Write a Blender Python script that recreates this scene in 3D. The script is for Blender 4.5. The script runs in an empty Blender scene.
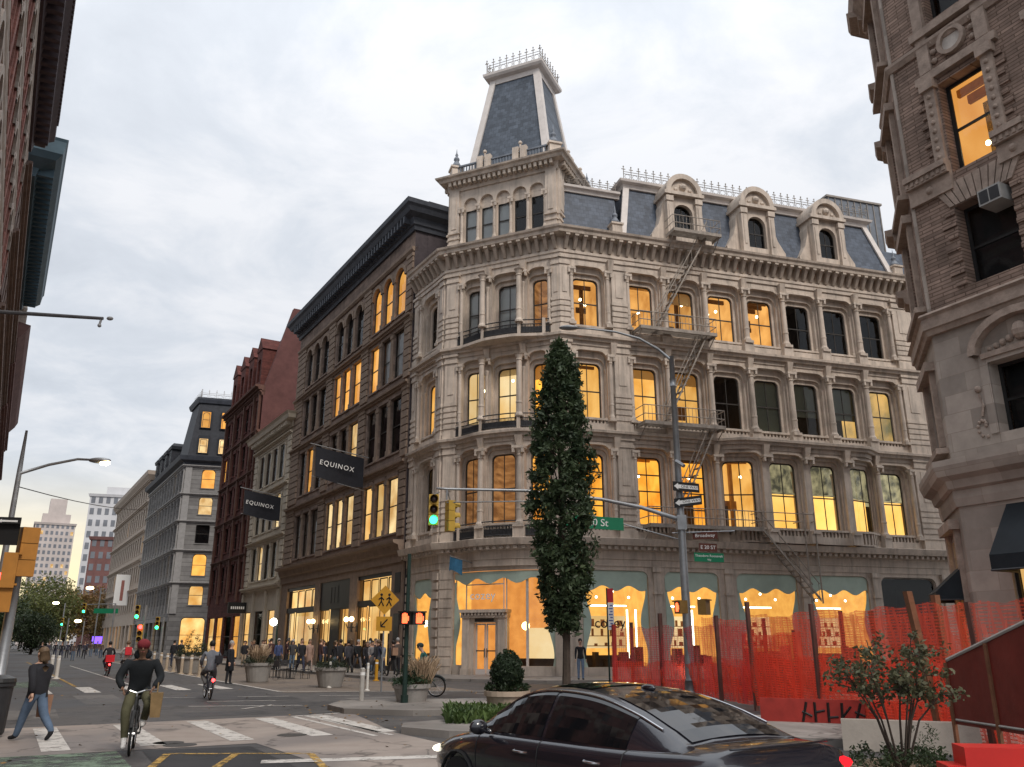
import bpy, bmesh, math, random
from mathutils import Vector, Matrix
rnd = random.Random(7)
R = math.radians
S = bpy.context.scene
COL = S.collection

# ------------------------------------------------------------------ camera
cam_d = bpy.data.cameras.new('camera'); cam = bpy.data.objects.new('camera', cam_d); COL.objects.link(cam)
cam_d.sensor_width = 36.0; cam_d.lens = 36.0 * 832 / 1024; cam_d.clip_end = 6000; cam_d.clip_start = .1
CAMH = 1.85
cam.location = (0, 0, CAMH); cam.rotation_euler = (R(90) + math.atan(257 / 832), 0, 0)
S.camera = cam
S.view_settings.view_transform = 'Standard'; S.view_settings.look = 'None'
S.view_settings.gamma = 1; S.view_settings.exposure = 0.52
S.render.resolution_x = 1024; S.render.resolution_y = 767
S.cycles.use_denoising = True
S.cycles.max_bounces = 8; S.cycles.diffuse_bounces = 3; S.cycles.glossy_bounces = 3; S.cycles.transparent_max_bounces = 14
S.cycles.sample_clamp_indirect = 4

# ------------------------------------------------------------------ sky (dusk under broken cloud)
W = bpy.data.worlds.new('World'); S.world = W; W.use_nodes = True
nt = W.node_tree; N = nt.nodes; LK = nt.links
for n in list(N): N.remove(n)
def nd(t, **kw):
    n = N.new(t)
    for k, v in kw.items(): setattr(n, k, v)
    return n
out = nd('ShaderNodeOutputWorld'); bg = nd('ShaderNodeBackground'); bg.inputs['Strength'].default_value = 0.1
LK.new(bg.outputs[0], out.inputs[0])
SUN_EL, SUN_AZ = 48, 150
sky = nd('ShaderNodeTexSky', sky_type='NISHITA'); sky.sun_disc = False
sky.sun_elevation = R(SUN_EL); sky.sun_rotation = R(SUN_AZ)
tc = nd('ShaderNodeTexCoord')
sep = nd('ShaderNodeSeparateXYZ'); LK.new(tc.outputs['Generated'], sep.inputs[0])
# cloud plane coordinates: direction / (z + .12)
zp = nd('ShaderNodeMath', operation='ADD'); LK.new(sep.outputs['Z'], zp.inputs[0]); zp.inputs[1].default_value = .16
zm = nd('ShaderNodeMath', operation='MAXIMUM'); LK.new(zp.outputs[0], zm.inputs[0]); zm.inputs[1].default_value = .05
dv = nd('ShaderNodeVectorMath', operation='DIVIDE'); LK.new(tc.outputs['Generated'], dv.inputs[0]); 
cmb = nd('ShaderNodeCombineXYZ'); [LK.new(zm.outputs[0], cmb.inputs[i]) for i in range(3)]
LK.new(cmb.outputs[0], dv.inputs[1])
def noise(scale, detail, rough, dist=0):
    n = nd('ShaderNodeTexNoise'); n.inputs['Scale'].default_value = scale; n.inputs['Detail'].default_value = detail
    n.inputs['Roughness'].default_value = rough; n.inputs['Distortion'].default_value = dist
    LK.new(dv.outputs[0], n.inputs['Vector']); return n
n1 = noise(3.2, 9, .62, .35); n2 = noise(1.1, 4, .5, .2)
mxn = nd('ShaderNodeMath', operation='ADD'); LK.new(n1.outputs[0], mxn.inputs[0]); LK.new(n2.outputs[0], mxn.inputs[1])
ramp = nd('ShaderNodeValToRGB'); LK.new(mxn.outputs[0], ramp.inputs[0])
# the ramp input runs about .6..1.4, halve it
hv = nd('ShaderNodeMath', operation='MULTIPLY'); hv.inputs[1].default_value = .5; LK.new(mxn.outputs[0], hv.inputs[0]); LK.new(hv.outputs[0], ramp.inputs[0])
e = ramp.color_ramp.elements
e[0].position = .40; e[0].color = (.73, .77, .83, 1)
e[1].position = .60; e[1].color = (1.0, 1.01, 1.04, 1)
m_ = ramp.color_ramp.elements.new(.5); m_.color = (.82, .86, .92, 1)
# brightness against elevation (overcast skies are brightest overhead), warm band low in the south
br = nd('ShaderNodeMapRange'); LK.new(sep.outputs['Z'], br.inputs[0])
br.inputs[1].default_value = 0; br.inputs[2].default_value = 1; br.inputs[3].default_value = 5.7; br.inputs[4].default_value = 7.2
zc_ = nd('ShaderNodeMath', operation='MAXIMUM'); LK.new(sep.outputs['Z'], zc_.inputs[0]); zc_.inputs[1].default_value = 0
pw = nd('ShaderNodeMath', operation='POWER'); LK.new(zc_.outputs[0], pw.inputs[0]); pw.inputs[1].default_value = 4
pm = nd('ShaderNodeMath', operation='MULTIPLY_ADD'); LK.new(pw.outputs[0], pm.inputs[0]); pm.inputs[1].default_value = 8.5; LK.new(br.outputs[0], pm.inputs[2])
cl = nd('ShaderNodeVectorMath', operation='SCALE'); LK.new(ramp.outputs[0], cl.inputs[0]); LK.new(pm.outputs[0], cl.inputs['Scale'])
glow = nd('ShaderNodeVectorMath', operation='DOT_PRODUCT'); LK.new(tc.outputs['Generated'], glow.inputs[0])
glow.inputs[1].default_value = (math.sin(R(-27)) * .995, math.cos(R(-27)) * .995, .05)
gr = nd('ShaderNodeMapRange'); LK.new(glow.outputs['Value'], gr.inputs[0]); gr.inputs[1].default_value = .90; gr.inputs[2].default_value = 1.0; gr.interpolation_type = 'SMOOTHSTEP'
lo = nd('ShaderNodeMapRange'); LK.new(sep.outputs['Z'], lo.inputs[0]); lo.inputs[1].default_value = .2; lo.inputs[2].default_value = .04; lo.interpolation_type = 'SMOOTHSTEP'
gm = nd('ShaderNodeMath', operation='MULTIPLY'); LK.new(gr.outputs[0], gm.inputs[0]); LK.new(lo.outputs[0], gm.inputs[1])
mixg = nd('ShaderNodeMix', data_type='RGBA'); LK.new(gm.outputs[0], mixg.inputs['Factor']); LK.new(cl.outputs[0], mixg.inputs['A']); mixg.inputs['B'].default_value = (8.6, 7.1, 4.2, 1)
mixs = nd('ShaderNodeMix', data_type='RGBA'); mixs.inputs['Factor'].default_value = .9
LK.new(sky.outputs[0], mixs.inputs['A']); LK.new(mixg.outputs['Result'], mixs.inputs['B']); LK.new(mixs.outputs['Result'], bg.inputs['Color'])

sun_d = bpy.data.lights.new('sun', 'SUN'); sun_d.energy = 1.5; sun_d.angle = R(16); sun_d.color = (1, .92, .84)
sun = bpy.data.objects.new('sun', sun_d); COL.objects.link(sun)
sun.rotation_euler = (R(90 - SUN_EL), 0, R(180 - SUN_AZ) )

# ------------------------------------------------------------------ materials
MATS = {}
def mat(name, col, rough=.8, var=.15, scale=3.0, bump=0.0, bscale=30., metal=0., spec=.3, col2=None, coat=0., brick=None, az=0., transl=0., streak=0.):
    """principled material with noise variation; brick=(w,h,mortar,colour) adds coursing on a facade of azimuth az"""
    if name in MATS: return MATS[name]
    m = bpy.data.materials.new(name); m.use_nodes = True; t = m.node_tree; b = t.nodes['Principled BSDF']
    b.inputs['Roughness'].default_value = rough; b.inputs['Metallic'].default_value = metal
    b.inputs['Specular IOR Level'].default_value = spec; b.inputs['Coat Weight'].default_value = coat
    c2 = col2 or tuple(max(0, x * (1 - var)) for x in col); c1 = col if col2 else tuple(min(1, x * (1 + var)) for x in col)
    tcn = t.nodes.new('ShaderNodeTexCoord'); vec = tcn.outputs['Object']
    ns = t.nodes.new('ShaderNodeTexNoise'); ns.inputs['Scale'].default_value = scale; ns.inputs['Detail'].default_value = 6; ns.inputs['Roughness'].default_value = .65
    t.links.new(vec, ns.inputs['Vector'])
    rp = t.nodes.new('ShaderNodeValToRGB'); rp.color_ramp.elements[0].position = .33; rp.color_ramp.elements[1].position = .67
    rp.color_ramp.elements[0].color = (*c2, 1); rp.color_ramp.elements[1].color = (*c1, 1)
    t.links.new(ns.outputs[0], rp.inputs[0]); csock = rp.outputs[0]; hs = None
    if streak:
        mp_ = t.nodes.new('ShaderNodeMapping'); mp_.inputs['Scale'].default_value = (2.6, 2.6, .22); t.links.new(vec, mp_.inputs[0])
        n4 = t.nodes.new('ShaderNodeTexNoise'); n4.inputs['Scale'].default_value = 1.0; n4.inputs['Detail'].default_value = 7; n4.inputs['Roughness'].default_value = .7; t.links.new(mp_.outputs[0], n4.inputs['Vector'])
        r4 = t.nodes.new('ShaderNodeMapRange'); r4.inputs[1].default_value = .48; r4.inputs[2].default_value = .72; r4.inputs[3].default_value = 1; r4.inputs[4].default_value = 1 - streak; t.links.new(n4.outputs[0], r4.inputs[0])
        sc4 = t.nodes.new('ShaderNodeVectorMath'); sc4.operation = 'SCALE'; t.links.new(csock, sc4.inputs[0]); t.links.new(r4.outputs[0], sc4.inputs['Scale']); csock = sc4.outputs[0]
    if brick:
        w, h, mo, mc = brick
        dp = t.nodes.new('ShaderNodeVectorMath'); dp.operation = 'DOT_PRODUCT'; dp.inputs[1].default_value = (math.sin(R(az)), math.cos(R(az)), 0); t.links.new(vec, dp.inputs[0])
        sp = t.nodes.new('ShaderNodeSeparateXYZ'); t.links.new(vec, sp.inputs[0])
        cb = t.nodes.new('ShaderNodeCombineXYZ'); t.links.new(dp.outputs['Value'], cb.inputs[0]); t.links.new(sp.outputs[2], cb.inputs[1])
        bk = t.nodes.new('ShaderNodeTexBrick'); t.links.new(cb.outputs[0], bk.inputs['Vector'])
        bk.inputs['Scale'].default_value = 1; bk.inputs['Brick Width'].default_value = w; bk.inputs['Row Height'].default_value = h; bk.inputs['Mortar Size'].default_value = mo
        bk.inputs['Color1'].default_value = (1, 1, 1, 1); bk.inputs['Color2'].default_value = (.62, .62, .62, 1); bk.inputs['Mortar'].default_value = (*mc, 1)
        mu = t.nodes.new('ShaderNodeMix'); mu.data_type = 'RGBA'; mu.blend_type = 'MULTIPLY'; mu.inputs['Factor'].default_value = 1
        t.links.new(csock, mu.inputs['A']); t.links.new(bk.outputs[0], mu.inputs['B']); csock = mu.outputs['Result']; hs = bk.outputs['Fac']
    t.links.new(csock, b.inputs['Base Color'])
    if bump or hs:
        n2_ = t.nodes.new('ShaderNodeTexNoise'); n2_.inputs['Scale'].default_value = bscale; n2_.inputs['Detail'].default_value = 4; t.links.new(vec, n2_.inputs['Vector'])
        bp = t.nodes.new('ShaderNodeBump'); bp.inputs['Strength'].default_value = bump or .3; bp.inputs['Distance'].default_value = .02
        if hs:
            sb = t.nodes.new('ShaderNodeMath'); sb.operation = 'SUBTRACT'; t.links.new(n2_.outputs[0], sb.inputs[0]); t.links.new(hs, sb.inputs[1]); t.links.new(sb.outputs[0], bp.inputs['Height'])
        else: t.links.new(n2_.outputs[0], bp.inputs['Height'])
        t.links.new(bp.outputs[0], b.inputs['Normal'])
    if transl:
        tb = t.nodes.new('ShaderNodeBsdfTranslucent'); t.links.new(csock, tb.inputs[0]); mx = t.nodes.new('ShaderNodeMixShader'); mx.inputs[0].default_value = transl
        t.links.new(b.outputs[0], mx.inputs[1]); t.links.new(tb.outputs[0], mx.inputs[2]); t.links.new(mx.outputs[0], t.nodes['Material Output'].inputs[0])
    MATS[name] = m; return m
def emis(name, col, strength, col2=None, scale=.7, lo_=.35, hi_=.65, det=4, vscale=(1, 1, 1)):
    if name in MATS: return MATS[name]
    m = bpy.data.materials.new(name); m.use_nodes = True; t = m.node_tree; t.nodes.remove(t.nodes['Principled BSDF'])
    em = t.nodes.new('ShaderNodeEmission'); em.inputs[1].default_value = strength; t.links.new(em.outputs[0], t.nodes['Material Output'].inputs[0])
    if col2 is None: em.inputs[0].default_value = (*col, 1)
    else:
        tcn = t.nodes.new('ShaderNodeTexCoord'); mp = t.nodes.new('ShaderNodeMapping'); mp.inputs['Scale'].default_value = vscale
        ns = t.nodes.new('ShaderNodeTexNoise'); ns.inputs['Scale'].default_value = scale; ns.inputs['Detail'].default_value = det
        rp = t.nodes.new('ShaderNodeValToRGB'); rp.color_ramp.elements[0].position = lo_; rp.color_ramp.elements[1].position = hi_
        rp.color_ramp.elements[0].color = (*col2, 1); rp.color_ramp.elements[1].color = (*col, 1)
        t.links.new(tcn.outputs['Object'], mp.inputs[0]); t.links.new(mp.outputs[0], ns.inputs['Vector']); t.links.new(ns.outputs[0], rp.inputs[0]); t.links.new(rp.outputs[0], em.inputs[0])
        oi = t.nodes.new('ShaderNodeObjectInfo'); mr = t.nodes.new('ShaderNodeMapRange'); mr.inputs[3].default_value = strength * .62; mr.inputs[4].default_value = strength * 1.15; t.links.new(oi.outputs['Random'], mr.inputs[0]); t.links.new(mr.outputs[0], em.inputs[1])
    MATS[name] = m; return m
def glassmat(name, tint=(.9, .93, .92), refl=.9, rough=.02, base=.03):
    if name in MATS: return MATS[name]
    m = bpy.data.materials.new(name); m.use_nodes = True; t = m.node_tree; t.nodes.remove(t.nodes['Principled BSDF'])
    tr = t.nodes.new('ShaderNodeBsdfTransparent'); tr.inputs[0].default_value = (*tint, 1); gl = t.nodes.new('ShaderNodeBsdfGlossy'); gl.inputs['Roughness'].default_value = rough; gl.inputs[0].default_value = (refl,) * 3 + (1,)
    lw = t.nodes.new('ShaderNodeFresnel'); lw.inputs[0].default_value = 1.45; ad = t.nodes.new('ShaderNodeMath'); ad.operation = 'ADD'; ad.inputs[1].default_value = base; ad.use_clamp = True
    geo = t.nodes.new('ShaderNodeNewGeometry')
    ns = t.nodes.new('ShaderNodeTexNoise'); ns.inputs['Scale'].default_value = .8; bp = t.nodes.new('ShaderNodeBump'); bp.inputs['Strength'].default_value = .04; bp.inputs['Distance'].default_value = .1
    t.links.new(ns.outputs[0], bp.inputs['Height']); t.links.new(bp.outputs[0], gl.inputs['Normal'])
    mx = t.nodes.new('ShaderNodeMixShader'); t.links.new(lw.outputs[0], ad.inputs[0]); t.links.new(ad.outputs[0], mx.inputs[0]); t.links.new(tr.outputs[0], mx.inputs[1]); t.links.new(gl.outputs[0], mx.inputs[2])
    t.links.new(mx.outputs[0], t.nodes['Material Output'].inputs[0]); MATS[name] = m; return m

# ------------------------------------------------------------------ geometry helpers
ORG = {}
def empty(name, loc=(0, 0, 0), label=None, cat=None, group=None, rz=0, kind=None):
    o = bpy.data.objects.new(name, None); COL.objects.link(o); o.location = loc; o.rotation_euler = (0, 0, rz); o.empty_display_size = .3
    ORG[o.name] = Vector(loc); tag(o, label, cat, group, kind); return o
def tag(o, label=None, cat=None, group=None, kind=None):
    if label: o['label'] = label
    if cat: o['category'] = cat
    if group: o['group'] = group
    if kind: o['kind'] = kind
    return o
class Fr:
    """a vertical facade: u along azimuth az from P, n outwards (az+90), z up; bow(u,z) pushes it outwards"""
    def __init__(s, P, az, bow=None):
        s.P = Vector((P[0], P[1], 0)); s.az = az; s.d = Vector((math.sin(R(az)), math.cos(R(az)), 0)); s.o = Vector((math.sin(R(az + 90)), math.cos(R(az + 90)), 0)); s.bow = bow
    def __call__(s, u, n, z):
        if s.bow: n = n + s.bow(u, z)
        return s.P + s.d * u + s.o * n + Vector((0, 0, z))
    def off(s, n): f = Fr(s.P + s.o * n, s.az, s.bow); return f
class WorldFr:
    def __call__(s, u, n, z): return Vector((u, n, z))
WF = WorldFr()
class MB:
    def __init__(s): s.v = []; s.f = []; s.mi = []; s.m = 0; s.smooth = False
    def face(s, pts):
        i = len(s.v); s.v += [Vector(p) for p in pts]; s.f.append(tuple(range(i, i + len(pts)))); s.mi.append(s.m)
    def box(s, F, u0, u1, n0, n1, z0, z1, nu=1):
        for k in range(nu):
            a = u0 + (u1 - u0) * k / nu; b = u0 + (u1 - u0) * (k + 1) / nu
            p = [F(x, y, z) for z in (z0, z1) for y in (n0, n1) for x in (a, b)]
            fs = [(0, 1, 5, 4), (3, 2, 6, 7), (4, 5, 7, 6), (1, 0, 2, 3)]
            if k == 0: fs.append((2, 0, 4, 6))
            if k == nu - 1: fs.append((1, 3, 7, 5))
            i = len(s.v); s.v += p
            for q in fs: s.f.append(tuple(i + t for t in q)); s.mi.append(s.m)
    def hexa(s, p):   # 8 points: bottom 4 (ccw), top 4
        i = len(s.v); s.v += [Vector(x) for x in p]
        for q in ((3, 2, 1, 0), (4, 5, 6, 7), (0, 1, 5, 4), (1, 2, 6, 5), (2, 3, 7, 6), (3, 0, 4, 7)): s.f.append(tuple(i + t for t in q)); s.mi.append(s.m)
    def ring(s, F, a, na, b, nb, closed=False):
        n = len(a)
        for k in range(n if closed else n - 1):
            j = (k + 1) % n
            s.face([F(a[k][0], na, a[k][1]), F(a[j][0], na, a[j][1]), F(b[j][0], nb, b[j][1]), F(b[k][0], nb, b[k][1])])
    def tube(s, pts, r, seg=8, r2=None, cap=True):
        pts = [Vector(p) for p in pts]; rings = []; n = len(pts)
        for k, p in enumerate(pts):
            t = (pts[min(k + 1, n - 1)] - pts[max(k - 1, 0)]).normalized()
            a = t.cross(Vector((0, 0, 1))); a = a.normalized() if a.length > 1e-3 else Vector((1, 0, 0)); b = t.cross(a)
            rr = r if r2 is None else r + (r2 - r) * k / (n - 1)
            if isinstance(r, (list, tuple)): rr = r[k]
            i = len(s.v); s.v += [p + (a * math.cos(2 * math.pi * q / seg) + b * math.sin(2 * math.pi * q / seg)) * rr for q in range(seg)]; rings.append(i)
        for k in range(n - 1):
            for q in range(seg):
                w = (q + 1) % seg; s.f.append((rings[k] + q, rings[k] + w, rings[k + 1] + w, rings[k + 1] + q)); s.mi.append(s.m)
        if cap:
            s.f.append(tuple(rings[0] + q for q in range(seg))); s.mi.append(s.m); s.f.append(tuple(rings[-1] + q for q in reversed(range(seg)))); s.mi.append(s.m)
    def lathe(s, c, prof, seg=12, ax=None):
        c = Vector(c); rings = []
        for r_, z_ in prof:
            i = len(s.v); rings.append(i)
            for q in range(seg):
                a = 2 * math.pi * q / seg; p = Vector((r_ * math.cos(a), r_ * math.sin(a), z_))
                s.v.append(c + (ax @ p if ax else p))
        for k in range(len(prof) - 1):
            for q in range(seg):
                w = (q + 1) % seg; s.f.append((rings[k] + q, rings[k] + w, rings[k + 1] + w, rings[k + 1] + q)); s.mi.append(s.m)
        for i, rev in ((rings[0], True), (rings[-1], False)):
            q = list(range(i, i + seg)); s.f.append(tuple(reversed(q)) if rev else tuple(q)); s.mi.append(s.m)
    def ball(s, c, r, seg=10, sc=(1, 1, 1)):
        c = Vector(c); k = 6; prof = [(r * max(.02, math.sin(math.pi * i / k)), -r * math.cos(math.pi * i / k)) for i in range(k + 1)]
        st = len(s.v); s.lathe((0, 0, 0), prof, seg)
        for i in range(st, len(s.v)): v = s.v[i]; s.v[i] = c + Vector((v.x * sc[0], v.y * sc[1], v.z * sc[2]))
    def mould(s, path, prof, closed=False):
        """sweep profile [(n,z)..] along a plan polyline, outward = right of travel, mitred"""
        pts = [Vector((p[0], p[1], 0)) for p in path]; n = len(pts); ns = []
        def nrm(a, b): d = (b - a).normalized(); return Vector((d.y, -d.x, 0))
        for k in range(n):
            if closed: a = nrm(pts[k - 1], pts[k]); b = nrm(pts[k], pts[(k + 1) % n])
            else: a = nrm(pts[k - 1], pts[k]) if k else nrm(pts[0], pts[1]); b = nrm(pts[k], pts[k + 1]) if k < n - 1 else a
            m = a + b; m = m.normalized() if m.length > 1e-6 else a; ns.append(m / max(.35, m.dot(a)))
        idx = []
        for k in range(n):
            idx.append(len(s.v)); s.v += [pts[k] + ns[k] * q + Vector((0, 0, z)) for q, z in prof]
        L = len(prof)
        for k in range(n if closed else n - 1):
            j = (k + 1) % n
            for q in range(L - 1): s.f.append((idx[k] + q, idx[j] + q, idx[j] + q + 1, idx[k] + q + 1)); s.mi.append(s.m)
        if not closed:
            for k, rev in ((0, 0), (n - 1, 1)):
                q = list(range(idx[k], idx[k] + L)); s.f.append(tuple(reversed(q)) if rev else tuple(q)); s.mi.append(s.m)
    def build(s, name, m, parent=None, smooth=None, label=None, kind=None, org=None, mats=None):
        me = bpy.data.meshes.new(name)
        o_ = Vector((0, 0, 0)) if org is None else Vector(org)
        if parent is not None and org is None: o_ = ORG.get(parent.name, Vector((0, 0, 0)))
        me.from_pydata([tuple(v - o_) for v in s.v], [], s.f)
        for x in (mats or [m]): me.materials.append(x)
        if mats: me.polygons.foreach_set('material_index', s.mi)
        if s.smooth if smooth is None else smooth: me.polygons.foreach_set('use_smooth', [True] * len(me.polygons))
        me.update(); o = bpy.data.objects.new(name, me); COL.objects.link(o)
        if parent is not None: o.parent = parent; ORG[o.name] = o_
        elif org is not None: o.location = o_; ORG[o.name] = o_
        tag(o, label, None, None, kind); return o
def fix_normals(o):
    bm = bmesh.new(); bm.from_mesh(o.data); bmesh.ops.remove_doubles(bm, verts=bm.verts, dist=1e-4); bmesh.ops.recalc_face_normals(bm, faces=bm.faces); bm.to_mesh(o.data); bm.free(); return o
def arch(cu, w, z0, z1, r, seg=4):
    r = min(r, w / 2); pts = [(cu - w / 2, z0)]
    if r < .01: return pts + [(cu - w / 2, z1), (cu + w / 2, z1), (cu + w / 2, z0)]
    for k in range(seg + 1): a = math.pi - math.pi / 2 * k / seg; pts.append((cu - w / 2 + r + r * math.cos(a), z1 - r + r * math.sin(a)))
    for k in range(seg + 1): a = math.pi / 2 - math.pi / 2 * k / seg; pts.append((cu + w / 2 - r + r * math.cos(a), z1 - r + r * math.sin(a)))
    return pts + [(cu + w / 2, z0)]
def seg_arch(cu, w, z0, z1, rise, seg=8):
    return [(cu - w / 2, z0)] + [(cu - w / 2 + w * k / seg, z1 - rise * (2 * k / seg - 1) ** 2) for k in range(seg + 1)] + [(cu + w / 2, z0)]
def panel(mb, F, u0, u1, z0, z1, ol, n=0., depth=.3):
    """wall rectangle with an opening of outline ol (bottom left, round, bottom right), plus its reveal"""
    a, b = ol[0][0], ol[-1][0]; zb = ol[0][1]; q = lambda *p: mb.face([F(x, n, z) for x, z in p])
    if zb > z0 + 1e-4: q((u0, z0), (u1, z0), (u1, zb), (u0, zb))
    if a > u0 + 1e-4: q((u0, zb), (a, zb), (a, z1), (u0, z1))
    if u1 > b + 1e-4: q((b, zb), (u1, zb), (u1, z1), (b, z1))
    for k in range(len(ol) - 1):
        p, r_ = ol[k], ol[k + 1]
        if abs(p[0] - r_[0]) > 1e-5 and (z1 - max(p[1], r_[1])) > 1e-4: q(p, r_, (r_[0], z1), (p[0], z1))
    if depth: mb.ring(F, ol, n, ol, n - depth, closed=True)
def inset(ol, d, dtop=None):
    cu = (ol[0][0] + ol[-1][0]) / 2; w = ol[-1][0] - ol[0][0]; z0 = ol[0][1]; z1 = max(p[1] for p in ol); dt = d if dtop is None else dtop
    k = (w - 2 * d) / w; kz = (z1 - z0 - dt) / (z1 - z0)
    return [(cu + (p[0] - cu) * k, z0 + (p[1] - z0) * kz) for p in ol]
def text_mesh(name, body, size, m, parent, M, extr=.01, spacing=1.0, align='CENTER', squash=1.):
    cu = bpy.data.curves.new(name, 'FONT'); cu.body = body; cu.size = size; cu.extrude = extr; cu.align_x = align; cu.align_y = 'CENTER'; cu.space_character = spacing
    t = bpy.data.objects.new('tmp', cu); COL.objects.link(t); dg = bpy.context.evaluated_depsgraph_get(); me = bpy.data.meshes.new_from_object(t.evaluated_get(dg)); bpy.data.objects.remove(t); bpy.data.curves.remove(cu)
    o_ = ORG.get(parent.name, Vector((0, 0, 0))) if parent else Vector((0, 0, 0))
    me.transform(Matrix.Translation(-o_) @ M @ Matrix.Diagonal((squash, 1, 1, 1))); me.materials.clear(); me.materials.append(m); me.name = name
    o = bpy.data.objects.new(name, me); COL.objects.link(o)
    if parent: o.parent = parent; ORG[o.name] = o_
    return o
def face_mat(P, right, up=Vector((0, 0, 1))):
    """matrix putting the text plane at P with x along right"""
    x = Vector(right).normalized(); y = Vector(up); z = x.cross(y).normalized(); y = z.cross(x)
    return Matrix(((x.x, y.x, z.x, P[0]), (x.y, y.y, z.y, P[1]), (x.z, y.z, z.z, P[2]), (0, 0, 0, 1)))
def kids(o): return [c for c in o.children]
def dup(o, loc=None, rz=None, parent=None, label=None):
    c = o.copy(); COL.objects.link(c)
    if parent: c.parent = parent
    for ch in kids(o): dup(ch, parent=c)
    if loc is not None: c.location = loc
    if rz is not None: c.rotation_euler = (0, 0, rz)
    if label: c['label'] = label
    return c
RV = Vector((.857, .515, 0)); BV = Vector((-.515, .857, 0))
def AL(a, l, z=0.): p = RV * a + BV * l; return Vector((p.x, p.y, z))   # across / along Broadway -> world
# pixel -> ground helper used only to place things where the photo shows them
def gp(px, py, z=0.):
    p = math.atan(257 / 832); c, s = math.cos(p), math.sin(p); x = (px - 512) / 832; u = (383.5 - py) / 832
    r = Vector((x, c - u * s, s + u * c)); t = (z - CAMH) / r.z; return Vector((r.x * t, r.y * t, z))
def gd(px, Y, z=0.):
    """ground point at forward distance Y whose foot shows at column px"""
    p = math.atan(257 / 832); zc = Y * math.cos(p) + (z - CAMH) * math.sin(p); return Vector(((px - 512) / 832 * zc, Y, z))
# ------------------------------------------------------------------ corner building (iron front, mansard, tower)
C1 = Vector((2.25, 44, 0)); C0B = C1 - Vector((math.sin(R(116)), math.cos(R(116)), 0)) * 7.2
D20 = Vector((math.sin(R(73)), math.cos(R(73)), 0)); DBW = Vector((math.sin(R(149)), math.cos(R(149)), 0))
CX = C1 + D20 * .55; C1 = C1 + D20 * .26; C0 = C0B + D20 * .2; dc_ = CX - C0; AZC = math.degrees(math.atan2(dc_.x, dc_.y)); LC = dc_.length     # corner of the chamfer and the side street front
BE = C0 - DBW * 4.35; E20 = C1 + D20 * 25.3
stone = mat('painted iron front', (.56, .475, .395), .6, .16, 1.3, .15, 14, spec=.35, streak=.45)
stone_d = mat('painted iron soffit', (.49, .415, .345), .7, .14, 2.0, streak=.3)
slate = mat('slate', (.085, .105, .14), .55, .22, 2.5, .3, 9, brick=(.35, .28, .012, (.5, .5, .5)), az=73)
white_rib = mat('pale painted metal', (.63, .58, .54), .6, .1, 2)
iron = mat('dark iron', (.035, .035, .037), .5, .2, 4)
iron_g = mat('weathered iron', (.28, .25, .22), .6, .25, 4)
lead = mat('lead grey metal', (.17, .19, .22), .5, .2, 2)
sash = mat('dark sash', (.05, .045, .04), .5, .2, 4)
glass = glassmat('window glass', refl=.6, base=.015)
RM = dict(
    amber=emis('room amber', (1.0, .48, .13), 0.86, (.66, .27, .06), .9),
    orange=emis('room orange', (1.0, .46, .06), 1.15, (.72, .22, .015), .7),
    yellow=emis('room yellow', (1.0, .54, .15), 1.05, (.72, .31, .05), .5),
    cream=emis('room cream', (1.0, .74, .40), 0.9, (.9, .55, .2), .5),
    dim=emis('room dim', (.36, .16, .055), .9, (.15, .06, .02), .9, vscale=(1, 1, 4)),
    bright=emis('room bright', (1.0, .62, .17), 1.1, (1.0, .48, .09), .5),
    shop=emis('shop wall', (1.0, .48, .10), 0.85, (.84, .36, .07), 2.2),
    upper=emis('dim upper room', (.42, .36, .20), 1., (.07, .065, .045), 1.8),
    dark=mat('dark room', (.03, .03, .033), .9), blind=mat('green roller blind', (.46, .53, .44), .8, .06, 2),
    white=mat('white blind and painted sky', (.78, .78, .78), .8, .05, 2))  # white also paints reflected sky into corner and tower panes
bulb = emis('bulb', (1.0, .84, .5), 9.0); globe_m = emis('globe lamp', (1.0, .7, .3), 6.0)
RM_LIT = ('amber', 'orange', 'yellow', 'cream', 'lampglow'); room_bits = [mat('room wood', (.30, .17, .08), .8, .2, 2), mat('room plaster', (.5, .4, .28), .8, .1, 2), mat('room dark wood', (.10, .06, .035), .8, .2, 2)]; blind_lit = mat('buff blind', (.5, .42, .3), .8, .05, 2, transl=.5)
shadow_f = mat('dark furnishings', (.06, .045, .035), .8, .3, 2)

def bow_of(c0, c1, amp, e, zfun):
    def b(u, z):
        a = amp * zfun(z)
        if a == 0 or u <= c0 or u >= c1: return 0.
        t = min((u - c0) / e, (c1 - u) / e, 1.); return a * (t * t * (3 - 2 * t))
    return b
FB = Fr(BE, 149)                                         # short Broadway front, u 0..4.35
FC = Fr(C0, AZC, bow_of(.9, 6.9, .75, 2.2, lambda z: 1. if z < 12.94 else 0.))
F2 = Fr(C1, 73, bow_of(9.6, 20.7, .8, 1.6, lambda z: 1. if 7.0 < z < 12.94 else 0.))
FLC = Fr(C0, AZC); FL2 = Fr(C1, 73)
LT = empty('corner_building', (C1.x, C1.y, 0), 'ornate pale five storey corner building with slate mansard tower and lit arched windows', 'building')

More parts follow.
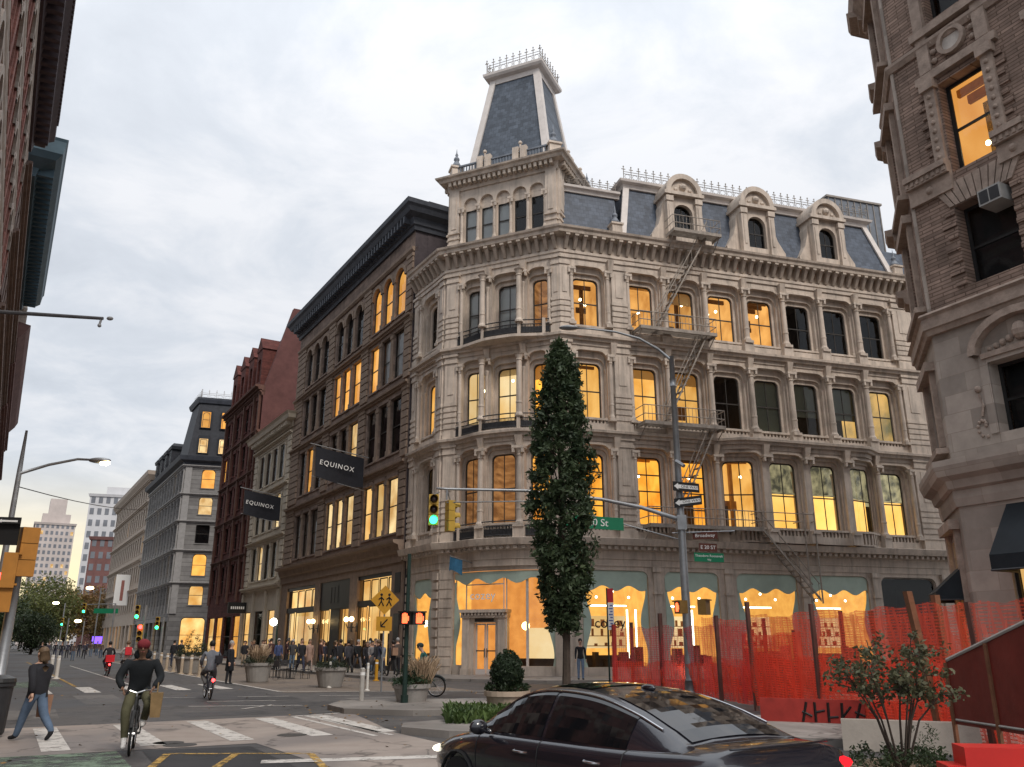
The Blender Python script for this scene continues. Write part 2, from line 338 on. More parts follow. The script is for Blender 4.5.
FLOORS = [  # zb, sill, glass top, opening top, zt, radius
    dict(zb=7.06, zs=7.95, zt=11.72, zo=12.15, zw=12.6),
    dict(zb=12.96, zs=13.75, zt=16.98, zo=17.62, zw=18.1),
    dict(zb=18.52, zs=19.2, zt=22.2, zo=22.82, zw=23.3)]
wall = MB(); trim = MB()
ncol = [0]
def room(F, parent, cu, w, z0, z1, n, kind, dep=2.2, lamps=0, furn=0):
    mb = MB(); e = .35; a, b = cu - w / 2 - e, cu + w / 2 + e
    lo_, hi = z0 - .25, z1 + .45
    if kind == 'split':
        zm_ = z0 + (z1 - z0) * .56
        mb2 = MB(); mb2.face([F(a, n - .5, lo_), F(b, n - .5, lo_), F(b, n - .5, zm_), F(a, n - .5, zm_)]); mb2.build('room_wall', RM['bright'], parent)
        lo_ = zm_; kind = 'upper'
        mb.face([F(a, n - .02, zm_), F(b, n - .02, zm_), F(b, n - .5, zm_), F(a, n - .5, zm_)])
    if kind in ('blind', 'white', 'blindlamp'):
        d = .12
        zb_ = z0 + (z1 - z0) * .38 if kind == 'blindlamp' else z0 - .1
        mb.face([F(a, n - d, zb_), F(b, n - d, zb_), F(b, n - d, hi), F(a, n - d, hi)]); mb.build('blind_or_painted_sky', RM['white' if kind == 'white' else 'blind'], parent)  # white panel imitates sky in the glass, green one is a blind
        mb = MB(); mb.face([F(a, n - 2, lo_), F(b, n - 2, lo_), F(b, n - 2, hi), F(a, n - 2, hi)]); mb.build('room_wall', RM['dark'], parent)
        if kind == 'blindlamp': m3 = MB(); m3.box(F, cu - .5, cu + .2, n - 1.2, n - 1.1, z0 + .2, z0 + .75); m3.build('desk_lamp', RM['amber'], parent)
        return
    mb.face([F(a, n - dep, lo_), F(b, n - dep, lo_), F(b, n - dep, hi), F(a, n - dep, hi)])
    mb.face([F(a, n - .03, hi), F(b, n - .03, hi), F(b, n - dep, hi), F(a, n - dep, hi)])
    for x in (a, b): mb.face([F(x, n - .03, lo_), F(x, n - dep, lo_), F(x, n - dep, hi), F(x, n - .03, hi)])
    mb.build('room_wall', RM[kind], parent)
    if kind in RM_LIT:
        mb = MB()
        for k in range(rnd.choice([1, 2, 3])): x = rnd.uniform(.3, dep - .3); mb.box(F, a + .02, b - .02, n - x - .12, n - x, hi - rnd.uniform(.18, .34), hi - .01)
        if rnd.random() < .6: u = cu + rnd.uniform(-.6, .6) * w; mb.box(F, u - .1, u + .1, n - dep + .25, n - dep + .45, lo_, hi)
        for k in range(rnd.choice([1, 2, 3])): u = cu + rnd.uniform(-.6, .4) * w; z = rnd.uniform(lo_ + .4, hi - 1.2); mb.box(F, u, u + rnd.uniform(.25, .8), n - dep + .02, n - dep + .08, z, z + rnd.uniform(.2, .9))
        mb.build('ceiling_beam', rnd.choice(room_bits), parent)
        if rnd.random() < .3:
            mb = MB(); zb_ = z1 - rnd.uniform(.25, .9); mb.face([F(a, n - .1, zb_), F(b, n - .1, zb_), F(b, n - .1, hi), F(a, n - .1, hi)]); mb.build('blind_or_painted_sky', blind_lit, parent)
    if lamps:
        mb = MB()
        for k in range(lamps):
            u = cu + (k - (lamps - 1) / 2) * w / max(lamps, 1.6) + rnd.uniform(-.1, .1); mb.ball(F(u, n - rnd.uniform(.5, 1.2), z1 - rnd.uniform(.3, 1.3)), .085, 8)
        mb.build('ceiling_lamp', bulb, parent)
    if furn:
        mb = MB()
        for k in range(furn):
            u = cu + rnd.uniform(-.5, .5) * w; h = rnd.uniform(.5, 1.5); mb.box(F, u - rnd.uniform(.1, .5), u + rnd.uniform(.1, .4), n - 1.5, n - 1.3, lo_, z0 + h)
        mb.build('furniture', shadow_f, parent)
def window(F, parent, ol, n, kind, lamps=0, furn=0, mull=(1, 1), fw=.07, frame_m=None, depth_room=2.2, gm=None, name='window', rooms=True):
    """sash frame + glass pane + the room behind, one part with sub-parts"""
    mb = MB(); ins = inset(ol, fw); mb.ring(F, ol, n, ins, n, True); mb.ring(F, ins, n, ins, n - .05, True)
    a, b = ins[0][0], ins[-1][0]; z0 = ins[0][1]; z1 = max(p[1] for p in ins)
    if mull[0]:
        for k in range(mull[0]): u = a + (b - a) * (k + 1) / (mull[0] + 1); mb.box(F, u - .02, u + .02, n - .05, n - .005, z0, z1)
    for k in range(mull[1]): z = z0 + (z1 - z0) * (k + 1) / (mull[1] + 1); mb.box(F, a, b, n - .05, n + .004, z - .035, z + .035)
    o = mb.build(name, frame_m or sash, parent)
    p = MB(); p.face([F(u, n - .03, z) for u, z in reversed(ins)]); p.build('pane', gm or glass, o)
    if rooms: room(F, o, (a + b) / 2, b - a, z0, z1, n - .06, kind, depth_room, lamps, furn)
    return o
def column(F, u, n, z0, z1, r=.17, parent=None, shaftname='column'):
    mb = MB(); mb.smooth = False
    mb.box(F, u - r * 1.55, u + r * 1.55, n - r * 1.5, n + r * 1.5, z0, z0 + .16)
    c = F(u, n, 0)
    mb.lathe((c.x, c.y, 0), [(r * 1.4, z0 + .16), (r * 1.4, z0 + .26), (r * 1.12, z0 + .34), (r, z0 + .42), (r * .98, z0 + .9), (r * 1.1, z0 + .92), (r * 1.1, z0 + 1.0), (r * .96, z0 + 1.02), (r * .86, z1 - .5), (r * 1.05, z1 - .48), (r * 1.05, z1 - .43), (r * .9, z1 - .4), (r * 1.25, z1 - .2), (r * 1.7, z1 - .1)], 12)
    mb.box(F, u - r * 1.8, u + r * 1.8, n - r * 1.6, n + r * 1.6, z1 - .1, z1 + .04)
    for s_ in (-1, 1): mb.box(F, u + s_ * r * 1.35 - .06, u + s_ * r * 1.35 + .06, n + r * .6, n + r * 1.6, z1 - .34, z1 - .12)
    if parent is not None: return mb.build(shaftname, stone, parent)
    return mb
def pilaster(F, u0, u1, z0, z1, n=.14):
    trim.box(F, u0, u1, -.3, n, z0, z1)
    trim.box(F, u0 - .06, u1 + .06, -.3, n + .07, z0, z0 + .45)
    trim.box(F, u0 - .05, u1 + .05, -.3, n + .06, z1 - .55, z1 - .38); trim.box(F, u0 - .1, u1 + .1, -.3, n + .11, z1 - .16, z1)
    trim.box(F, u0 - .02, u1 + .02, -.3, n + .035, z1 - .38, z1 - .16)
    zz = z0 + .62                                        # channelled lower shaft, panelled upper shaft
    while zz < z0 + (z1 - z0) * .45:
        trim.box(F, u0 - .03, u1 + .03, -.3, n + .045, zz, zz + .2); zz += .34
    w = (u1 - u0) * .26
    trim.box(F, u0 + w, u1 - w, n, n + .035, z0 + (z1 - z0) * .52, z1 - .75)
def lt_bay(F, u0, u1, fl, kind, ow, ww, lamps=0, furn=0, mull=(1, 1), cu=None):
    f = FLOORS[fl]; cu = (u0 + u1) / 2 if cu is None else cu
    ol = arch(cu, ow, f['zb'] + .42, f['zo'], .5, 4)
    panel(wall, F, u0, u1, f['zb'], f['zw'], ol, 0., .26)
    # raised band over the opening
    a2 = [(cu + (x - cu) * (1 + .2 / ow), z + (.12 if z > f['zs'] + .5 else 0)) for x, z in ol[1:-1]]
    wall.ring(F, ol[1:-1], .05, a2, .05); wall.ring(F, a2, .05, a2, 0); wall.ring(F, ol[1:-1], .05, ol[1:-1], 0)
    ol2 = arch(cu, ww + .36, f['zb'] + .42, f['zt'] + .25, .42, 4)
    wall.ring(F, ol, -.26, ol2, -.26, True); wall.ring(F, ol2, -.26, ol2, -.42, True)
    ol3 = arch(cu, ww, f['zs'], f['zt'], .3, 4)
    wall.ring(F, ol2, -.42, ol3, -.42, True); wall.ring(F, ol3, -.42, ol3, -.54, True)
    for s_ in (-1, 1):                                   # colonettes against the inner jambs
        c = F(cu + s_ * (ww / 2 + .27), -.24, 0); wall.lathe((c.x, c.y, 0), [(.11, f['zb'] + .45), (.11, f['zb'] + .8), (.085, f['zb'] + .85), (.075, f['zt'] - .65), (.13, f['zt'] - .4), (.13, f['zt'] - .33)], 8)
    # sill and panel of balusters under it
    wall.box(F, cu - ow / 2 + .02, cu + ow / 2 - .02, -.42, -.08, f['zb'], f['zb'] + .1, 2)
    wall.box(F, cu - ow / 2 + .02, cu + ow / 2 - .02, -.42, -.06, f['zs'] - .16, f['zs'] - .04, 2)
    k = 9
    for i in range(k): u = cu + ow * (i - (k - 1) / 2) / (k + .6); wall.box(F, u - .055, u + .055, -.28, -.13, f['zb'] + .1, f['zs'] - .16)
    return window(F, LT, ol3, -.52, kind, lamps, furn, mull)

# --- 20th Street front
CU = [2.0] + [5.45 + 2.75 * k for k in range(7)]
EDG = [.62, 3.42] + []
KIND = {2: ['amber', 'amber', 'amber', 'amber', 'amber', 'dark', 'dark', 'dark'], 1: ['yellow', 'yellow', 'yellow', 'dark', 'blind', 'blindlamp', 'blindlamp', 'dimyel'], 0: ['orange', 'orange', 'orange', 'yellow', 'split', 'split', 'split', 'split']}
RM['dimyel'] = emis('room dim yellow', (1.0, .58, .17), .7, (.24, .2, .1), .5)
for fl in range(3):
    f = FLOORS[fl]
    for i, cu in enumerate(CU):
        k = KIND[fl][i]; lit = k in ('amber', 'yellow', 'orange')
        u0, u1 = (.82, 3.42) if i == 0 else (cu - 1.375, cu + 1.375)
        if i == 1: u0 = 4.4
        if i == 7: u1 = 23.3
        lt_bay(F2, u0, u1, fl, k, 2.3 if i else 2.1, 1.7 if i else 1.62, (3 if fl == 2 and i == 0 else rnd.choice([1, 2])) if lit else 0, rnd.choice([0, 1, 2]) if lit else 0, (1, 3) if fl == 0 and i < 3 else (1, 1), cu)
    for i in range(1, 7): column(F2, CU[i] + 1.375, .12, f['zb'] + .55, f['zo'] - .2, .175, LT); wall.box(F2, CU[i] + 1.375 - .32, CU[i] + 1.375 + .32, -.2, .3, f['zb'], f['zb'] + .55)
    for u in (.95, 3.22, 4.5, 23.15): column(F2, u, .06, f['zb'] + .55, f['zo'] - .25, .13, LT)
    pilaster(F2, .22, .8, f['zb'], f['zw']); pilaster(F2, 3.45, 4.38, f['zb'], f['zw']); pilaster(F2, 23.4, 24.9, f['zb'], f['zw'])
    wall.box(F2, 3.4, 4.42, -.4, 0.02, f['zb'], f['zw']); wall.box(F2, 23.28, 25.28, -.4, .02, f['zb'], f['zw']); wall.box(F2, .3, .84, -.5, .02, f['zb'], f['zw'])
    # scroll keystones over the columns
    for i in range(0, 7):
        u = CU[i] + (1.375 if i else 1.4); trim.hexa([F2(u - .13, 0, f['zo'] - .2), F2(u + .13, 0, f['zo'] - .2), F2(u + .13, .18, f['zo'] - .2), F2(u - .13, .18, f['zo'] - .2), F2(u - .2, 0, f['zw']), F2(u + .2, 0, f['zw']), F2(u + .2, .34, f['zw']), F2(u - .2, .34, f['zw'])])
# --- chamfered corner front
CB = [(.98, 2.9), (2.9, 5.2), (5.2, 6.92)]
KC = {2: ['white', 'white', 'dim'], 1: ['cream', 'cream', 'orange'], 0: ['dim', 'dim', 'orange']}  # white in the top row is sky reflection put in as colour
for fl in range(3):
    f = FLOORS[fl]
    for i, (u0, u1) in enumerate(CB):
        w = u1 - u0; lt_bay(FC, u0, u1, fl, KC[fl][i], w - .4, w - .85 if i == 1 else w - .72, 1 if KC[fl][i] in ('cream', 'orange') else 0, 0, (1, 1))
    for u in (2.9, 5.2): column(FC, u, .12, f['zb'] + .55, f['zo'] - .2, .175, LT); wall.box(FC, u - .3, u + .3, -.2, .3, f['zb'], f['zb'] + .55)
    for u in (1.1, 6.8): column(FC, u, .05, f['zb'] + .55, f['zo'] - .25, .12, LT)
    pilaster(FLC, .12, .9, f['zb'], f['zw']); pilaster(FLC, 6.98, LC + .03, f['zb'], f['zw'])
    wall.box(FLC, 0, .99, -.5, .02, f['zb'], f['zw']); wall.box(FLC, 6.9, LC, -.5, .02, f['zb'], f['zw'])
    for u in (2.9, 5.2):
        trim.hexa([FC(u - .13, 0, f['zo'] - .2), FC(u + .13, 0, f['zo'] - .2), FC(u + .13, .18, f['zo'] - .2), FC(u - .13, .18, f['zo'] - .2), FC(u - .2, 0, f['zw']), FC(u + .2, 0, f['zw']), FC(u + .2, .34, f['zw']), FC(u - .2, .34, f['zw'])])
# --- Broadway return, one bay
KB = {2: 'dark', 1: 'yellow', 0: 'blind'}
for fl in range(3):
    f = FLOORS[fl]; lt_bay(FB, .75, 3.65, fl, KB[fl], 2.1, 1.4, 0, 0)
    pilaster(FB, .02, .6, f['zb'], f['zw']); pilaster(FB, 3.7, 4.3, f['zb'], f['zw']); wall.box(FB, 0, .77, -.4, .02, f['zb'], f['zw']); wall.box(FB, 3.63, 4.36, -.4, .02, f['zb'], f['zw'])
    column(FB, .9, .05, f['zb'] + .55, f['zo'] - .25, .12, LT); column(FB, 3.5, .05, f['zb'] + .55, f['zo'] - .25, .12, LT)
wall.build('wall', stone, LT)
# --- ledges and cornices, mitred round the corner
def path(bowed_c=None, bowed_2=None):
    p = [FB(0, 0, 0), FB(4.35, 0, 0)]
    if bowed_c is not None: p = p[:1] + [C0.copy()] + [FC(.9 + 6.0 * k / 14, 0, bowed_c) for k in range(15)]
    p.append(CX.copy())
    if bowed_2 is not None: p += [F2(9.5 + 11.3 * k / 22, 0, bowed_2) for k in range(23)]
    p.append(F2(25.3, 0, 0)); p.append(F2(25.3, -14, 0)); return p
def ledge(name, pth, prof): mb = MB(); mb.mould(pth, prof); return mb.build(name, stone, LT)
LED = lambda z, d=.4, h=.36: [(-.3, z - h - .25), (.06, z - h - .25), (.06, z - h), (d * .55, z - h), (d * .6, z - h * .55), (d * .95, z - h * .5), (d, z - h * .1), (d * .8, z), (-.3, z)]
ledge('ledge', path(8, 8), LED(12.95, .45)); ledge('ledge', path(), LED(18.5, .42))
ledge('ledge', path(8), [(-.3, 5.62), (.05, 5.62), (.05, 5.95), (.1, 5.98), (.1, 6.4), (.3, 6.45), (.34, 6.62), (.62, 6.66), (.68, 6.85), (.72, 7.0), (.5, 7.05), (-.3, 7.05)])
ledge('cornice', path(), [(-.3, 23.25), (.08, 23.25), (.08, 23.5), (.14, 23.52), (.14, 23.7), (.06, 23.72), (.1, 24.45), (.45, 24.5), (.68, 24.56), (.72, 24.74), (.82, 24.82), (.86, 24.94), (.65, 25.0), (-.4, 25.04)])
# paired brackets and dentils
mb = MB()
def brackets(F, u0, u1, step):
    n = max(1, round((u1 - u0) / step))
    for k in range(n + 1):
        u = u0 + (u1 - u0) * k / n
        mb.hexa([F(u - .09, .05, 23.74), F(u + .09, .05, 23.74), F(u + .09, .2, 23.74), F(u - .09, .2, 23.74), F(u - .1, .05, 24.47), F(u + .1, .05, 24.47), F(u + .1, .64, 24.47), F(u - .1, .64, 24.47)])
        mb.box(F, u - .12, u + .12, .04, .68, 24.4, 24.52)
brackets(FL2, .6, 25.2, .56); brackets(FLC, .25, 7.25, .55); brackets(FB, .15, 4.1, .55)
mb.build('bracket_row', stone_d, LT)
for F, a, b in ((F2, .5, 25.2), (FC, .2, 7.3), (FB, .1, 4.2)):
    n = int((b - a) / .38); mb = MB()
    for k in range(n): u = a + (b - a) * (k + .5) / n; mb.box(F, u - .09, u + .09, .1, .52, 6.46, 6.63)
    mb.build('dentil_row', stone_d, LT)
trim.build('pilaster', stone, LT, kind='stuff')

# --- balconies on the rounded corner
def balcony(z, amp, c0=1.0, c1=6.85, e=2.4, F=C0, az=AZC, label=None, slab=True):
    Fb = Fr(F, az, bow_of(c0, c1, amp, e, lambda z_: 1.)); us = [c0 + (c1 - c0) * k / 24 for k in range(25)]
    mb = MB()
    if slab:
        for a, b in zip(us, us[1:]):
            p = [Fb(a, .38, z - .16), Fb(b, .38, z - .16), Fb(b, .38, z), Fb(a, .38, z)]; q = [Fb.P + Fb.d * a, Fb.P + Fb.d * b]
            mb.face(p); mb.face([p[3], p[2], q[1] + Vector((0, 0, z)), q[0] + Vector((0, 0, z))]); mb.face([p[0], p[1], q[1] + Vector((0, 0, z - .3)), q[0] + Vector((0, 0, z - .3))])
    o = mb.build('balcony', stone, LT) if slab else LT
    mb = MB()
    mb.tube([Fb(u, .26, z + .86) for u in us], .035, 6); mb.tube([Fb(u, .26, z + .12) for u in us], .03, 6)
    for k in range(73): u = c0 + (c1 - c0) * k / 72; mb.tube([Fb(u, .26, z), Fb(u, .26, z + .62)], .018, 4)
    mb.tube([Fb(u, .26, z + .6) for u in us], .03, 5)
    for a, b in zip(us, us[1:]): mb.face([Fb(a, .25, z + .08), Fb(b, .25, z + .08), Fb(b, .25, z + .45), Fb(a, .25, z + .45)])
    mb.build('railing', iron, o)
    for u in (c0 + .3, 2.9, 5.2, c1 - .3): mb = MB(); mb.box(Fb, u - .08, u + .08, .17, .35, z, z + .92); mb.build('railing_post', stone, o)
balcony(12.98, .75); balcony(18.52, .62); balcony(7.08, .75, slab=False)

# --- mansard roof behind the parapet
def slope(F, u0, u1, z0, z1, n0, n1, l_in=0, r_in=0):
    return [F(u0, n0, z0), F(u1, n0, z0), F(u1 - r_in, n1, z1), F(u0 + l_in, n1, z1)]
mb = MB()
mb.face(slope(FL2, .6, 4.3, 25.05, 28.3, -.2, -.9))
mb.face(slope(FL2, 4.35, 24.0, 25.05, 29.35, -.05, -1.15, .9, .9))
mb.face([FL2(4.35, -.05, 25.05), FL2(5.25, -1.15, 29.35), FL2(5.25, -9, 29.35), FL2(4.35, -9, 25.05)])
mb.face([FL2(24.0, -.05, 25.05), FL2(23.1, -1.15, 29.35), FL2(23.1, -9, 29.35), FL2(24.0, -9, 25.05)])
mb.face([FL2(5.25, -1.15, 29.35), FL2(23.1, -1.15, 29.35), FL2(23.1, -9, 29.35), FL2(5.25, -9, 29.35)])
mb.face([FL2(.6, -.9, 28.3), FL2(4.6, -.9, 28.3), FL2(4.6, -9, 28.3), FL2(.6, -9, 28.3)])
mb.face([FL2(24.2, -.3, 25.1), FL2(26.5, -.3, 25.1), FL2(26.5, -1.15, 27.6), FL2(24.2, -1.15, 27.6)])
roof = mb.build('mansard_roof', slate, LT)
mb = MB()
for (a, b) in (((4.35, -.02, 25.05), (5.25, -1.12, 29.35)), ((24.0, -.02, 25.05), (23.1, -1.12, 29.35))):
    d = .2; p, q = FL2(*a), FL2(*b); s_ = FL2.d * d; t = FL2.o * .12
    mb.hexa([p - s_, p + s_, p + s_ + t, p - s_ + t, q - s_, q + s_, q + s_ + t, q - s_ + t])
mb.mould([FL2(5.1, -6, 0), FL2(5.1, -1.05, 0), FL2(23.2, -1.05, 0), FL2(23.2, -6, 0)], [(-.1, 29.1), (.1, 29.1), (.16, 29.35), (.38, 29.45), (.42, 29.6), (-.1, 29.64)])
mb.mould([FL2(.6, -.85, 0), FL2(4.6, -.85, 0)], [(-.1, 28.1), (.1, 28.1), (.14, 28.3), (.3, 28.36), (.32, 28.5), (-.1, 28.52)])
mb.build('roof_trim', white_rib, roof)
def cresting(F, u0, u1, n, z, h, step, parent):
    mb = MB(); k = max(2, round((u1 - u0) / step))
    for zz in (.06, .45 * h, .62 * h): mb.tube([F(u0, n, z + zz), F(u1, n, z + zz)], .022, 4)
    for i in range(k + 1):
        u = u0 + (u1 - u0) * i / k; mb.tube([F(u, n, z), F(u, n, z + h)], .024, 4); mb.ball(F(u, n, z + h), .05, 5)
        mb.box(F, u - .13, u + .13, n - .015, n + .015, z + h * .8 - .02, z + h * .8 + .025)
        if i < k:
            w = (u1 - u0) / k; pts = [F(u + w / 2 + math.cos(a) * w * .36, n, z + .27 * h + math.sin(a) * h * .17) for a in [math.pi * 2 * j / 8 for j in range(9)]]; mb.tube(pts, .016, 4, cap=False)
    return mb.build('roof_cresting', iron_g, parent)
cresting(FL2, 5.0, 23.3, -.8, 29.6, .95, .52, roof); cresting(FL2, .8, 4.4, -.85, 28.5, .8, .5, roof)
# dormers
for cu in (8.4, 13.6, 18.9):
    mb = MB(); z0 = 25.06; hw = 1.2; nf = .34
    ol = arch(cu, 1.28, z0 + .5, z0 + 2.7, .63, 6)
    panel(mb, FL2, cu - hw, cu + hw, z0, z0 + 3.2, ol, nf, .3)
    for s_ in (-1, 1):
        a, b = sorted((cu + s_ * .8, cu + s_ * 1.2)); mb.box(FL2, a, b, nf - .02, nf + .2, z0, z0 + 3.0); mb.box(FL2, a - .05, b + .05, nf - .02, nf + .26, z0 + 2.75, z0 + 3.1); mb.box(FL2, a - .05, b + .05, nf - .02, nf + .26, z0, z0 + .35)
        mb.box(FL2, a + .12, b - .12, nf + .2, nf + .24, z0 + .6, z0 + 2.5)
        x0 = cu + s_ * 1.2
        pr = [(.0, 3.0), (.14, 2.6), (.2, 2.0), (.42, 1.3), (.75, .75), (.92, .5), (.92, .0), (0, 0)]
        f1 = [FL2(x0 + s_ * p, .12, z0 + q) for p, q in pr]; f2 = [FL2(x0 + s_ * p, -.7, z0 + q) for p, q in pr]
        mb.face(f1)
        for k in range(len(pr) - 1): mb.face([f1[k], f1[k + 1], f2[k + 1], f2[k]])
        mb.face([FL2(x0, nf, z0), FL2(x0, -1.4, z0), FL2(x0, -1.4, z0 + 3.2), FL2(x0, nf, z0 + 3.2)])
    mb.box(FL2, cu - 1.36, cu + 1.36, -1.5, nf + .32, z0 + 3.2, z0 + 3.42)
    N_ = 14; zp_ = z0 + 3.42; pts = [(cu + math.cos(math.pi * k / N_) * 1.24, zp_ + math.sin(math.pi * k / N_) * 1.3) for k in range(N_ + 1)]; pin = [(cu + (x - cu) * .74, zp_ + (z - zp_) * .74) for x, z in pts]
    mb.ring(FL2, pts, nf + .3, pin, nf + .3); mb.ring(FL2, pts, nf + .3, pts, -2.2); mb.ring(FL2, pin, nf + .3, pin, nf + .08); mb.face([FL2(x, nf + .08, z) for x, z in pin])
    mb.ball(FL2(cu, nf + .1, z0 + 3.86), .25, 8)
    for s_ in (-1, 1): mb.ball(FL2(cu + s_ * .48, nf + .08, z0 + 3.66), .14, 6)
    d_ = mb.build('dormer', stone, LT)
    window(FL2, d_, ol, nf - .26, 'dark', 0, 0, (1, 1), .06, rooms=False)
    b_ = MB(); b_.face([FL2(cu - .6, -.3, z0 + .5), FL2(cu + .6, -.3, z0 + .5), FL2(cu + .6, -.3, z0 + 2.7), FL2(cu - .6, -.3, z0 + 2.7)]); b_.build('room_wall', RM['dark'], d_)
# urn pinnacles
def pinnacle(c, z, s=1., parent=LT):
    c = Vector(c); mb = MB(); q = Fr(c, 73)
    mb.box(q, -.45 * s, .45 * s, -.45 * s, .45 * s, z, z + 1.0 * s); mb.box(q, -.55 * s, .55 * s, -.55 * s, .55 * s, z + 1.0 * s, z + 1.16 * s)
    o = mb.build('pinnacle', stone, parent)
    mb = MB(); mb.smooth = True
    mb.lathe((c.x, c.y, 0), [(.56 * s, z + 1.16 * s), (.3 * s, z + 1.55 * s), (.16 * s, z + 1.85 * s), (.24 * s, z + 1.95 * s), (.22 * s, z + 2.1 * s), (.08 * s, z + 2.25 * s), (.13 * s, z + 2.4 * s), (.05 * s, z + 2.6 * s), (.015 * s, z + 2.95 * s)], 10); mb.build('finial', lead, o)
pinnacle(FL2(3.95, -.1, 0), 25.08, .72); pinnacle(FL2(24.4, -.1, 0), 25.08, .72)
# rooftop plant box at the right
mb = MB(); mb.box(FL2, 21.4, 25.9, -7, -2.2, 26, 31.9); o = mb.build('plant_room', lead, LT)
mb = MB()
for k in range(9): u = 21.45 + k * .54; mb.box(FL2, u, u + .05, -2.2, -2.14, 26.2, 31.85)
mb.box(FL2, 21.3, 26.0, -7.1, -2.1, 31.9, 32.05); mb.build('seam', iron_g, o)
mb = MB(); mb.box(FL2, 15.5, 20.5, -9, -6, 28.6, 31.1); mb.build('plant_room', lead, LT)

# --- tower
TW0, TW1, TD = .15, LC - .1, 6.6
FT = FLC; FTR = Fr(FLC(TW1, 0, 0), AZC - 90); FTL = Fr(FLC(TW0, -TD, 0), AZC + 90)
tw = MB(); ZT0, ZT1 = 25.05, 29.15
nW = 5; a0, a1 = 1.0, 6.6; st = (a1 - a0) / nW
tower = None
panel(tw, FT, TW0, a0, ZT0, ZT1, arch((TW0 + a0) / 2, .01, ZT0 + 1, ZT0 + 1.01, 0), 0, 0)
panel(tw, FT, a1, TW1, ZT0, ZT1, arch((TW1 + a1) / 2, .01, ZT0 + 1, ZT0 + 1.01, 0), 0, 0)
tw_ol = []
for k in range(nW):
    u0 = a0 + st * k; ol = arch(u0 + st / 2, .92, ZT0 + .25, ZT0 + 3.42, .46, 6); panel(tw, FT, u0, u0 + st, ZT0, ZT1, ol, 0, .2)
    ol2 = arch(u0 + st / 2, .78, ZT0 + .35, ZT0 + 2.6, 0); tw.ring(FT, [ol[0], ol[1], ol[-2], ol[-1]], -.2, ol2, -.2, True); tw.face([FT(x, -.195, z) for x, z in ol[1:-1]]); tw_ol.append(ol2)
tw.face([FTR(0, 0, ZT0), FTR(TD, 0, ZT0), FTR(TD, 0, ZT1), FTR(0, 0, ZT1)]); tw.face([FTL(0, 0, ZT0), FTL(TD, 0, ZT0), FTL(TD, 0, ZT1), FTL(0, 0, ZT1)])
for F, a, b in ((FT, TW0, .82), (FT, 6.66, TW1), (FTR, 0, .9), (FTL, TD - .9, TD)):
    tw.box(F, a, b, -.1, .14, ZT0, ZT1); tw.box(F, a - .05, b + .05, -.1, .22, ZT0, ZT0 + .35); tw.box(F, a - .03, b + .05, -.1, .24, ZT0 + 1.0, ZT0 + 1.12); tw.box(F, a - .05, b + .05, -.1, .2, ZT0 + .62, ZT0 + .74); tw.box(F, a + .18, b - .18, .14, .18, ZT0 + 1.35, ZT1 - .55)
tower = tw.build('tower', stone, LT)
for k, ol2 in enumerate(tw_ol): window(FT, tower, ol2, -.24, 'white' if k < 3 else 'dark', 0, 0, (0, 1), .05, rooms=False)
b_ = MB(); b_.face([FT(a0, -.36, ZT0 + .2), FT(a0 + st * 3, -.36, ZT0 + .2), FT(a0 + st * 3, -.36, ZT0 + 2.6), FT(a0, -.36, ZT0 + 2.6)]); b_.build('blind_or_painted_sky', RM['white'], tower)  # white sheet behind three panes stands in for the sky they reflect
b_ = MB(); b_.face([FT(a0 + st * 3, -.36, ZT0 + .2), FT(a1, -.36, ZT0 + .2), FT(a1, -.36, ZT0 + 2.6), FT(a0 + st * 3, -.36, ZT0 + 2.6)]); b_.build('room_wall', RM['dark'], tower)
for k in range(nW + 1): 
    mbc = column(FT, a0 + st * k, .04, ZT0 + .12, ZT0 + 2.75, .1); mbc.build('column', stone, tower)
tp = [FTL(0, 0, 0), FTL(TD, 0, 0), FT(TW1, 0, 0), FTR(TD, 0, 0)]
mb = MB(); mb.mould(tp, [(-.2, ZT1 - .1), (.1, ZT1 - .1), (.14, ZT1 + .15), (.2, ZT1 + .4), (.55, ZT1 + .45), (.62, ZT1 + .62), (.75, ZT1 + .7), (.78, ZT1 + .8), (-.3, ZT1 + .9)], True); mb.build('cornice', stone, tower)
for F, L in ((FTL, TD), (Fr(FT(TW0, 0, 0), AZC), TW1 - TW0), (FTR, TD)):
    n = int(L / .34); mb = MB()
    for k in range(n): u = L * (k + .5) / n; mb.box(F, u - .09, u + .09, .1, .5, ZT1 + .14, ZT1 + .42)
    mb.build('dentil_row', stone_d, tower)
ZP = ZT1 + .88
mb = MB(); Fq = Fr(FT(TW0, 0, 0), AZC); Wt = TW1 - TW0
for F, L in ((FTL, TD), (Fq, Wt), (FTR, TD)):
    for zz in (.06, .78): mb.box(F, .3, L - .3, -.05, .1, ZP + zz, ZP + zz + .1)
    n = int(L / .2)
    for k in range(n): u = L * (k + .5) / n; mb.box(F, u - .035, u + .035, -.01, .06, ZP + .16, ZP + .8)
mb.build('parapet_railing', lead, tower)
mb = MB()
for F, L in ((FTL, TD), (Fq, Wt), (FTR, TD)):
    for t in (.33, .67):
        u = L * t; mb = MB()
        for s_ in (-1, 1): mb.box(F, u + s_ * .27 - .2, u + s_ * .27 + .2, -.12, .2, ZP, ZP + 1.15); mb.box(F, u + s_ * .27 - .1, u + s_ * .27 + .1, .2, .23, ZP + .25, ZP + .95)
        mb.ball(F(u, 0, ZP + 1.5), .13, 6); mb.tube([F(u, 0, ZP + 1.1), F(u, 0, ZP + 1.5)], .06, 5); mb.build('parapet_post', stone, tower)
for p in (FT(TW0 + .25, -.2, 0), FT(TW1 - .25, -.2, 0), FTR(TD - .25, -.2, 0), FTL(.25, -.2, 0)): pinnacle(p, ZP - .02, .8, tower)
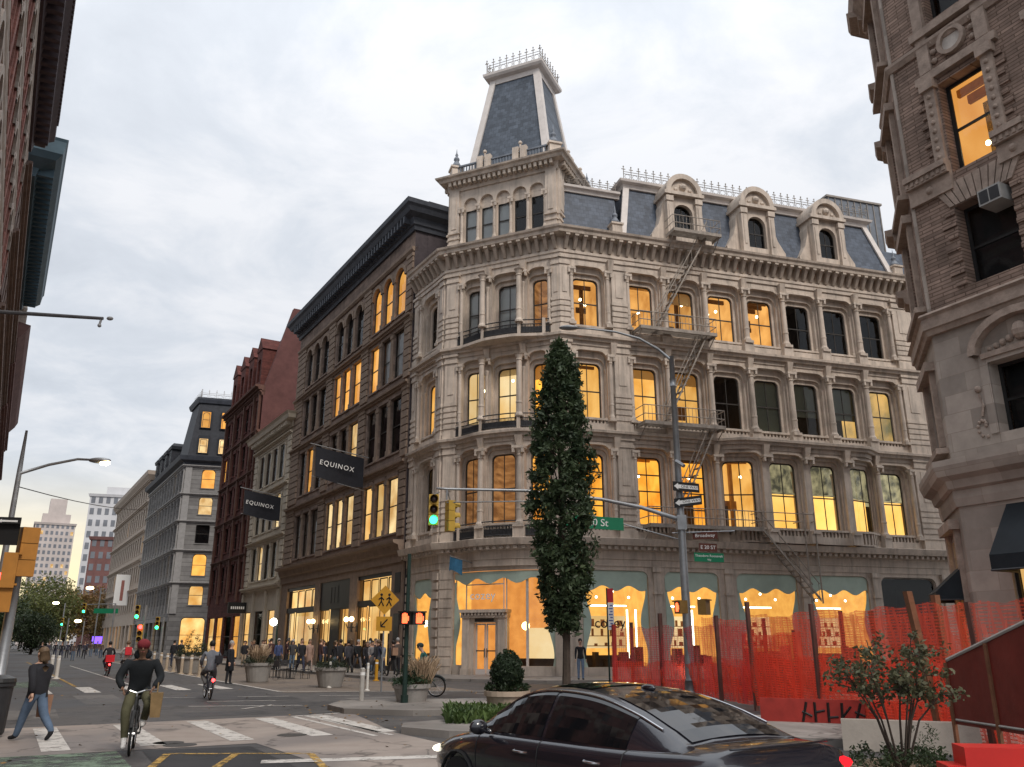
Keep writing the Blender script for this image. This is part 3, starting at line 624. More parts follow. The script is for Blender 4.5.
# steep truncated roof
base = [FT(TW0 + .75, -.75, ZP), FT(TW1 - .75, -.75, ZP), FT(TW1 - .75, -TD + .75, ZP), FT(TW0 + .75, -TD + .75, ZP)]
ZR = 38.3; ti = 1.95
top = [FT(TW0 + ti, -ti, ZR), FT(TW1 - ti, -ti, ZR), FT(TW1 - ti, -TD + ti, ZR), FT(TW0 + ti, -TD + ti, ZR)]
slate_t = mat('tower slate', (.10, .12, .15), .55, .2, 2.5, .3, 9, brick=(.35, .28, .012, (.5, .5, .5)), az=AZC)
mb = MB(); mb.hexa(base + top); rf = mb.build('tower_roof', slate_t, tower)
mb = MB()
cen = (top[0] + top[2]) / 2
for p, q in zip(base, top):
    o1 = (p - Vector((cen.x, cen.y, p.z))).normalized() * .07; k_ = [Vector((.3 * math.cos(a), .3 * math.sin(a), 0)) for a in [R(-AZC + 90) + math.pi / 4 + math.pi / 2 * i for i in range(4)]]
    mb.hexa([p - o1 * 2 + x for x in k_] + [q - o1 * 2 + x for x in k_])
tq = [FT(TW0 + ti, -TD + ti, 0), FT(TW0 + ti, -ti, 0), FT(TW1 - ti, -ti, 0), FT(TW1 - ti, -TD + ti, 0)]
mb.mould(tq, [(-.5, ZR - .45), (.12, ZR - .45), (.14, ZR - .1), (.4, ZR), (.5, ZR + .15), (.52, ZR + .32), (-.5, ZR + .36)], True); mb.face([Vector((p.x, p.y, ZR + .36)) for p in tq])
mb.build('roof_trim', white_rib, rf)
for a, b in zip(tq, tq[1:] + tq[:1]):
    d = (b - a); az = math.degrees(math.atan2(d.x, d.y)); cresting(Fr(a, az), -.3, d.length + .3, .3, ZR + .34, 1.15, .5, rf)

# --- solid core, party walls, flat roof
mb = MB(); core = [FB(0, -3.9, 0), FLC(.9, -3.9, 0), FLC(6.4, -3.9, 0), FL2(25.3, -3.9, 0), FL2(25.3, -16, 0), FB(0, -18, 0)]
mb.face([p + Vector((0, 0, 24.9)) for p in core])
for a, b in zip(core, core[1:] + core[:1]): mb.face([a, b, b + Vector((0, 0, 24.9)), a + Vector((0, 0, 24.9))])
mb.build('core_wall', RM['dark'], LT)
mb = MB(); mb.face([FL2(25.3, 0, 0), FL2(25.3, -16, 0), FL2(25.3, -16, 25), FL2(25.3, 0, 25)]); mb.face([FB(0, 0, 0), FB(0, -18, 0), FB(0, -18, 25), FB(0, 0, 25)])
mb.face([p + Vector((0, 0, 25.04)) for p in (FB(0, 0, 0), C0, CX, FL2(25.3, 0, 0), FL2(25.3, -16, 0), FB(0, -18, 0))]); mb.build('side_wall', stone_d, LT)

# --- shop floor
sage = mat('sage display board', (.44, .54, .46), .7, .08, 1.5); bulk = mat('stone base', (.33, .29, .25), .75, .15, 2)
gw = MB(); warm_strip = emis('tube light', (1, .9, .68), 5)
def scallop(F, u0, u1, z0, z1, n, parent, side=.45, amp=.28, per=1.5, drop=.9, left=True, right=True):
    """flat green fascia with a wavy lower edge and wavy side cheeks"""
    mb = MB(); K = 24; zz = [z1 - drop - amp * math.sin((u0 + (u1 - u0) * k / K) * 2 * math.pi / per + 1) * .5 for k in range(K + 1)]
    for k in range(K):
        a = u0 + (u1 - u0) * k / K; b = u0 + (u1 - u0) * (k + 1) / K; mb.hexa([F(a, n, zz[k]), F(b, n, zz[k + 1]), F(b, n - .05, zz[k + 1]), F(a, n - .05, zz[k]), F(a, n, z1), F(b, n, z1), F(b, n - .05, z1), F(a, n - .05, z1)])
    for s_, on in ((0, left), (1, right)):
        if not on: continue
        for k in range(K):
            za = z0 + (z1 - drop - z0) * k / K; zb = z0 + (z1 - drop - z0) * (k + 1) / K; wa = side * (.62 + .38 * math.cos(za * 1.9 + 1)); wb = side * (.62 + .38 * math.cos(zb * 1.9 + 1))
            if s_ == 0: p = [F(u0, n, za), F(u0 + wa, n, za), F(u0 + wb, n, zb), F(u0, n, zb)]
            else: p = [F(u1 - wa, n, za), F(u1, n, za), F(u1, n, zb), F(u1 - wb, n, zb)]
            q = [x - F.o * .04 for x in p]; mb.hexa([p[0], p[1], q[1], q[0], p[3], p[2], q[2], q[3]])
    return mb.build('display_board', sage, parent)
def shop(F, u0, u1, z0, z1, dark=False, r=.4, tubes=(), sign=None):
    ol = arch((u0 + u1) / 2, u1 - u0, z0, z1, r, 4); o = window(F, LT, ol, -.16, 'dark', 0, 0, (0, 0), .08, iron_g, rooms=False, name='shop_window')
    mb = MB(); d = 3.2; n = -.26
    for p in ([F(u0, n - d, z0), F(u1, n - d, z0), F(u1, n - d, z1 + .2), F(u0, n - d, z1 + .2)], [F(u0, n, z1 + .2), F(u1, n, z1 + .2), F(u1, n - d, z1 + .2), F(u0, n - d, z1 + .2)], [F(u0, n, z0), F(u0, n - d, z0), F(u0, n - d, z1 + .2), F(u0, n, z1 + .2)], [F(u1, n, z0), F(u1, n - d, z0), F(u1, n - d, z1 + .2), F(u1, n, z1 + .2)]): mb.face(p)
    mb.build('shop_wall', RM['dark' if dark else 'shop'], o)
    if dark: return o
    scallop(F, u0 + .05, u1 - .05, z0, z1 - .02, -.07, o)
    mb = MB(); mb.box(F, u0 + .2, u1 - .2, n - 2.6, n - 2.5, z0 + .9, z0 + 2.6); dw = mb.build('display_wall', RM['cream'], o)
    mb = MB()
    for r_ in range(3):
        mb.box(F, u0 + .3, u1 - .3, n - 2.5, n - 2.3, z0 + 1.0 + r_ * .52, z0 + 1.04 + r_ * .52)
        k = u0 + .4
        while k < u1 - .5: w = rnd.uniform(.08, .3); mb.box(F, k, k + w, n - 2.45, n - 2.35, z0 + 1.04 + r_ * .52, z0 + 1.04 + r_ * .52 + rnd.uniform(.1, .38)); k += w + rnd.uniform(.15, .5)
    mb.build('shelf', mat('tan goods', (.22, .11, .05), .8, .3, 2), o)
    mb = MB(); mb.box(F, u0 + .2, u1 - .2, n - 1.9, n - 1.2, z0, z0 + .55)
    for k in range(5): u = u0 + (u1 - u0) * (k + .5) / 5 + rnd.uniform(-.2, .2); mb.box(F, u - rnd.uniform(.1, .35), u + rnd.uniform(.1, .3), n - 1.1, n - .7, z0, z0 + rnd.uniform(.3, 1.1))
    mb.build('display_furniture', shadow_f, o)
    mb = MB(); mb.box(F, u0 + .25, u1 - .25, n - 2.2, n - 2.12, z1 - 1.75, z1 - 1.68)
    for k in range(4): mb.ball(F(u0 + (u1 - u0) * (k + .5) / 4, n - 1.3, z1 - 1.0 - .3 * (k % 2)), .07, 6)
    for u in tubes: mb.box(F, u - .035, u + .035, n - .9, n - .84, z0 + .4, z0 + 2.9)
    mb.build('tube_light', warm_strip, o); return o
F2g, FCg = FL2, Fr(C0, AZC, bow_of(.9, 6.9, .6, 2.2, lambda z: 1.))
OPN = [(1.2, 5.0, 0), (5.95, 9.25, 0), (10.35, 14.25, 0), (15.05, 19.05, 0), (19.95, 23.9, 1)]
edges = [.9] + [(OPN[i][1] + OPN[i + 1][0]) / 2 for i in range(4)] + [25.25]
for i, (a, b, dk) in enumerate(OPN):
    ol = arch((a + b) / 2, b - a, .55, 5.4, .4, 4); panel(gw, F2g, edges[i], edges[i + 1], 0, 5.75, ol, 0, .24); shop(F2g, a, b, .55, 5.4, bool(dk), tubes=((4.2, 4.7), (6.6, 8.1), (), (), ())[i])
panel(gw, F2g, .28, .9, 0, 5.75, arch(.6, .01, 1, 1.01, 0), 0, 0)
for u in (.6, 5.47, 9.8, 14.65, 19.5, 24.5):
    w = .2 if u > 1 else .28; gw.box(F2g, u - w, u + w, -.1, .12, 0, 5.6); gw.box(F2g, u - w - .07, u + w + .07, -.1, .2, 0, .6); gw.box(F2g, u - w - .06, u + w + .06, -.1, .18, 4.2, 4.34); gw.box(F2g, u - w - .06, u + w + .06, -.1, .2, 5.35, 5.6)
# corner shop front with its portal
panel(gw, FCg, 0, .95, 0, 5.75, arch(.4, .01, 1, 1.01, 0), 0, 0); panel(gw, FCg, 6.85, LC, 0, 5.75, arch(7.2, .01, 1, 1.01, 0), 0, 0)
for k in range(10):
    gw.box(FCg, .1, .85, -.1, .12, .55 + k * .5, .92 + k * .5)
gw.box(FCg, .05, .9, -.2, .09, 0, 5.6); gw.box(FCg, 6.9, LC - .05, -.1, .14, 0, 5.6)
for k in range(12): u = .95 + 5.9 * k / 12; u2 = .95 + 5.9 * (k + 1) / 12; gw.face([FCg(u, 0, 5.4), FCg(u2, 0, 5.4), FCg(u2, 0, 5.75), FCg(u, 0, 5.75)])
panel(gw, FB, 0, 4.35, 0, 5.75, arch(2.2, 2.4, .5, 5.2, .4), 0, .24)
for k in range(10): gw.box(FB, 3.65, 4.3, -.1, .12, .55 + k * .5, .92 + k * .5); gw.box(FB, .05, .6, -.1, .12, .55 + k * .5, .92 + k * .5)
shop(FB, 1.0, 3.4, .5, 5.2)
gw.box(FCg, 4.25, 6.85, -.35, .05, 0, .6, 4); gw.box(FCg, .95, 1.75, -.35, .05, 0, .6, 2)
gwo = gw.build('shop_wall', stone, LT)
def cpane(u0, u1, z0, z1, n, kind='shop'):
    ol = arch((u0 + u1) / 2, u1 - u0, z0, z1, 0); return window(FCg, LT, ol, n, kind, 0, 0, (0, 0), .06, white_rib, rooms=False, name='shop_window')
cpane(.95, 1.72, .6, 5.4, -.2); cpane(4.25, 5.4, .6, 5.4, -.2); cpane(5.4, 6.85, .6, 5.4, -.2)
tr = cpane(1.72, 4.2, 3.42, 4.75, -.12); cpane(1.72, 4.2, 4.75, 5.4, -.12)
scallop(FCg, .95, 6.85, .6, 5.38, -.06, LT, .4, .3, 1.6, .5, True, True)
mb = MB(); FX = FLC
for p in ([FX(.7, -2.6, .1), FX(7.0, -2.6, .1), FX(7.0, -2.6, 5.5), FX(.7, -2.6, 5.5)], [FX(.7, 0, 5.5), FX(7.0, 0, 5.5), FX(7.0, -2.6, 5.5), FX(.7, -2.6, 5.5)]): mb.face(p)
mb.build('shop_wall', emis('brick shop wall', (.70, .27, .06), 1.0, (.58, .21, .045), 2.2), LT)
mb = MB(); mb.box(FX, 4.5, 6.6, -2.0, -1.9, .9, 2.5); mb.build('display_wall', RM['cream'], LT)
mb = MB(); mb.ball(FX(4.6, -1.4, 2.6), .22); mb.build('globe_lamp', globe_m, LT)
mb = MB(); mb.box(FX, 4.4, 6.6, -1.2, -.8, .1, .95); mb.build('display_furniture', shadow_f, LT)
# portal
mb = MB(); FPt = Fr(FCg(1.72, 0.05, 0), AZC)
mb.box(FPt, 0, .42, -.3, .25, 0, 3.0); mb.box(FPt, 2.1, 2.52, -.3, .25, 0, 3.0); mb.box(FPt, -.05, .47, -.3, .3, 0, .45); mb.box(FPt, 2.05, 2.57, -.3, .3, 0, .45)
mb.box(FPt, .42, 2.1, -.3, .1, 2.75, 3.0); mb.box(FPt, .42, .62, -.3, .1, .12, 2.75); mb.box(FPt, 1.9, 2.1, -.3, .1, .12, 2.75); mb.box(FPt, -.06, 2.58, -.3, .32, 3.0, 3.12); mb.box(FPt, -.12, 2.64, -.3, .45, 3.26, 3.42)
for k in range(13): u = .05 + k * .2; mb.box(FPt, u - .05, u + .05, .2, .4, 3.12, 3.26)
mb.box(FPt, -.06, 2.58, -.3, .25, 3.12, 3.26); mb.box(FPt, 0, 2.52, -.6, 1.0, 0, .12)
pt = mb.build('portal', stone, LT)
mb = MB(); mb.box(FPt, .7, 1.8, .1, .14, 2.8, 2.96); mb.build('transom', sash, pt)
for k in range(2):
    a = .64 + k * .63; mb = MB()
    ol = arch(a + .31, .61, .14, 2.72, 0); i_ = inset(ol, .09, .09); i_ = [(x, max(z, .42)) for x, z in i_]
    mb.ring(FPt, ol, -.1, i_, -.1, True); mb.ring(FPt, i_, -.1, i_, -.15, True); d_ = mb.build('door', white_rib, pt)
    mb = MB(); mb.face([FPt(u, -.13, z) for u, z in reversed(i_)]); mb.build('pane', glass, d_)
    mb = MB(); u = a + (.55 if k == 0 else .06); mb.tube([FPt(u, -.04, 1.0), FPt(u, -.04, 1.45)], .025, 6); mb.box(FPt, a + .06, a + .55, -.09, -.07, 1.3, 1.36); mb.build('handle', iron, d_)
lettering = mat('pale lettering', (.92, .9, .86), .5, .02)
text_mesh('shop_sign', 'cozey', .62, lettering, LT, face_mat(FCg(2.95, -.04, 4.12), FLC.d), .015, 1.05)
dark_letter = mat('black lettering', (.03, .03, .03), .5, .02)
text_mesh('shop_sign', 'cozey', .74, dark_letter, LT, face_mat(FL2(2.75, -.1, 2.7), FL2.d), .01, 1.02)

# --- fire escape on the side street front
fe_r = MB(); fe = MB()
mats_fe = mat('fire escape iron', (.31, .27, .23), .65, .3, 3)
def fe_plat(u0, u1, z, dn=1.15, base=0.):
    for k in range(9): n = base + .1 + dn * k / 9; fe.box(FL2, u0, u1, n, n + .07, z, z + .05)
    fe.box(FL2, u0, u1, base + dn, base + dn + .06, z - .14, z + .06); fe.box(FL2, u0, u0 + .06, base, base + dn, z - .14, z + .06); fe.box(FL2, u1 - .06, u1, base, base + dn, z - .14, z + .06)
    for zz in (.45, .95):
        fe.tube([FL2(u0, base, z + zz), FL2(u0, base + dn, z + zz), FL2(u1, base + dn, z + zz), FL2(u1, base, z + zz)], .028, 5)
    n_ = int((u1 - u0) / .22)
    for k in range(n_ + 1): u = u0 + (u1 - u0) * k / n_; fe.tube([FL2(u, base + dn, z), FL2(u, base + dn, z + .95)], .013, 4)
    for u in (u0 + .1, u1 - .1): fe.tube([FL2(u, base, z - .9), FL2(u, base + dn, z - .1)], .03, 5)
def fe_stair(ua, za, ub, zb, n0=.35, w=.6):
    for n in (n0, n0 + w):
        a, b = FL2(ua, n, za), FL2(ub, n, zb); up = Vector((0, 0, .16)); fe.hexa([a - FL2.o * .03, a + FL2.o * .03, a + FL2.o * .03 + up, a - FL2.o * .03 + up, b - FL2.o * .03, b + FL2.o * .03, b + FL2.o * .03 + up, b - FL2.o * .03 + up])
        fe.tube([a + Vector((0, 0, .95)), b + Vector((0, 0, .95))], .028, 5)
        for t in (.02, .35, .68, .98): p = a.lerp(b, t); fe.tube([p, p + Vector((0, 0, .95))], .016, 4)
    n_ = 13
    for k in range(n_): t = (k + .5) / n_; p = FL2(ua + (ub - ua) * t, n0, za + (zb - za) * t); q = p + FL2.o * w; d = FL2.d * .11; fe.hexa([p - d, p + d, q + d, q - d, p - d + Vector((0, 0, .03)), p + d + Vector((0, 0, .03)), q + d + Vector((0, 0, .03)), q - d + Vector((0, 0, .03))])
fe_plat(4.7, 9.6, 19.0); fe_plat(4.7, 9.7, 13.4); fe_plat(4.7, 11.6, 7.75); fe_plat(7.0, 10.2, 25.35, 1.0, .5)
fe_stair(5.9, 19.05, 9.6, 25.5); fe_stair(6.2, 13.45, 9.1, 18.95); fe_stair(6.4, 7.8, 9.2, 13.35); fe_stair(14.9, 3.9, 11.5, 7.75, .5)
for u in (14.3, 15.0): fe.tube([FL2(u, 1.1, 3.8), FL2(u, 1.1, 8.8)], .045, 6); fe.tube([FL2(u, .1, 8.3), FL2(u, 1.1, 8.3)], .035, 5)
fe.tube([FL2(14.3, 1.1, 8.7), FL2(15.0, 1.1, 8.7)], .04, 5)
for u in (9.9, 11.6): fe.tube([FL2(u, 1.1, 7.75), FL2(u, 1.1, 8.8)], .03, 5)
fe.tube([FL2(11.6, 1.1, 8.7), FL2(14.3, 1.1, 8.7)], .028, 5); fe.tube([FL2(11.6, 1.1, 8.25), FL2(14.3, 1.1, 8.25)], .028, 5)
fe.build('fire_escape', mats_fe, LT)
# ------------------------------------------------------------------ neighbouring buildings
def bp(u, n=0): return C0B - DBW * u + Vector((-.857, -.515, 0)) * n      # along the west Broadway line, u from the corner
far_glass = glassmat('far window glass', refl=.5, base=.01)
def lit_kind(p, kinds): return rnd.choice(kinds) if rnd.random() < p else 'dark'
RM['warm'] = emis('warm store light', (1.0, .66, .26), 1.0, (.75, .36, .09), .5); RM['palewarm'] = emis('pale office light', (1.0, .72, .36), 1.0, (.55, .30, .10), .6)
RM['glow'] = emis('orange room glow', (1.0, .48, .11), 1.0, (.75, .3, .05), .6)
def far_window(F, root, ol, n, kind, mull=(0, 1), fm=None, back=.12, fw=.07, blank=False):
    o = window(F, root, ol, n, kind, 0, 0, mull, fw, fm or sash, rooms=False, gm=far_glass)
    a, b = ol[0][0], ol[-1][0]; z0 = ol[0][1]; z1 = max(p[1] for p in ol); mb = MB()
    mb.face([F(a - .1, n - back, z0 - .1), F(b + .1, n - back, z0 - .1), F(b + .1, n - back, z1 + .1), F(a - .1, n - back, z1 + .1)])
    mb.build('room_wall', RM[kind], o); return o
def grid(root, F, mb, cols, z0, z1, oz0, oz1, kindf, u_lo, u_hi, r=0., depth=.35, sill=True, fm=None, ow=None, mull=(0, 1), lintel=0., rise=0.):
    """one storey: windows centred in cols [(centre, opening width)], wall from u_lo to u_hi"""
    e = [u_lo] + [(cols[i][0] + cols[i + 1][0]) / 2 for i in range(len(cols) - 1)] + [u_hi]
    for i, (c, w) in enumerate(cols):
        ol = seg_arch(c, w, oz0, oz1, rise) if rise else arch(c, w, oz0, oz1, r, 5)
        panel(mb, F, e[i], e[i + 1], z0, z1, ol, 0, depth)
        if sill: mb.box(F, c - w / 2 - .08, c + w / 2 + .08, -.1, .09, oz0 - .14, oz0 - .02)
        if lintel: mb.box(F, c - w / 2 - .12, c + w / 2 + .12, -.02, .07, oz1 + .02, oz1 + lintel)
        k = kindf(i)
        if k: far_window(F, root, ol, -depth + .04, k, mull, fm)
def block(root, m, F, u0, u1, dep, h, z0=0., n0=-.45, name='side_wall', roof=None):
    mb = MB(); mb.box(F, u0, u1, -dep, n0, z0, h); return mb.build(name, m, root)

RM['lampglow'] = emis('lamp lit room', (1.0, .46, .12), .8, (.85, .34, .07), .5)
# --- brown stone building, 3 groups of 3 windows
brown = mat('brown stone', (.29, .215, .175), .85, .2, 1.6, .25, 10, streak=.35, brick=(1.1, .42, .012, (.6, .6, .6)), az=149)
brown_d = mat('dark cornice metal', (.06, .066, .08), .6, .25, 1.5); brown_l = mat('brown carved stone', (.25, .185, .14), .85, .18, 2, .2, 12)
EQ = empty('brownstone_building', bp(4.5), 'dark brownstone commercial building with deep black cornice beside the pale corner building', 'building')
FE = Fr(bp(29.9), 149); WE = 25.4; fx = lambda ub: 29.9 - ub     # broadway coordinate -> facade u
wl = MB(); pl = MB()
GR = [(fx(27.5), fx(21.3)), (fx(19.7), fx(13.4)), (fx(11.9), fx(5.6))]
ROWS = [(7.7, 12.7, 8.3, 11.85), (12.7, 17.9, 13.5, 17.2), (17.9, 22.5, 18.6, 22.0), (22.5, 27.2, 23.1, 26.5)]
ED = [0, (GR[0][1] + GR[1][0]) / 2, (GR[1][1] + GR[2][0]) / 2, WE]
LITP = [1.0, .8, .6, .3]
for ri, (z0, z1, a, b) in enumerate(ROWS):
    for gi, (g0, g1) in enumerate(GR):
        w = (g1 - g0) / 3; cols = [(g0 + w * (k + .5), 1.62) for k in range(3)]
        def kf(i, ri=ri, gi=gi):
            if ri == 3: return 'glow' if gi == 2 else 'dark'
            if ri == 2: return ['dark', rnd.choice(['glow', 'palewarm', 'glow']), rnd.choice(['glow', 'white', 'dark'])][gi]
            return lit_kind(LITP[ri], ['palewarm', 'palewarm', 'warm', 'white'] if ri == 0 else ['palewarm', 'glow', 'dark'])
        grid(EQ, FE, wl, cols, z0, z1, a, b, kf, ED[gi], ED[gi + 1], r=.75 if ri == 3 else 0., depth=.2, lintel=.28 if ri < 3 else 0)
        for k in (1, 2): u = g0 + w * k; pl.box(FE, u - .22, u + .22, -.05, .06, a - .1, b + .1); pl.box(FE, u - .27, u + .27, -.05, .1, b - .35, b - .1); pl.box(FE, u - .27, u + .27, -.05, .1, a - .1, a + .3)
    for a_, b_ in ((0, GR[0][0]), (GR[0][1], GR[1][0]), (GR[1][1], GR[2][0]), (GR[2][1], WE)):
        zz = z0 + .3
        while zz < z1 - .5: pl.box(FE, a_ + .1, b_ - .1, -.02, .11, zz, zz + .42); zz += .5
        pl.box(FE, a_ + .05, b_ - .05, -.02, .16, z1 - .55, z1 - .3)
    pl.mould([FE(0, 0, 0), FE(WE, 0, 0)], LED(z1, .35, .3)) if ri < 3 else None
for gi in range(3):   # round hoods of the top storey
    g0, g1 = GR[gi]; w = (g1 - g0) / 3
    for k in range(3):
        c = g0 + w * (k + .5); o1 = arch(c, 1.55, 25.6, 26.53, .77, 6)[1:-1]; o2 = arch(c, 2.0, 25.6, 26.78, .99, 6)[1:-1]
        pl.ring(FE, o1, .14, o2, .14); pl.ring(FE, o1, .14, o1, -.02); pl.ring(FE, o2, .14, o2, -.02)
wl.face([FE(0, 0, 27.2), FE(WE, 0, 27.2), FE(WE, 0, 29), FE(0, 0, 29)])
wl.build('wall', brown, EQ); pl.build('pilaster', brown_l, EQ, kind='stuff')
mb = MB(); mb.mould([FE(0, -8, 0), FE(0, 0, 0), FE(WE, 0, 0), FE(WE, -8, 0)], [(-.3, 28.5), (.15, 28.5), (.2, 28.8), (.3, 28.85), (.4, 29.3), (.8, 29.5), (.95, 29.8), (1.1, 29.95), (1.15, 30.25), (-.4, 30.4)])
for k in range(48): u = .3 + k * (WE - .6) / 47; mb.box(FE, u - .12, u + .12, .25, .8, 28.95, 29.46)
mb.build('cornice', brown_d, EQ)
pl = MB(); pl.mould([FE(0, 0, 0), FE(WE, 0, 0)], [(-.2, 6.4), (.12, 6.4), (.12, 6.9), (.3, 7.0), (.4, 7.4), (.7, 7.5), (.75, 7.68), (-.2, 7.72)]); pl.mould([FE(0, 0, 0), FE(WE, 0, 0)], [(-.2, 27.0), (.1, 27.0), (.22, 27.15), (.22, 27.3), (-.2, 27.35)]); pl.build('ledge', brown_l, EQ)
block(EQ, brown_l, FE, 0, WE, 20, 29.6, 0, -2.2)
mb = MB(); mb.face([FE(WE, 0, 0), FE(WE, -20, 0), FE(WE, -20, 29.6), FE(WE, 0, 29.6)]); mb.face([FE(0, 0, 0), FE(0, -20, 0), FE(0, -20, 29.6), FE(0, 0, 29.6)]); mb.box(FE, WE - 2.4, WE + .02, -4.5, -.9, 24, 31.0); mb.build('party_wall', mat('dark party brick', (.075, .062, .066), .9, .2, 3), EQ)
# ground floor: shop windows, dark entrance, transom lights, wall lamps
gl = MB(); zs = (0.35, 4.2); 
ent = [(GR[0][0] - .6, GR[0][1] + .4, 'store'), (GR[1][0], GR[1][1], 'door'), (GR[2][0] - .1, GR[2][1] - .6, 'store')]
eds = [0, ED[1], ED[2], WE]
darkframe = mat('black shop frame', (.02, .02, .02), .4, .2, 3)
for i, (a, b, kd) in enumerate(ent):
    ol = arch((a + b) / 2, b - a, .1, 5.95, 0); panel(gl, FE, eds[i], eds[i + 1], 0, 6.4, ol, 0, .2)
    n = 4; w = (b - a) / n
    for k in range(n):      # transom lights
        if kd == 'door': continue
        far_window(FE, EQ, arch(a + w * (k + .5), w - .12, 4.35, 5.7, 0), -.4, 'warm', (0, 0), darkframe, .1)
    mb = MB(); mb.box(FE, a, b, -.2, -.08, 4.0, 4.35); mb.box(FE, a, b, -.2, -.08, 5.7, 5.95); mb.box(FE, a, b, -.2, -.1, .1, .4)
    if kd == 'door': mb.box(FE, a, b, -.2, -.08, 4.35, 5.7); mb.box(FE, a + 2.2, a + 4.0, -.2, -.16, .1, 4.0)
    mb.build('shop_front', darkframe, EQ)
    spans = [(a, a + w * 1.2), (a + w * 1.3, b - .1)] if kd == 'store' else [(a, a + 2.1), (a + 4.1, b)]
    for p, q in spans: 
        o = far_window(FE, EQ, arch((p + q) / 2, q - p - .1, .4, 4.0, 0), -.13, 'warm', (1, 0), darkframe, .3)
        m2 = MB()
        for k in range(3): u = p + (q - p) * (k + .5) / 3; m2.box(FE, u - .2, u + .2, -.38, -.3, .4, rnd.uniform(1.2, 2.3))
        m2.build('display', shadow_f, o)
    if kd == 'door': far_window(FE, EQ, arch(a + 3.1, 1.5, 4.4, 5.6, 0), -.06, 'warm', (1, 0), darkframe, .3)
for u in (fx(4.9),): gl.box(FE, u - .5, u + .45, -.1, .02, 0, 6.4)
mb = MB(); mb.box(FE, WE - 1.05, WE - .25, .02, .06, 4.6, 5.8); mb.box(FE, WE - 1.05, WE - .25, .02, .06, .2, 3.4); mb.build('side_door', darkframe, EQ)
gl.build('shop_wall', brown_l, EQ)
for u in (GR[0][1] + .75, GR[1][1] + .8, GR[1][0] + .15, GR[2][0] + .3):
    mb = MB(); mb.tube([FE(u, 0, 2.75), FE(u, .3, 2.65), FE(u, .42, 2.9)], .035, 6); mb.box(FE, u - .12, u + .12, 0, .06, 2.4, 3.0); o = mb.build('wall_lamp', iron, EQ)
    mb = MB(); mb.smooth = True; mb.ball(FE(u, .42, 3.2), .16, 10); mb.build('globe', emis('lamp globe', (1, .70, .32), 9), o)

# --- narrow cream building
cream = mat('cream painted stone', (.50, .44, .35), .75, .12, 1.5, .1, 8); CR = empty('cream_building', bp(36.4), 'narrow cream building squeezed between the brownstone and the red brick building', 'building')
FK = Fr(bp(42.7), 149); WK = 12.7; wl = MB()
for z0, z1, a, b in ((6.6, 10.9, 7.2, 10.3), (10.9, 15.4, 11.6, 14.7), (15.4, 20.0, 16.1, 19.3)):
    cols = [(1.8 + 2.28 * k + 1.0, 1.7) for k in range(4)]; grid(CR, FK, wl, cols, z0, z1, a, b, lambda i: lit_kind(.15, ['white', 'palewarm']), 0, WK, .0, .14)
    for k in range(5): u = 1.66 + 2.28 * k; wl.box(FK, u - .16, u + .16, -.02, .1, a, b); wl.box(FK, u - .2, u + .2, -.02, .14, b - .3, b)
    for u in (.15, WK - 1.25): 
        zz = z0 + .2
        while zz < z1 - .5: wl.box(FK, u, u + 1.1, -.02, .12, zz, zz + .5); zz += .6
    wl.mould([FK(0, 0, 0), FK(WK, 0, 0)], LED(z1, .35, .25))
wl.face([FK(0, 0, 20), FK(WK, 0, 20), FK(WK, 0, 21.2), FK(0, 0, 21.2)])
cols = [(2.2, 2.6), (6.3, 3.4), (10.4, 2.6)]; grid(CR, FK, wl, cols, 0, 6.2, .4, 4.4, lambda i: ['warm', 'dark', 'warm'][i], 0, WK, 0, .15, False)
wl.mould([FK(0, 0, 0), FK(WK, 0, 0)], LED(6.6, .5, .35))
for u in (.4, 4.2, 8.4, 12.2): wl.box(FK, u - .25, u + .25, -.02, .2, 0, 6.1)
wl.build('wall', cream, CR)
mb = MB(); mb.mould([FK(0, -6, 0), FK(0, 0, 0), FK(WK, 0, 0), FK(WK, -6, 0)], [(-.3, 20.3), (.2, 20.3), (.25, 20.8), (.75, 20.95), (.85, 21.3), (1.0, 21.5), (-.4, 21.7)])
for k in range(24): u = .3 + k * (WK - .6) / 23; mb.box(FK, u - .1, u + .1, .1, .65, 20.5, 20.9)
mb.build('cornice', cream, CR); block(CR, cream, FK, 0, WK, 16, 21, 0, -2)

# --- red brick building with dormers
red = mat('red brick', (.13, .042, .034), .9, .25, 2, .3, 14, brick=(.5, .16, .012, (.55, .5, .5)), az=149); redp = mat('red party brick', (.115, .05, .045), .9, .2, .8, .2, 14)
redtrim = mat('brownstone trim', (.12, .06, .045), .85, .2, 2)
RB = empty('red_brick_building', bp(50), 'tall red brick building with brown trim and a row of roof dormers', 'building'); FRd = Fr(bp(58.5), 149); WR = 15.8; wl = MB(); tr_ = MB()
for i, (z0, z1, a, b) in enumerate(((5.6, 10.2, 6.6, 9.4), (10.2, 14.4, 11.0, 13.6), (14.4, 18.6, 15.2, 17.8), (18.6, 22.8, 19.4, 22.0), (22.8, 27.0, 23.6, 26.2))):
    cols = [(1.5 + 2.13 * k, 1.25) for k in range(7)]; grid(RB, FRd, wl, cols, z0, z1, a, b, lambda q: lit_kind(.1, ['white', 'palewarm', 'glow']), 0, WR, 0, .14, True, None, None, (0, 1), .3)
    tr_.mould([FRd(0, 0, 0), FRd(WR, 0, 0)], LED(z1, .3, .25))
    for k in (0, 2, 4, 6, 7): u = .42 + 2.13 * k; u = min(u, WR - .3); tr_.box(FRd, u - .2, u + .2, -.02, .22, z0, z1)
cols = [(2.4, 3.0), (6.2, 3.0), (10, 3.0), (13.8, 2.8)]; grid(RB, FRd, wl, cols, 0, 5.6, .3, 4.2, lambda i: ['warm', 'glow', 'dark', 'glow'][i], 0, WR, 0, .15, False)
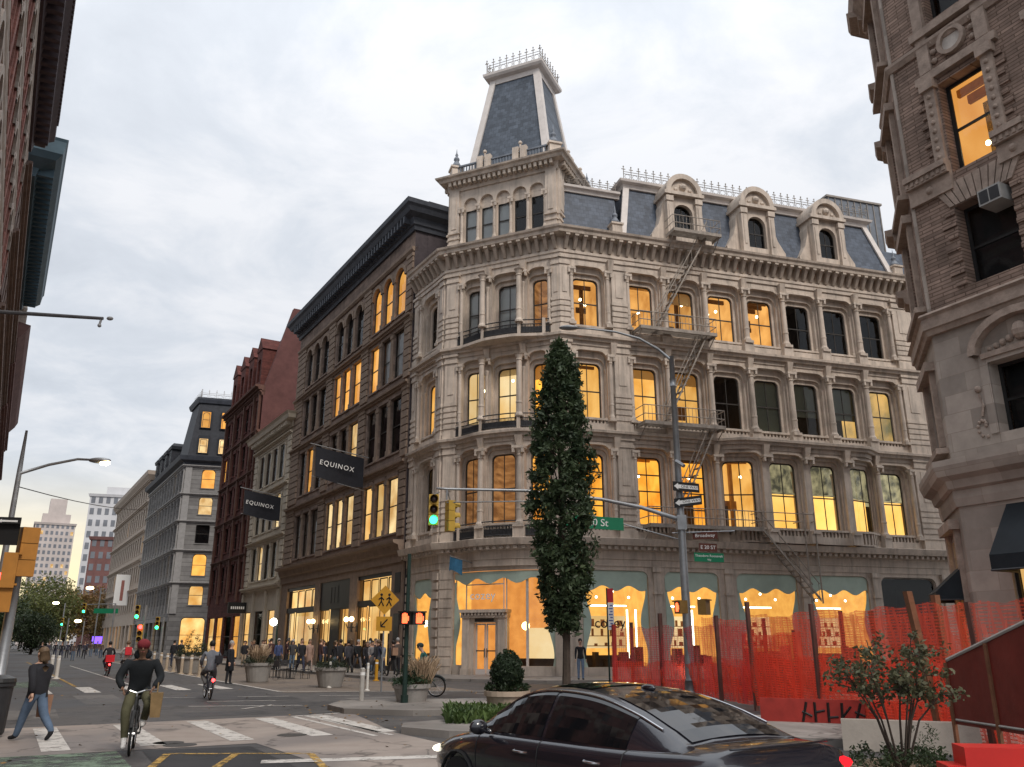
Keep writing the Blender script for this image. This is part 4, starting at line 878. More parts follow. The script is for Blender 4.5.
wl.build('wall', red, RB); tr_.mould([FRd(0, 0, 0), FRd(WR, 0, 0)], LED(27.6, .8, .5)); tr_.build('ledge', redtrim, RB)
mb = MB(); WQ = WR - .72; mb.hexa([FRd(0, -9, 27.4), FRd(WQ, -9, 27.4), FRd(WQ, -.2, 27.4), FRd(0, -.2, 27.4), FRd(0, -9, 35), FRd(WQ, -9, 35), FRd(WQ, -3.0, 35), FRd(0, -3.0, 35)]); mb.build('mansard_roof', mat('dark slate', (.055, .065, .08), .6, .2, 3), RB)
for c in (2.6, 6.3, 10.0, 13.6):
    mb = MB(); ol = arch(c, 1.1, 28.4, 31, .3); panel(mb, FRd, c - 1.1, c + 1.1, 27.6, 32, ol, .05, .3)
    mb.face([FRd(c - 1.2, .12, 32), FRd(c + 1.2, .12, 32), FRd(c, .12, 33.4)])
    for s_ in (-1, 1): mb.face([FRd(c + s_ * 1.1, .05, 27.6), FRd(c + s_ * 1.1, -2.8, 27.6), FRd(c + s_ * 1.1, -2.8, 32), FRd(c + s_ * 1.1, .05, 32)]); mb.face([FRd(c + s_ * 1.25, .15, 32), FRd(c, .15, 33.5), FRd(c, -3, 33.5), FRd(c + s_ * 1.25, -3, 32)])
    o = mb.build('dormer', red, RB); far_window(FRd, o, ol, -.2, 'dark')
mb = MB(); mb.box(FRd, WR - .7, WR, -22, -.1, 0, 27.2); mb.hexa([FRd(WR - .6, -22, 27.2), FRd(WR, -22, 27.2), FRd(WR, -.1, 27.2), FRd(WR - .6, -.1, 27.2), FRd(WR - .6, -22, 36.8), FRd(WR, -22, 36.8), FRd(WR, -2.6, 36.8), FRd(WR - .6, -2.6, 36.8)])
mb.build('party_wall', redp, RB); block(RB, redp, FRd, 0, WR - .7, 20, 34.6, 0, -9); mb = MB(); mb.face([FRd(0, 0, 0), FRd(0, -9, 0), FRd(0, -9, 27.4), FRd(0, 0, 27.4)]); mb.box(FRd, .2, WR - .7, -9.1, -1.5, 0, 27.3); mb.build('side_wall', red, RB)
mb = MB(); mb.box(FRd, 1, WR - 1, -20, -10, 34.5, 39.5); mb.build('roof_house', redp, RB)

# --- grey building with black mansard, on the next corner
grey = mat('grey painted stone', (.25, .24, .23), .75, .15, 1.2, .1, 8, brick=(30, .62, .05, (.55, .55, .55)), az=149); greyl = mat('grey carved stone', (.30, .29, .28), .75, .12, 2)
blk_roof = mat('black slate', (.022, .024, .03), .6, .3, 2)
GB = empty('grey_mansard_building', bp(84), 'grey stone corner building with black mansard roof and orange lit windows down the avenue', 'building')
FG = Fr(bp(116), 149); WG = 32; FGs = Fr(bp(84), 73); WGs = 24
wl = MB(); tr_ = MB()
GRW = ((5.4, 9.7, 6.6, 9.3), (9.7, 14.2, 10.6, 13.6), (14.2, 18.3, 15.1, 17.9), (18.3, 22.2, 19.2, 21.8), (22.2, 26.3, 23.0, 25.8))
SK = {0: 'warm', 1: 'glow', 2: 'dark', 3: 'palewarm', 4: 'glow'}
for i, (z0, z1, a, b) in enumerate(GRW):
    grid(GB, FG, wl, [(1.6 + 2.62 * k, 1.35) for k in range(12)], z0, z1, a, b, lambda q: lit_kind(.08, ['palewarm']), 0, WG, .3, .15)
    grid(GB, FGs, wl, [(3.3, 1.9), (7.4, 1.5), (10.6, 1.5), (14, 1.5), (17, 1.5), (20.5, 1.5)], z0, z1, a, b, lambda q, i=i: SK[i] if q == 0 else lit_kind(.3, ['palewarm']), 0, WGs, .55, .4)
    tr_.mould([FG(0, 0, 0), FG(WG, 0, 0), FGs(WGs, 0, 0)], LED(z1, .45, .35))
    for k in range(13): u = .3 + 2.62 * k; tr_.box(FG, u - .18, u + .18, -.02, .16, z0, z1 - .3)
    for u in (.1, 5.3): tr_.box(FGs, u, u + .9, -.02, .2, z0, z1 - .3)
grid(GB, FG, wl, [(2.0 + 4 * k, 3.0) for k in range(8)], 0, 5.4, .3, 4.4, lambda q: rnd.choice(['warm', 'dark', 'palewarm']), 0, WG, 0, .4, False)
grid(GB, FGs, wl, [(3.3, 3.2), (8.6, 2.4), (12.5, 2), (17, 2), (21, 2)], 0, 5.4, .3, 4.9, lambda q: 'warm' if q < 2 else 'dark', 0, WGs, .5, .4, False)
wl.build('wall', grey, GB); tr_.build('ledge', greyl, GB)
mb = MB(); mb.mould([FG(0, 0, 0), FG(WG, 0, 0), FGs(WGs, 0, 0)], [(-.3, 26.0), (.2, 26.0), (.3, 26.6), (.9, 26.9), (1.1, 27.5), (-.4, 27.7)]); mb.build('cornice', brown_d, GB)
mb = MB(); mb.hexa([FG(1, -12, 27.5), FG(WG - 8, -12, 27.5), FG(WG - 8, -.2, 27.5), FG(1, -.2, 27.5), FG(2, -12, 32), FG(WG - 8, -12, 32), FG(WG - 8, -1.6, 32), FG(2, -1.6, 32)])
P_ = [FG(WG - 8, -.1, 27.5), FG(WG, -.1, 27.5), FGs(7.5, -.1, 27.5), FGs(7.5, -8, 27.5)]; c_ = (P_[0] + P_[1] + P_[2] + P_[3]) / 4; Q_ = [c_ + (p - c_) * .72 + Vector((0, 0, 9.0)) for p in P_]; mb.hexa(P_ + Q_); rfg = mb.build('mansard_roof', blk_roof, GB)
mb = MB(); mb.mould(Q_, [(-.4, 36.0), (.3, 36.0), (.5, 36.5), (.55, 36.8), (-.4, 36.9)], True); mb.face([p + Vector((0, 0, .35)) for p in Q_]); mb.build('roof_trim', brown_d, rfg)
for a, b in zip(Q_, Q_[1:]):
    d = b - a; cresting(Fr(a, math.degrees(math.atan2(d.x, d.y))), 0, d.length, -.1, 36.85, 1.3, 1.0, rfg)
for u in (4, 8.5, 13, 17.5):
    mb = MB(); mb.box(FG, u - 1, u + 1, -3, .1, 27.5, 31.3); mb.mould([FG(u - 1.2, -2, 0), FG(u - 1.2, .15, 0), FG(u + 1.2, .15, 0), FG(u + 1.2, -2, 0)], [(-.2, 31.2), (.1, 31.2), (.2, 31.7), (-.2, 32.2)]); o = mb.build('dormer', blk_roof, GB); far_window(FG, o, arch(u, .9, 28.4, 30.8, .4), .14, 'dark')
for s_, u in ((0, 2.1), (0, 4.9)):
    for zz, k in ((28.1, 'palewarm'), (32.0, 'glow')):
        f_ = Fr(FGs(0, -(.25 if zz < 30 else .6), 0), 73); mb = MB(); ol = arch(u, 1.0, zz + .2, zz + (2.1 if zz < 30 else 2.4), .4 if zz > 30 else .1)
        mb.box(f_, u - .8, u + .8, -2, .28, zz, zz + 2.7); o = mb.build('dormer', blk_roof, rfg); o2 = far_window(f_, GB, ol, .33, k, back=.045)
block(GB, grey, FG, 1, WG - 1.2, 14, 27, 0, -1.2)

# --- pale building beyond it
pale = mat('pale tan stone', (.40, .33, .27), .8, .12, 1.5); PB = empty('tan_building', bp(140), 'long pale tan building with a white hanging banner far down the avenue', 'building')
FP = Fr(bp(166), 149); WP = 49; wl = MB()
for z0, z1, a, b in ((5.5, 10.5, 6.6, 9.6), (10.5, 15.5, 11.6, 14.6), (15.5, 20.5, 16.6, 19.6), (20.5, 25.5, 21.6, 24.6), (25.5, 29.6, 26.4, 28.8)):
    grid(PB, FP, wl, [(1.7 + 2.85 * k, 1.5) for k in range(17)], z0, z1, a, b, lambda q: lit_kind(.06, ['palewarm']), 0, WP, .3, .4); wl.mould([FP(0, 0, 0), FP(WP, 0, 0)], LED(z1, .5, .4))
grid(PB, FP, wl, [(2.5 + 4.9 * k, 3.4) for k in range(10)], 0, 5.5, .3, 4.4, lambda q: rnd.choice(['warm', 'palewarm', 'dark']), 0, WP, 0, .4, False)
wl.build('wall', pale, PB); mb = MB(); mb.mould([FP(0, 0, 0), FP(WP, 0, 0), FP(WP, -6, 0)], [(-.3, 29.3), (.3, 29.3), (.9, 30.2), (1.0, 30.9), (-.4, 31)]); mb.build('cornice', pale, PB); block(PB, pale, FP, 0, WP, 15, 30.8, 0, -1.5)
mb = MB(); mb.box(FP, 32, 38, -8, -3, 30.8, 34); mb.build('roof_house', mat('verdigris copper', (.12, .28, .25), .7, .1), PB)

# --- distant blocks, tower walls lightened in colour to stand in for haze
def tower_block(name, c, az, w, d, h, m, floors, cols, label, lit=.08, steps=(), wd=None, zlo=3.):
    o = empty(name, c, label, 'building'); F = Fr(Vector(c) - Vector((math.sin(R(az)), math.cos(R(az)), 0)) * w / 2, az); mb = MB(); mb.box(F, 0, w, -d, 0, 0, h)
    for (a, b, h0, h1) in steps: mb.box(F, a, b, -d * .8, -d * .15, h0, h1)
    mb.build('wall', m, o); wk = MB(); wk2 = MB(); Fs = Fr(F(w, 0, 0), az - 90)
    fh = (h - zlo) / floors
    for f_ in range(floors):
        for k in range(cols):
            u = w * (k + .5) / cols; (wk2 if rnd.random() < lit else wk).box(F, u - w / cols * .27, u + w / cols * .27, -.1, .06, zlo + f_ * fh + fh * .25, zlo + f_ * fh + fh * .8)
        nc = max(2, int(cols * d / w))
        for k in range(nc): u = d * (k + .5) / nc; (wk2 if rnd.random() < lit else wk).box(Fs, u - d / nc * .27, u + d / nc * .27, -.1, .06, zlo + f_ * fh + fh * .25, zlo + f_ * fh + fh * .8)
    wk.build('window', wd or mat('distant glass', (.17, .18, .20), .25, .2, .2), o, kind='stuff')
    if wk2.v: wk2.build('lit_window', RM['palewarm'], o, kind='stuff')
    mb = MB(); mb.mould([F(0, -d, 0), F(0, 0, 0), F(w, 0, 0), F(w, -d, 0)], [(-.3, h - .6), (.3, h - .6), (.5, h + .2), (-.3, h + .3)], True); mb.build('cornice', m, o); return o
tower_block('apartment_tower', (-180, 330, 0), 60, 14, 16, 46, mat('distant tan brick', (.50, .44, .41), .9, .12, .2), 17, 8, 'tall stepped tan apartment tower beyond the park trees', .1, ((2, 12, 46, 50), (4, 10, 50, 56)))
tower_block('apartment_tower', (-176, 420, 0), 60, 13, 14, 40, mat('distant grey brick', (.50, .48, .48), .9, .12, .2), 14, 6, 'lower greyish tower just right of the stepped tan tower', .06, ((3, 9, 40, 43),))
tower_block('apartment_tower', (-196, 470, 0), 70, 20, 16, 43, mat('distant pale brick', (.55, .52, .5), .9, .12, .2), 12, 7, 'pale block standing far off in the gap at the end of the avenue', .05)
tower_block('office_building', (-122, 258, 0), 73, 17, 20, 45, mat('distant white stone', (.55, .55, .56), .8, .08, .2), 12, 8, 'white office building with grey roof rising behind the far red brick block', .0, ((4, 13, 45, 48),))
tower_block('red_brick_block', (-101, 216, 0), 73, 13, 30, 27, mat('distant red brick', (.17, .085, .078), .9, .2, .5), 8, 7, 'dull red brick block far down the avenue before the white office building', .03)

# ------------------------------------------------------------------ left side of the avenue
lred = mat('red brick left', (.36, .17, .14), .9, .22, 1.2, .25, 12, brick=(.5, .17, .012, (.6, .55, .5)), az=-31); ltan = mat('tan stone bands', (.42, .36, .31), .8, .15, 2, .1, 8); lred2 = mat('dark red stone', (.13, .06, .055), .85, .2, 2)
def lp(l, n=0): return AL(-2.35 + n, l)
LB = empty('left_brick_building', lp(35), 'tall red brick building with tan stone bands looming over the left edge', 'building')
FLb = Fr(lp(14), -31); WL = 35; wl = MB(); tr_ = MB()
LROW = [(4.6, 9.4, 5.6, 8.4, .8), (9.4, 14.2, 10.4, 13.2, .0), (14.2, 19.0, 15.2, 18.2, .8), (19.0, 23.4, 19.9, 22.5, .8), (23.4, 27.6, 24.2, 26.6, .8)]
for z0, z1, a, b, r_ in LROW:
    grid(LB, FLb, wl, [(1.8 + 2.65 * k, 1.5) for k in range(13)], z0, z1, a, b, lambda q: 'dark', 0, WL, r_, .4)
    tr_.mould([FLb(0, 0, 0), FLb(WL, 0, 0)], [(-.1, z1 - .4), (.05, z1 - .4), (.06, z1 - .2), (.11, z1 - .1), (.11, z1), (-.1, z1 + .03)])
    tr_.mould([FLb(0, 0, 0), FLb(WL, 0, 0)], [(-.1, a - .3), (.04, a - .3), (.06, a - .12), (-.1, a - .08)])
    for k in range(14): u = .45 + 2.65 * k; wl.box(FLb, u - .3, u + .3, -.02, .07, a - .1, b - .6); tr_.box(FLb, u - .34, u + .34, -.02, .1, b - .6, b - .42)
    if r_:
        for k in range(13):
            c = 1.8 + 2.65 * k; o1 = arch(c, 1.55, b - .9, b + .03, .77, 5)[1:-1]; o2 = arch(c, 2.1, b - .9, b + .3, 1.03, 5)[1:-1]; tr_.ring(FLb, o1, .12, o2, .12); tr_.ring(FLb, o2, .12, o2, -.02); tr_.ring(FLb, o1, .12, o1, -.02)
grid(LB, FLb, wl, [(2.5 + 4.35 * k, 3.2) for k in range(8)], 0, 4.6, .3, 4.0, lambda q: rnd.choice(['warm', 'dark']), 0, WL, 0, .4, False)
wl.face([FLb(0, 0, 27.6), FLb(WL, 0, 27.6), FLb(WL, 0, 29.4), FLb(0, 0, 29.4)]); wl.face([FLb(0, 0, 0), FLb(0, -14, 0), FLb(0, -14, 29.4), FLb(0, 0, 29.4)])
wl.build('wall', lred, LB); tr_.build('stone_band', ltan, LB)
mb = MB(); mb.mould([FLb(0, -6, 0), FLb(0, 0, 0), FLb(WL, 0, 0), FLb(WL, -6, 0)], [(-.3, 28.2), (.2, 28.2), (.3, 28.8), (.8, 29.0), (.95, 29.5), (1.2, 29.8), (1.22, 30.2), (-.4, 30.4)])
for k in range(50): u = .3 + k * .7; mb.box(FLb, u - .15, u + .15, .2, .95, 28.6, 29.1)
for k in range(90): u = .1 + k * .385; mb.box(FLb, u - .1, u + .1, 1.0, 1.3, 29.85, 30.35)
mb.build('cornice', mat('dark brown cornice', (.075, .055, .06), .7, .2, 2), LB); block(LB, lred2, FLb, 0, WL, 14, 29.5, 0, -1.5)
LB2 = empty('left_stone_building', lp(56), 'dark stone building with huge blue green cornice beyond the left red brick building', 'building')
FL3 = Fr(lp(49.05), -31); W3 = 41; wl = MB()
for z0, z1, a, b, r_ in LROW:
    grid(LB2, FL3, wl, [(1.8 + 2.67 * k, 1.6) for k in range(15)], z0, z1, a, b, lambda q: 'dark', 0, W3, 0, .4); wl.mould([FL3(0, 0, 0), FL3(W3, 0, 0)], LED(z1, .4, .3))
wl.box(FL3, 0, W3, -14, 0, 0, 4.6); wl.box(FL3, 0, W3, -14, 0, 27.6, 29.2); wl.box(FL3, 11.8, W3, -14, .02, 29.2, 33.8); wl.build('wall', mat('sooty stone', (.20, .145, .125), .85, .2, 1.2), LB2); block(LB2, lred2, FL3, 0.05, W3 - .05, 14, 29.4, 0, -1.5)
mb = MB(); mb.mould([FL3(11.8, -6, 0), FL3(11.8, 0, 0), FL3(W3 - 1, 0, 0), FL3(W3 - 1, -6, 0)], [(-.3, 32.6), (.2, 32.6), (.35, 33.2), (1.3, 33.6), (1.65, 34.0), (1.75, 34.9), (1.85, 35.1), (-.4, 35.3)])
for k in range(33): u = 12 + k * .86; mb.box(FL3, u - .16, u + .16, .1, 1.3, 32.9, 33.55)
mb.build('cornice', mat('blue green copper', (.055, .095, .12), .6, .2, .8), LB2)
LB3 = empty('left_ornate_building', lp(110), 'lower dark red ornate building farthest along the left edge', 'building')
FL4 = Fr(lp(90.1), -31); W4 = 45; wl = MB()
for z0, z1, a, b, r_ in LROW: grid(LB3, FL4, wl, [(1.9 + 2.9 * k, 1.6) for k in range(15)], z0, z1, a, b, lambda q: 'dark', 0, W4, 0, .4); wl.mould([FL4(0, 0, 0), FL4(W4, 0, 0)], LED(z1, .5, .4))
wl.box(FL4, 0, W4, -14, 0, 0, 4.6); wl.box(FL4, 0, W4, -14, 0, 27.6, 30.5); wl.mould([FL4(0, 0, 0), FL4(W4, 0, 0)], [(-.3, 30), (.3, 30), (.9, 30.8), (1.2, 31.5), (-.4, 31.8)]); wl.build('wall', mat('dark red ornate', (.19, .11, .10), .85, .2, 1.2), LB3)
mb = MB()
for k in range(11): u = 2 + k * 4.1; mb.box(FL4, u - .4, u + .4, -.2, .7, 31.7, 33.4); mb.ball(FL4(u, .25, 33.8), .45, 6)
mb.build('pinnacle', ltan, LB3, kind='stuff'); block(LB3, lred2, FL4, 0, W4, 14, 30.6, 0, -1.5)

# ------------------------------------------------------------------ right hand building (brick and stone, chamfered corner)
rbrick = mat('roman brick', (.34, .24, .19), .9, .32, 1.2, .5, 9, brick=(.62, .105, .016, (.42, .40, .38)), az=153); rstone = mat('limestone', (.44, .37, .315), .8, .14, 1.4, .12, 10, brick=(1.3, .5, .008, (.68, .66, .64)), az=153); rcarve = mat('carved brownstone', (.35, .27, .22), .85, .24, 3.2, .6, 16); rorange = mat('orange terracotta', (.34, .155, .085), .85, .2, 2, .2, 10)
RC = Vector((11.4, 21.2, 0)); FRb = Fr(RC, 153); d20_ = Vector((math.sin(R(20)), math.cos(R(20)), 0)); RD = RC + d20_ * 3.0; FRc = Fr(RD, 200); RE = RD + D20 * 30
RG = empty('right_brick_building', (13, 19, 0), 'brown brick and limestone corner building with black awning filling the right edge', 'building')
wl = MB(); sl = MB(); cv = MB(); WRt = 18
def rwin(F, ol, n, kind, back=.35, mull=(0, 1), fw=.09, root=RG): return far_window(F, root, ol, n, kind, mull, darkframe, back, fw)
# limestone lower storeys 0..9.8
CUR = [2.02 + 3.1 * k for k in range(5)]
for i, c in enumerate(CUR):
    u0 = 0 if i == 0 else c - 1.55; u1 = c + 1.55 if i < 4 else WRt
    ol = arch(c + .35, 1.9, 6.75, 8.55, 0); panel(sl, FRb, u0, u1, 6.3, 9.8, ol, 0, .4); o = rwin(FRb, ol, -.35, 'dark', .4)
    sl.ring(FRb, inset(ol, -.22, -.22)[0:], .06, ol, .06, True)
    # round hood with carved cartouche
    A1 = [(c + .35 + 1.32 * math.cos(math.pi * k / 12), 8.78 + .95 * math.sin(math.pi * k / 12)) for k in range(13)]; A2 = [(c + .35 + 1.12 * math.cos(math.pi * k / 12), 8.78 + .76 * math.sin(math.pi * k / 12)) for k in range(13)]
    cv.ring(FRb, A1, .26, A2, .26); cv.ring(FRb, A1, .26, A1, -.02); cv.ring(FRb, A2, .26, A2, -.02)
    cv.ball(FRb(c + .35, .05, 9.12), .2, 8, (1, 1, 1.2))
    for s_ in (-1, 1):
        for t in range(4): cv.ball(FRb(c + .35 + s_ * (.3 + t * .18), .03, 9.0 - t * .04), .1 - t * .01, 6)
    cv.box(FRb, c - .72, c + 1.42, -.02, .12, 8.66, 8.8)
    for k in range(9): a = k * .62; rr = .05 + k * .022; cv.ball(FRb(c - .98 + math.cos(a) * rr, .02, 7.0 + math.sin(a) * rr * 1.3), .045, 5)
    cv.tube([FRb(c - .98, .03, 7.25), FRb(c - .9, .03, 7.5), FRb(c - .97, .03, 7.8)], .035, 5); cv.ball(FRb(c - .98, .03, 7.95), .09, 6)
    panel(sl, FRb, u0, u1, 0, 5.2, arch(c + .1, 2.1, .1, 3.9, 0), 0, .2); rwin(FRb, arch(c + .1, 2.1, .1, 3.9, 0), -.12, 'warm', .4, (1, 0))
# brick above
for i, c in enumerate(CUR):
    u0 = 0 if i == 0 else c - 1.55; u1 = c + 1.55 if i < 4 else WRt
    ol = arch(c, 1.55, 10.75, 13.05, 0); panel(wl, FRb, u0, u1, 10.3, 13.9, ol, 0, .45); rwin(FRb, ol, -.38, 'dark', .3)
    for k in range(13):
        if k % 2: continue
        for s_ in (-1, 1): a, b = sorted((c + s_ * .775, c + s_ * (1.06 + .06 * (k % 4)))); wl.box(FRb, a, b, -.02, .05, 10.8 + k * .17, 10.94 + k * .17)
    for k in range(-5, 6):          # splayed voussoirs of the flat arch
        x = c + k * .16; y = c + k * .235; cv.hexa([FRb(x - .065, -.02, 13.07), FRb(x + .065, -.02, 13.07), FRb(x + .065, .06, 13.07), FRb(x - .065, .06, 13.07), FRb(y - .1, -.02, 13.75), FRb(y + .1, -.02, 13.75), FRb(y + .1, .06, 13.75), FRb(y - .1, .06, 13.75)])
    ol = arch(c, 1.28, 14.05, 16.85, 0); panel(wl, FRb, u0, u1, 13.9, 18.2, ol, 0, .4); o = window(FRb, RG, ol, -.34, 'lampglow', 0, 0, (0, 1), .11, darkframe, 2.0)
    if i == 0:
        m2 = MB(); [m2.ball(FRb(c - .25 + k * .3, -1.2, 15.1 + .12 * k), .075, 6) for k in range(3)]; m2.build('wall_lamp', bulb, o)
        m2 = MB(); m2.box(FRb, c - .1, c + .45, -1.5, -1.3, 14, 14.55); m2.box(FRb, c + .1, c + .3, -1.5, -1.3, 14.5, 15.1); m2.build('furniture', shadow_f, o)
    for s_ in (-1, 1): cv.box(FRb, c + s_ * .86 - .16, c + s_ * .86 + .16, -.02, .14, 14.05, 16.95); cv.box(FRb, c + s_ * .86 - .22, c + s_ * .86 + .22, -.02, .24, 16.75, 17.05); 
    for s_ in (-1, 1):
        for k in range(9): cv.ball(FRb(c + s_ * .86, .15, 14.3 + k * .28), .07, 5); a, b = sorted((c + s_ * 1.02, c + s_ * (1.22 + .07 * (k % 2)))); wl.box(FRb, a, b, -.02, .06, 14.2 + k * .3, 14.36 + k * .3)
    cv.box(FRb, c - 1.2, c + 1.2, -.02, .16, 17.05, 17.3)
    N_ = 16; rr = [(c + .42 * math.cos(2 * math.pi * k / N_), 17.9 + .42 * math.sin(2 * math.pi * k / N_)) for k in range(N_)]; r2 = [(c + .3 * math.cos(2 * math.pi * k / N_), 17.9 + .3 * math.sin(2 * math.pi * k / N_)) for k in range(N_)]
    cv.ring(FRb, rr, .14, r2, .14, True); cv.ring(FRb, rr, .14, rr, 0, True); cv.ring(FRb, r2, .14, r2, .02, True)
    m2 = MB(); m2.face([FRb(x, .03, z) for x, z in r2]); m2.build('roundel', mat('pale stone disc', (.55, .5, .45), .8, .2, 4), RG)
    for s_ in (-1, 1): cv.box(FRb, c + s_ * .86 - .18, c + s_ * .86 + .18, -.02, .12, 17.35, 18.5); [cv.ball(FRb(c + s_ * .58, .04, 17.6 + .3 * q), .09, 5) for q in range(3)]
    cv.box(FRb, c - 1.15, c + 1.15, -.02, .2, 18.5, 18.75)
    ol = arch(c, 1.28, 18.95, 21.6, 0); panel(wl, FRb, u0, u1, 18.2, 22.6, ol, 0, .4); rwin(FRb, ol, -.34, 'dark', .5)
    for s_ in (-1, 1): cv.box(FRb, c + s_ * .86 - .16, c + s_ * .86 + .16, -.02, .14, 18.8, 21.6)
    for s_ in (-1, 1):   # bracketed ledges beside the lit window
        a, b = (u0 + .05, c - .66) if s_ < 0 else (c + .66, u1 - .05)
        cv.box(FRb, a, b, -.02, .12, 13.55, 14.05); cv.box(FRb, a, b, -.02, .32, 14.25, 14.42); cv.box(FRb, a, b, -.02, .24, 14.05, 14.25)
        n = max(2, int((b - a) / .16))
        for k in range(n): u = a + (b - a) * (k + .5) / n; cv.box(FRb, u - .045, u + .045, .1, .27, 14.1, 14.24)
        cv.ball(FRb((a + b) / 2, .1, 13.8), .12, 6)
wl.box(FRb, 0, WRt, -12, -.02, 22.6, 27)
# chamfer: narrow windows, one per storey
for z0, z1, a, b, kd in ((0, 5.2, .2, 4.4, 'warm'), (6.3, 9.8, 6.8, 8.7, 'dark'), (10.3, 13.9, 10.8, 13.2, 'dark'), (13.9, 18.2, 14.3, 17.0, 'dark'), (18.2, 22.6, 18.9, 21.6, 'dark')):
    mbx = sl if z1 < 10 else wl; ol = arch(1.5, 1.3, a, b, 0); panel(mbx, FRc, 0, 3.0, z0, z1, ol, 0, .35); rwin(FRc, ol, -.3, kd, .5)
    cv.box(FRc, .55, .82, -.02, .13, a, b + .2); cv.box(FRc, 2.18, 2.45, -.02, .13, a, b + .2); cv.box(FRc, .4, 2.6, -.02, .25, b + .2, b + .45)
    cv.box(FRc, .2, 2.8, -.02, .3, a - .25, a - .1)
    m_e = MB(); 
# lighter corner strip
sl.box(FRb, .0, .1, -.1, .035, 10.3, 22.6)
wl.build('brick_wall', rbrick, RG); sl.build('stone_wall', rstone, RG); cv.build('carving', rcarve, RG, kind='stuff')
pr = lambda z, d, h: [(-.3, z - h), (.05, z - h), (.08, z - h * .6), (d * .5, z - h * .5), (d * .55, z - h * .3), (d * .9, z - h * .25), (d, z), (-.3, z + .06)]
mb = MB(); pth = [RD + D20 * 8, RD, RC, FRb(WRt, 0, 0)]
mb.mould(pth, [(-.3, 5.1), (.06, 5.1), (.1, 5.3), (.1, 5.5), (.2, 5.55), (.24, 5.75), (.42, 5.85), (.5, 6.1), (.5, 6.25), (-.3, 6.35)]); mb.build('cornice', rstone, RG)
for pf in ([(-.3, 9.72), (.12, 9.72), (.16, 9.85), (.22, 9.88), (.22, 10.18), (.3, 10.25), (.26, 10.32), (-.3, 10.36)], [(-.3, 18.1), (.06, 18.1), (.14, 18.25), (.14, 18.35), (-.3, 18.4)], [(-.3, 22), (.1, 22), (.5, 22.6), (.6, 23), (-.3, 23.2)]): mb = MB(); mb.mould(pth, pf); mb.build('ledge', rcarve, RG)
# bays and ledges in profile on the side street
FRs = Fr(RE, 253); mb = MB()
mb.box(FRs, 18, 28.6, -.1, .45, 12.2, 22); mb.build('side_bay', rorange, RG)
mb = MB()
for z, d in ((14.2, .5), (17.4, .42), (19.6, .35), (22.6, .7), (12.1, .45)): mb.mould([FRs(22, .05, 0), FRs(29.9, .05, 0), FRc(.6, .02, 0)], pr(z, d, .8)); mb.build('ledge', rcarve, RG); mb = MB()
mb = MB(); q = [RD, RC, FRb(WRt, 0, 0), FRb(WRt, -14, 0), RE]; mb.face([FRs(0, 0, 0), FRs(30, 0, 0), FRs(30, 0, 24), FRs(0, 0, 24)]); mb.face([p + Vector((0, 0, 38)) for p in q])
for a, b, z in ((FRs(0, 0, 0), FRs(30, 0, 0), 24), (RD, RC, 22.6), (RC, FRb(WRt, 0, 0), 27), (RE, FRs(0, 0, 0), 0)): mb.face([a + Vector((0, 0, z)), b + Vector((0, 0, z)), b + Vector((0, 0, 38)), a + Vector((0, 0, 38))])  # unseen upper walls, added to block sky reflections in the corner building
mb.build('side_wall', rbrick, RG)
mb = MB(); q = [FRc(.3, -2.4, 0), FRb(.8, -2.4, 0), FRb(WRt, -2.4, 0), FRb(WRt, -13, 0), FRs(2, -2, 0)]
for a, b in zip(q, q[1:] + q[:1]): mb.face([a, b, b + Vector((0, 0, 24)), a + Vector((0, 0, 24))])
mb.build('core_wall', RM['dark'], RG)
# black awnings
awn = mat('black awning cloth', (.012, .016, .02), .75, .2, 2)
def awning(F, u0, u1, zt, zb, dn, val=.3):
    mb = MB(); p = [F(u0, .02, zt), F(u1, .02, zt), F(u1, dn, zb), F(u0, dn, zb)]; mb.face(p); mb.face([F(u0, dn, zb), F(u1, dn, zb), F(u1, dn, zb - val), F(u0, dn, zb - val)]); mb.face([F(u0, .02, zt), F(u0, dn, zb), F(u0, dn, zb - val), F(u0, .02, zb - val)]); mb.face([F(u1, .02, zt), F(u1, dn, zb), F(u1, dn, zb - val), F(u1, .02, zb - val)])
    o = mb.build('awning', awn, RG); m2 = MB(); m2.tube([F(u0, .02, zb - val), F(u0, dn, zb - val)], .025, 5); m2.tube([F(u1, .02, zb - val), F(u1, dn, zb - val)], .025, 5); m2.tube([F(u0, dn, zb - val), F(u1, dn, zb - val)], .025, 5); m2.build('awning_frame', iron, o)
awning(FRb, 1.25, 15, 5.0, 3.75, 1.0, .35); awning(FRc, .6, 2.4, 3.7, 3.05, .75, .2)
# window air conditioner
mb = MB(); c = CUR[0]; acm = mat('air conditioner case', (.36, .35, .33), .5, .1, 3); mb.box(FRb, c + .06, c + .66, -.4, .28, 12.56, 13.0); ac = mb.build('air_conditioner', acm, RG)
mb = MB(); mb.box(FRb, c + .1, c + .33, .275, .29, 12.61, 12.95); mb.box(FRb, c + .37, c + .62, .275, .29, 12.61, 12.95); mb.build('grille', iron, ac)
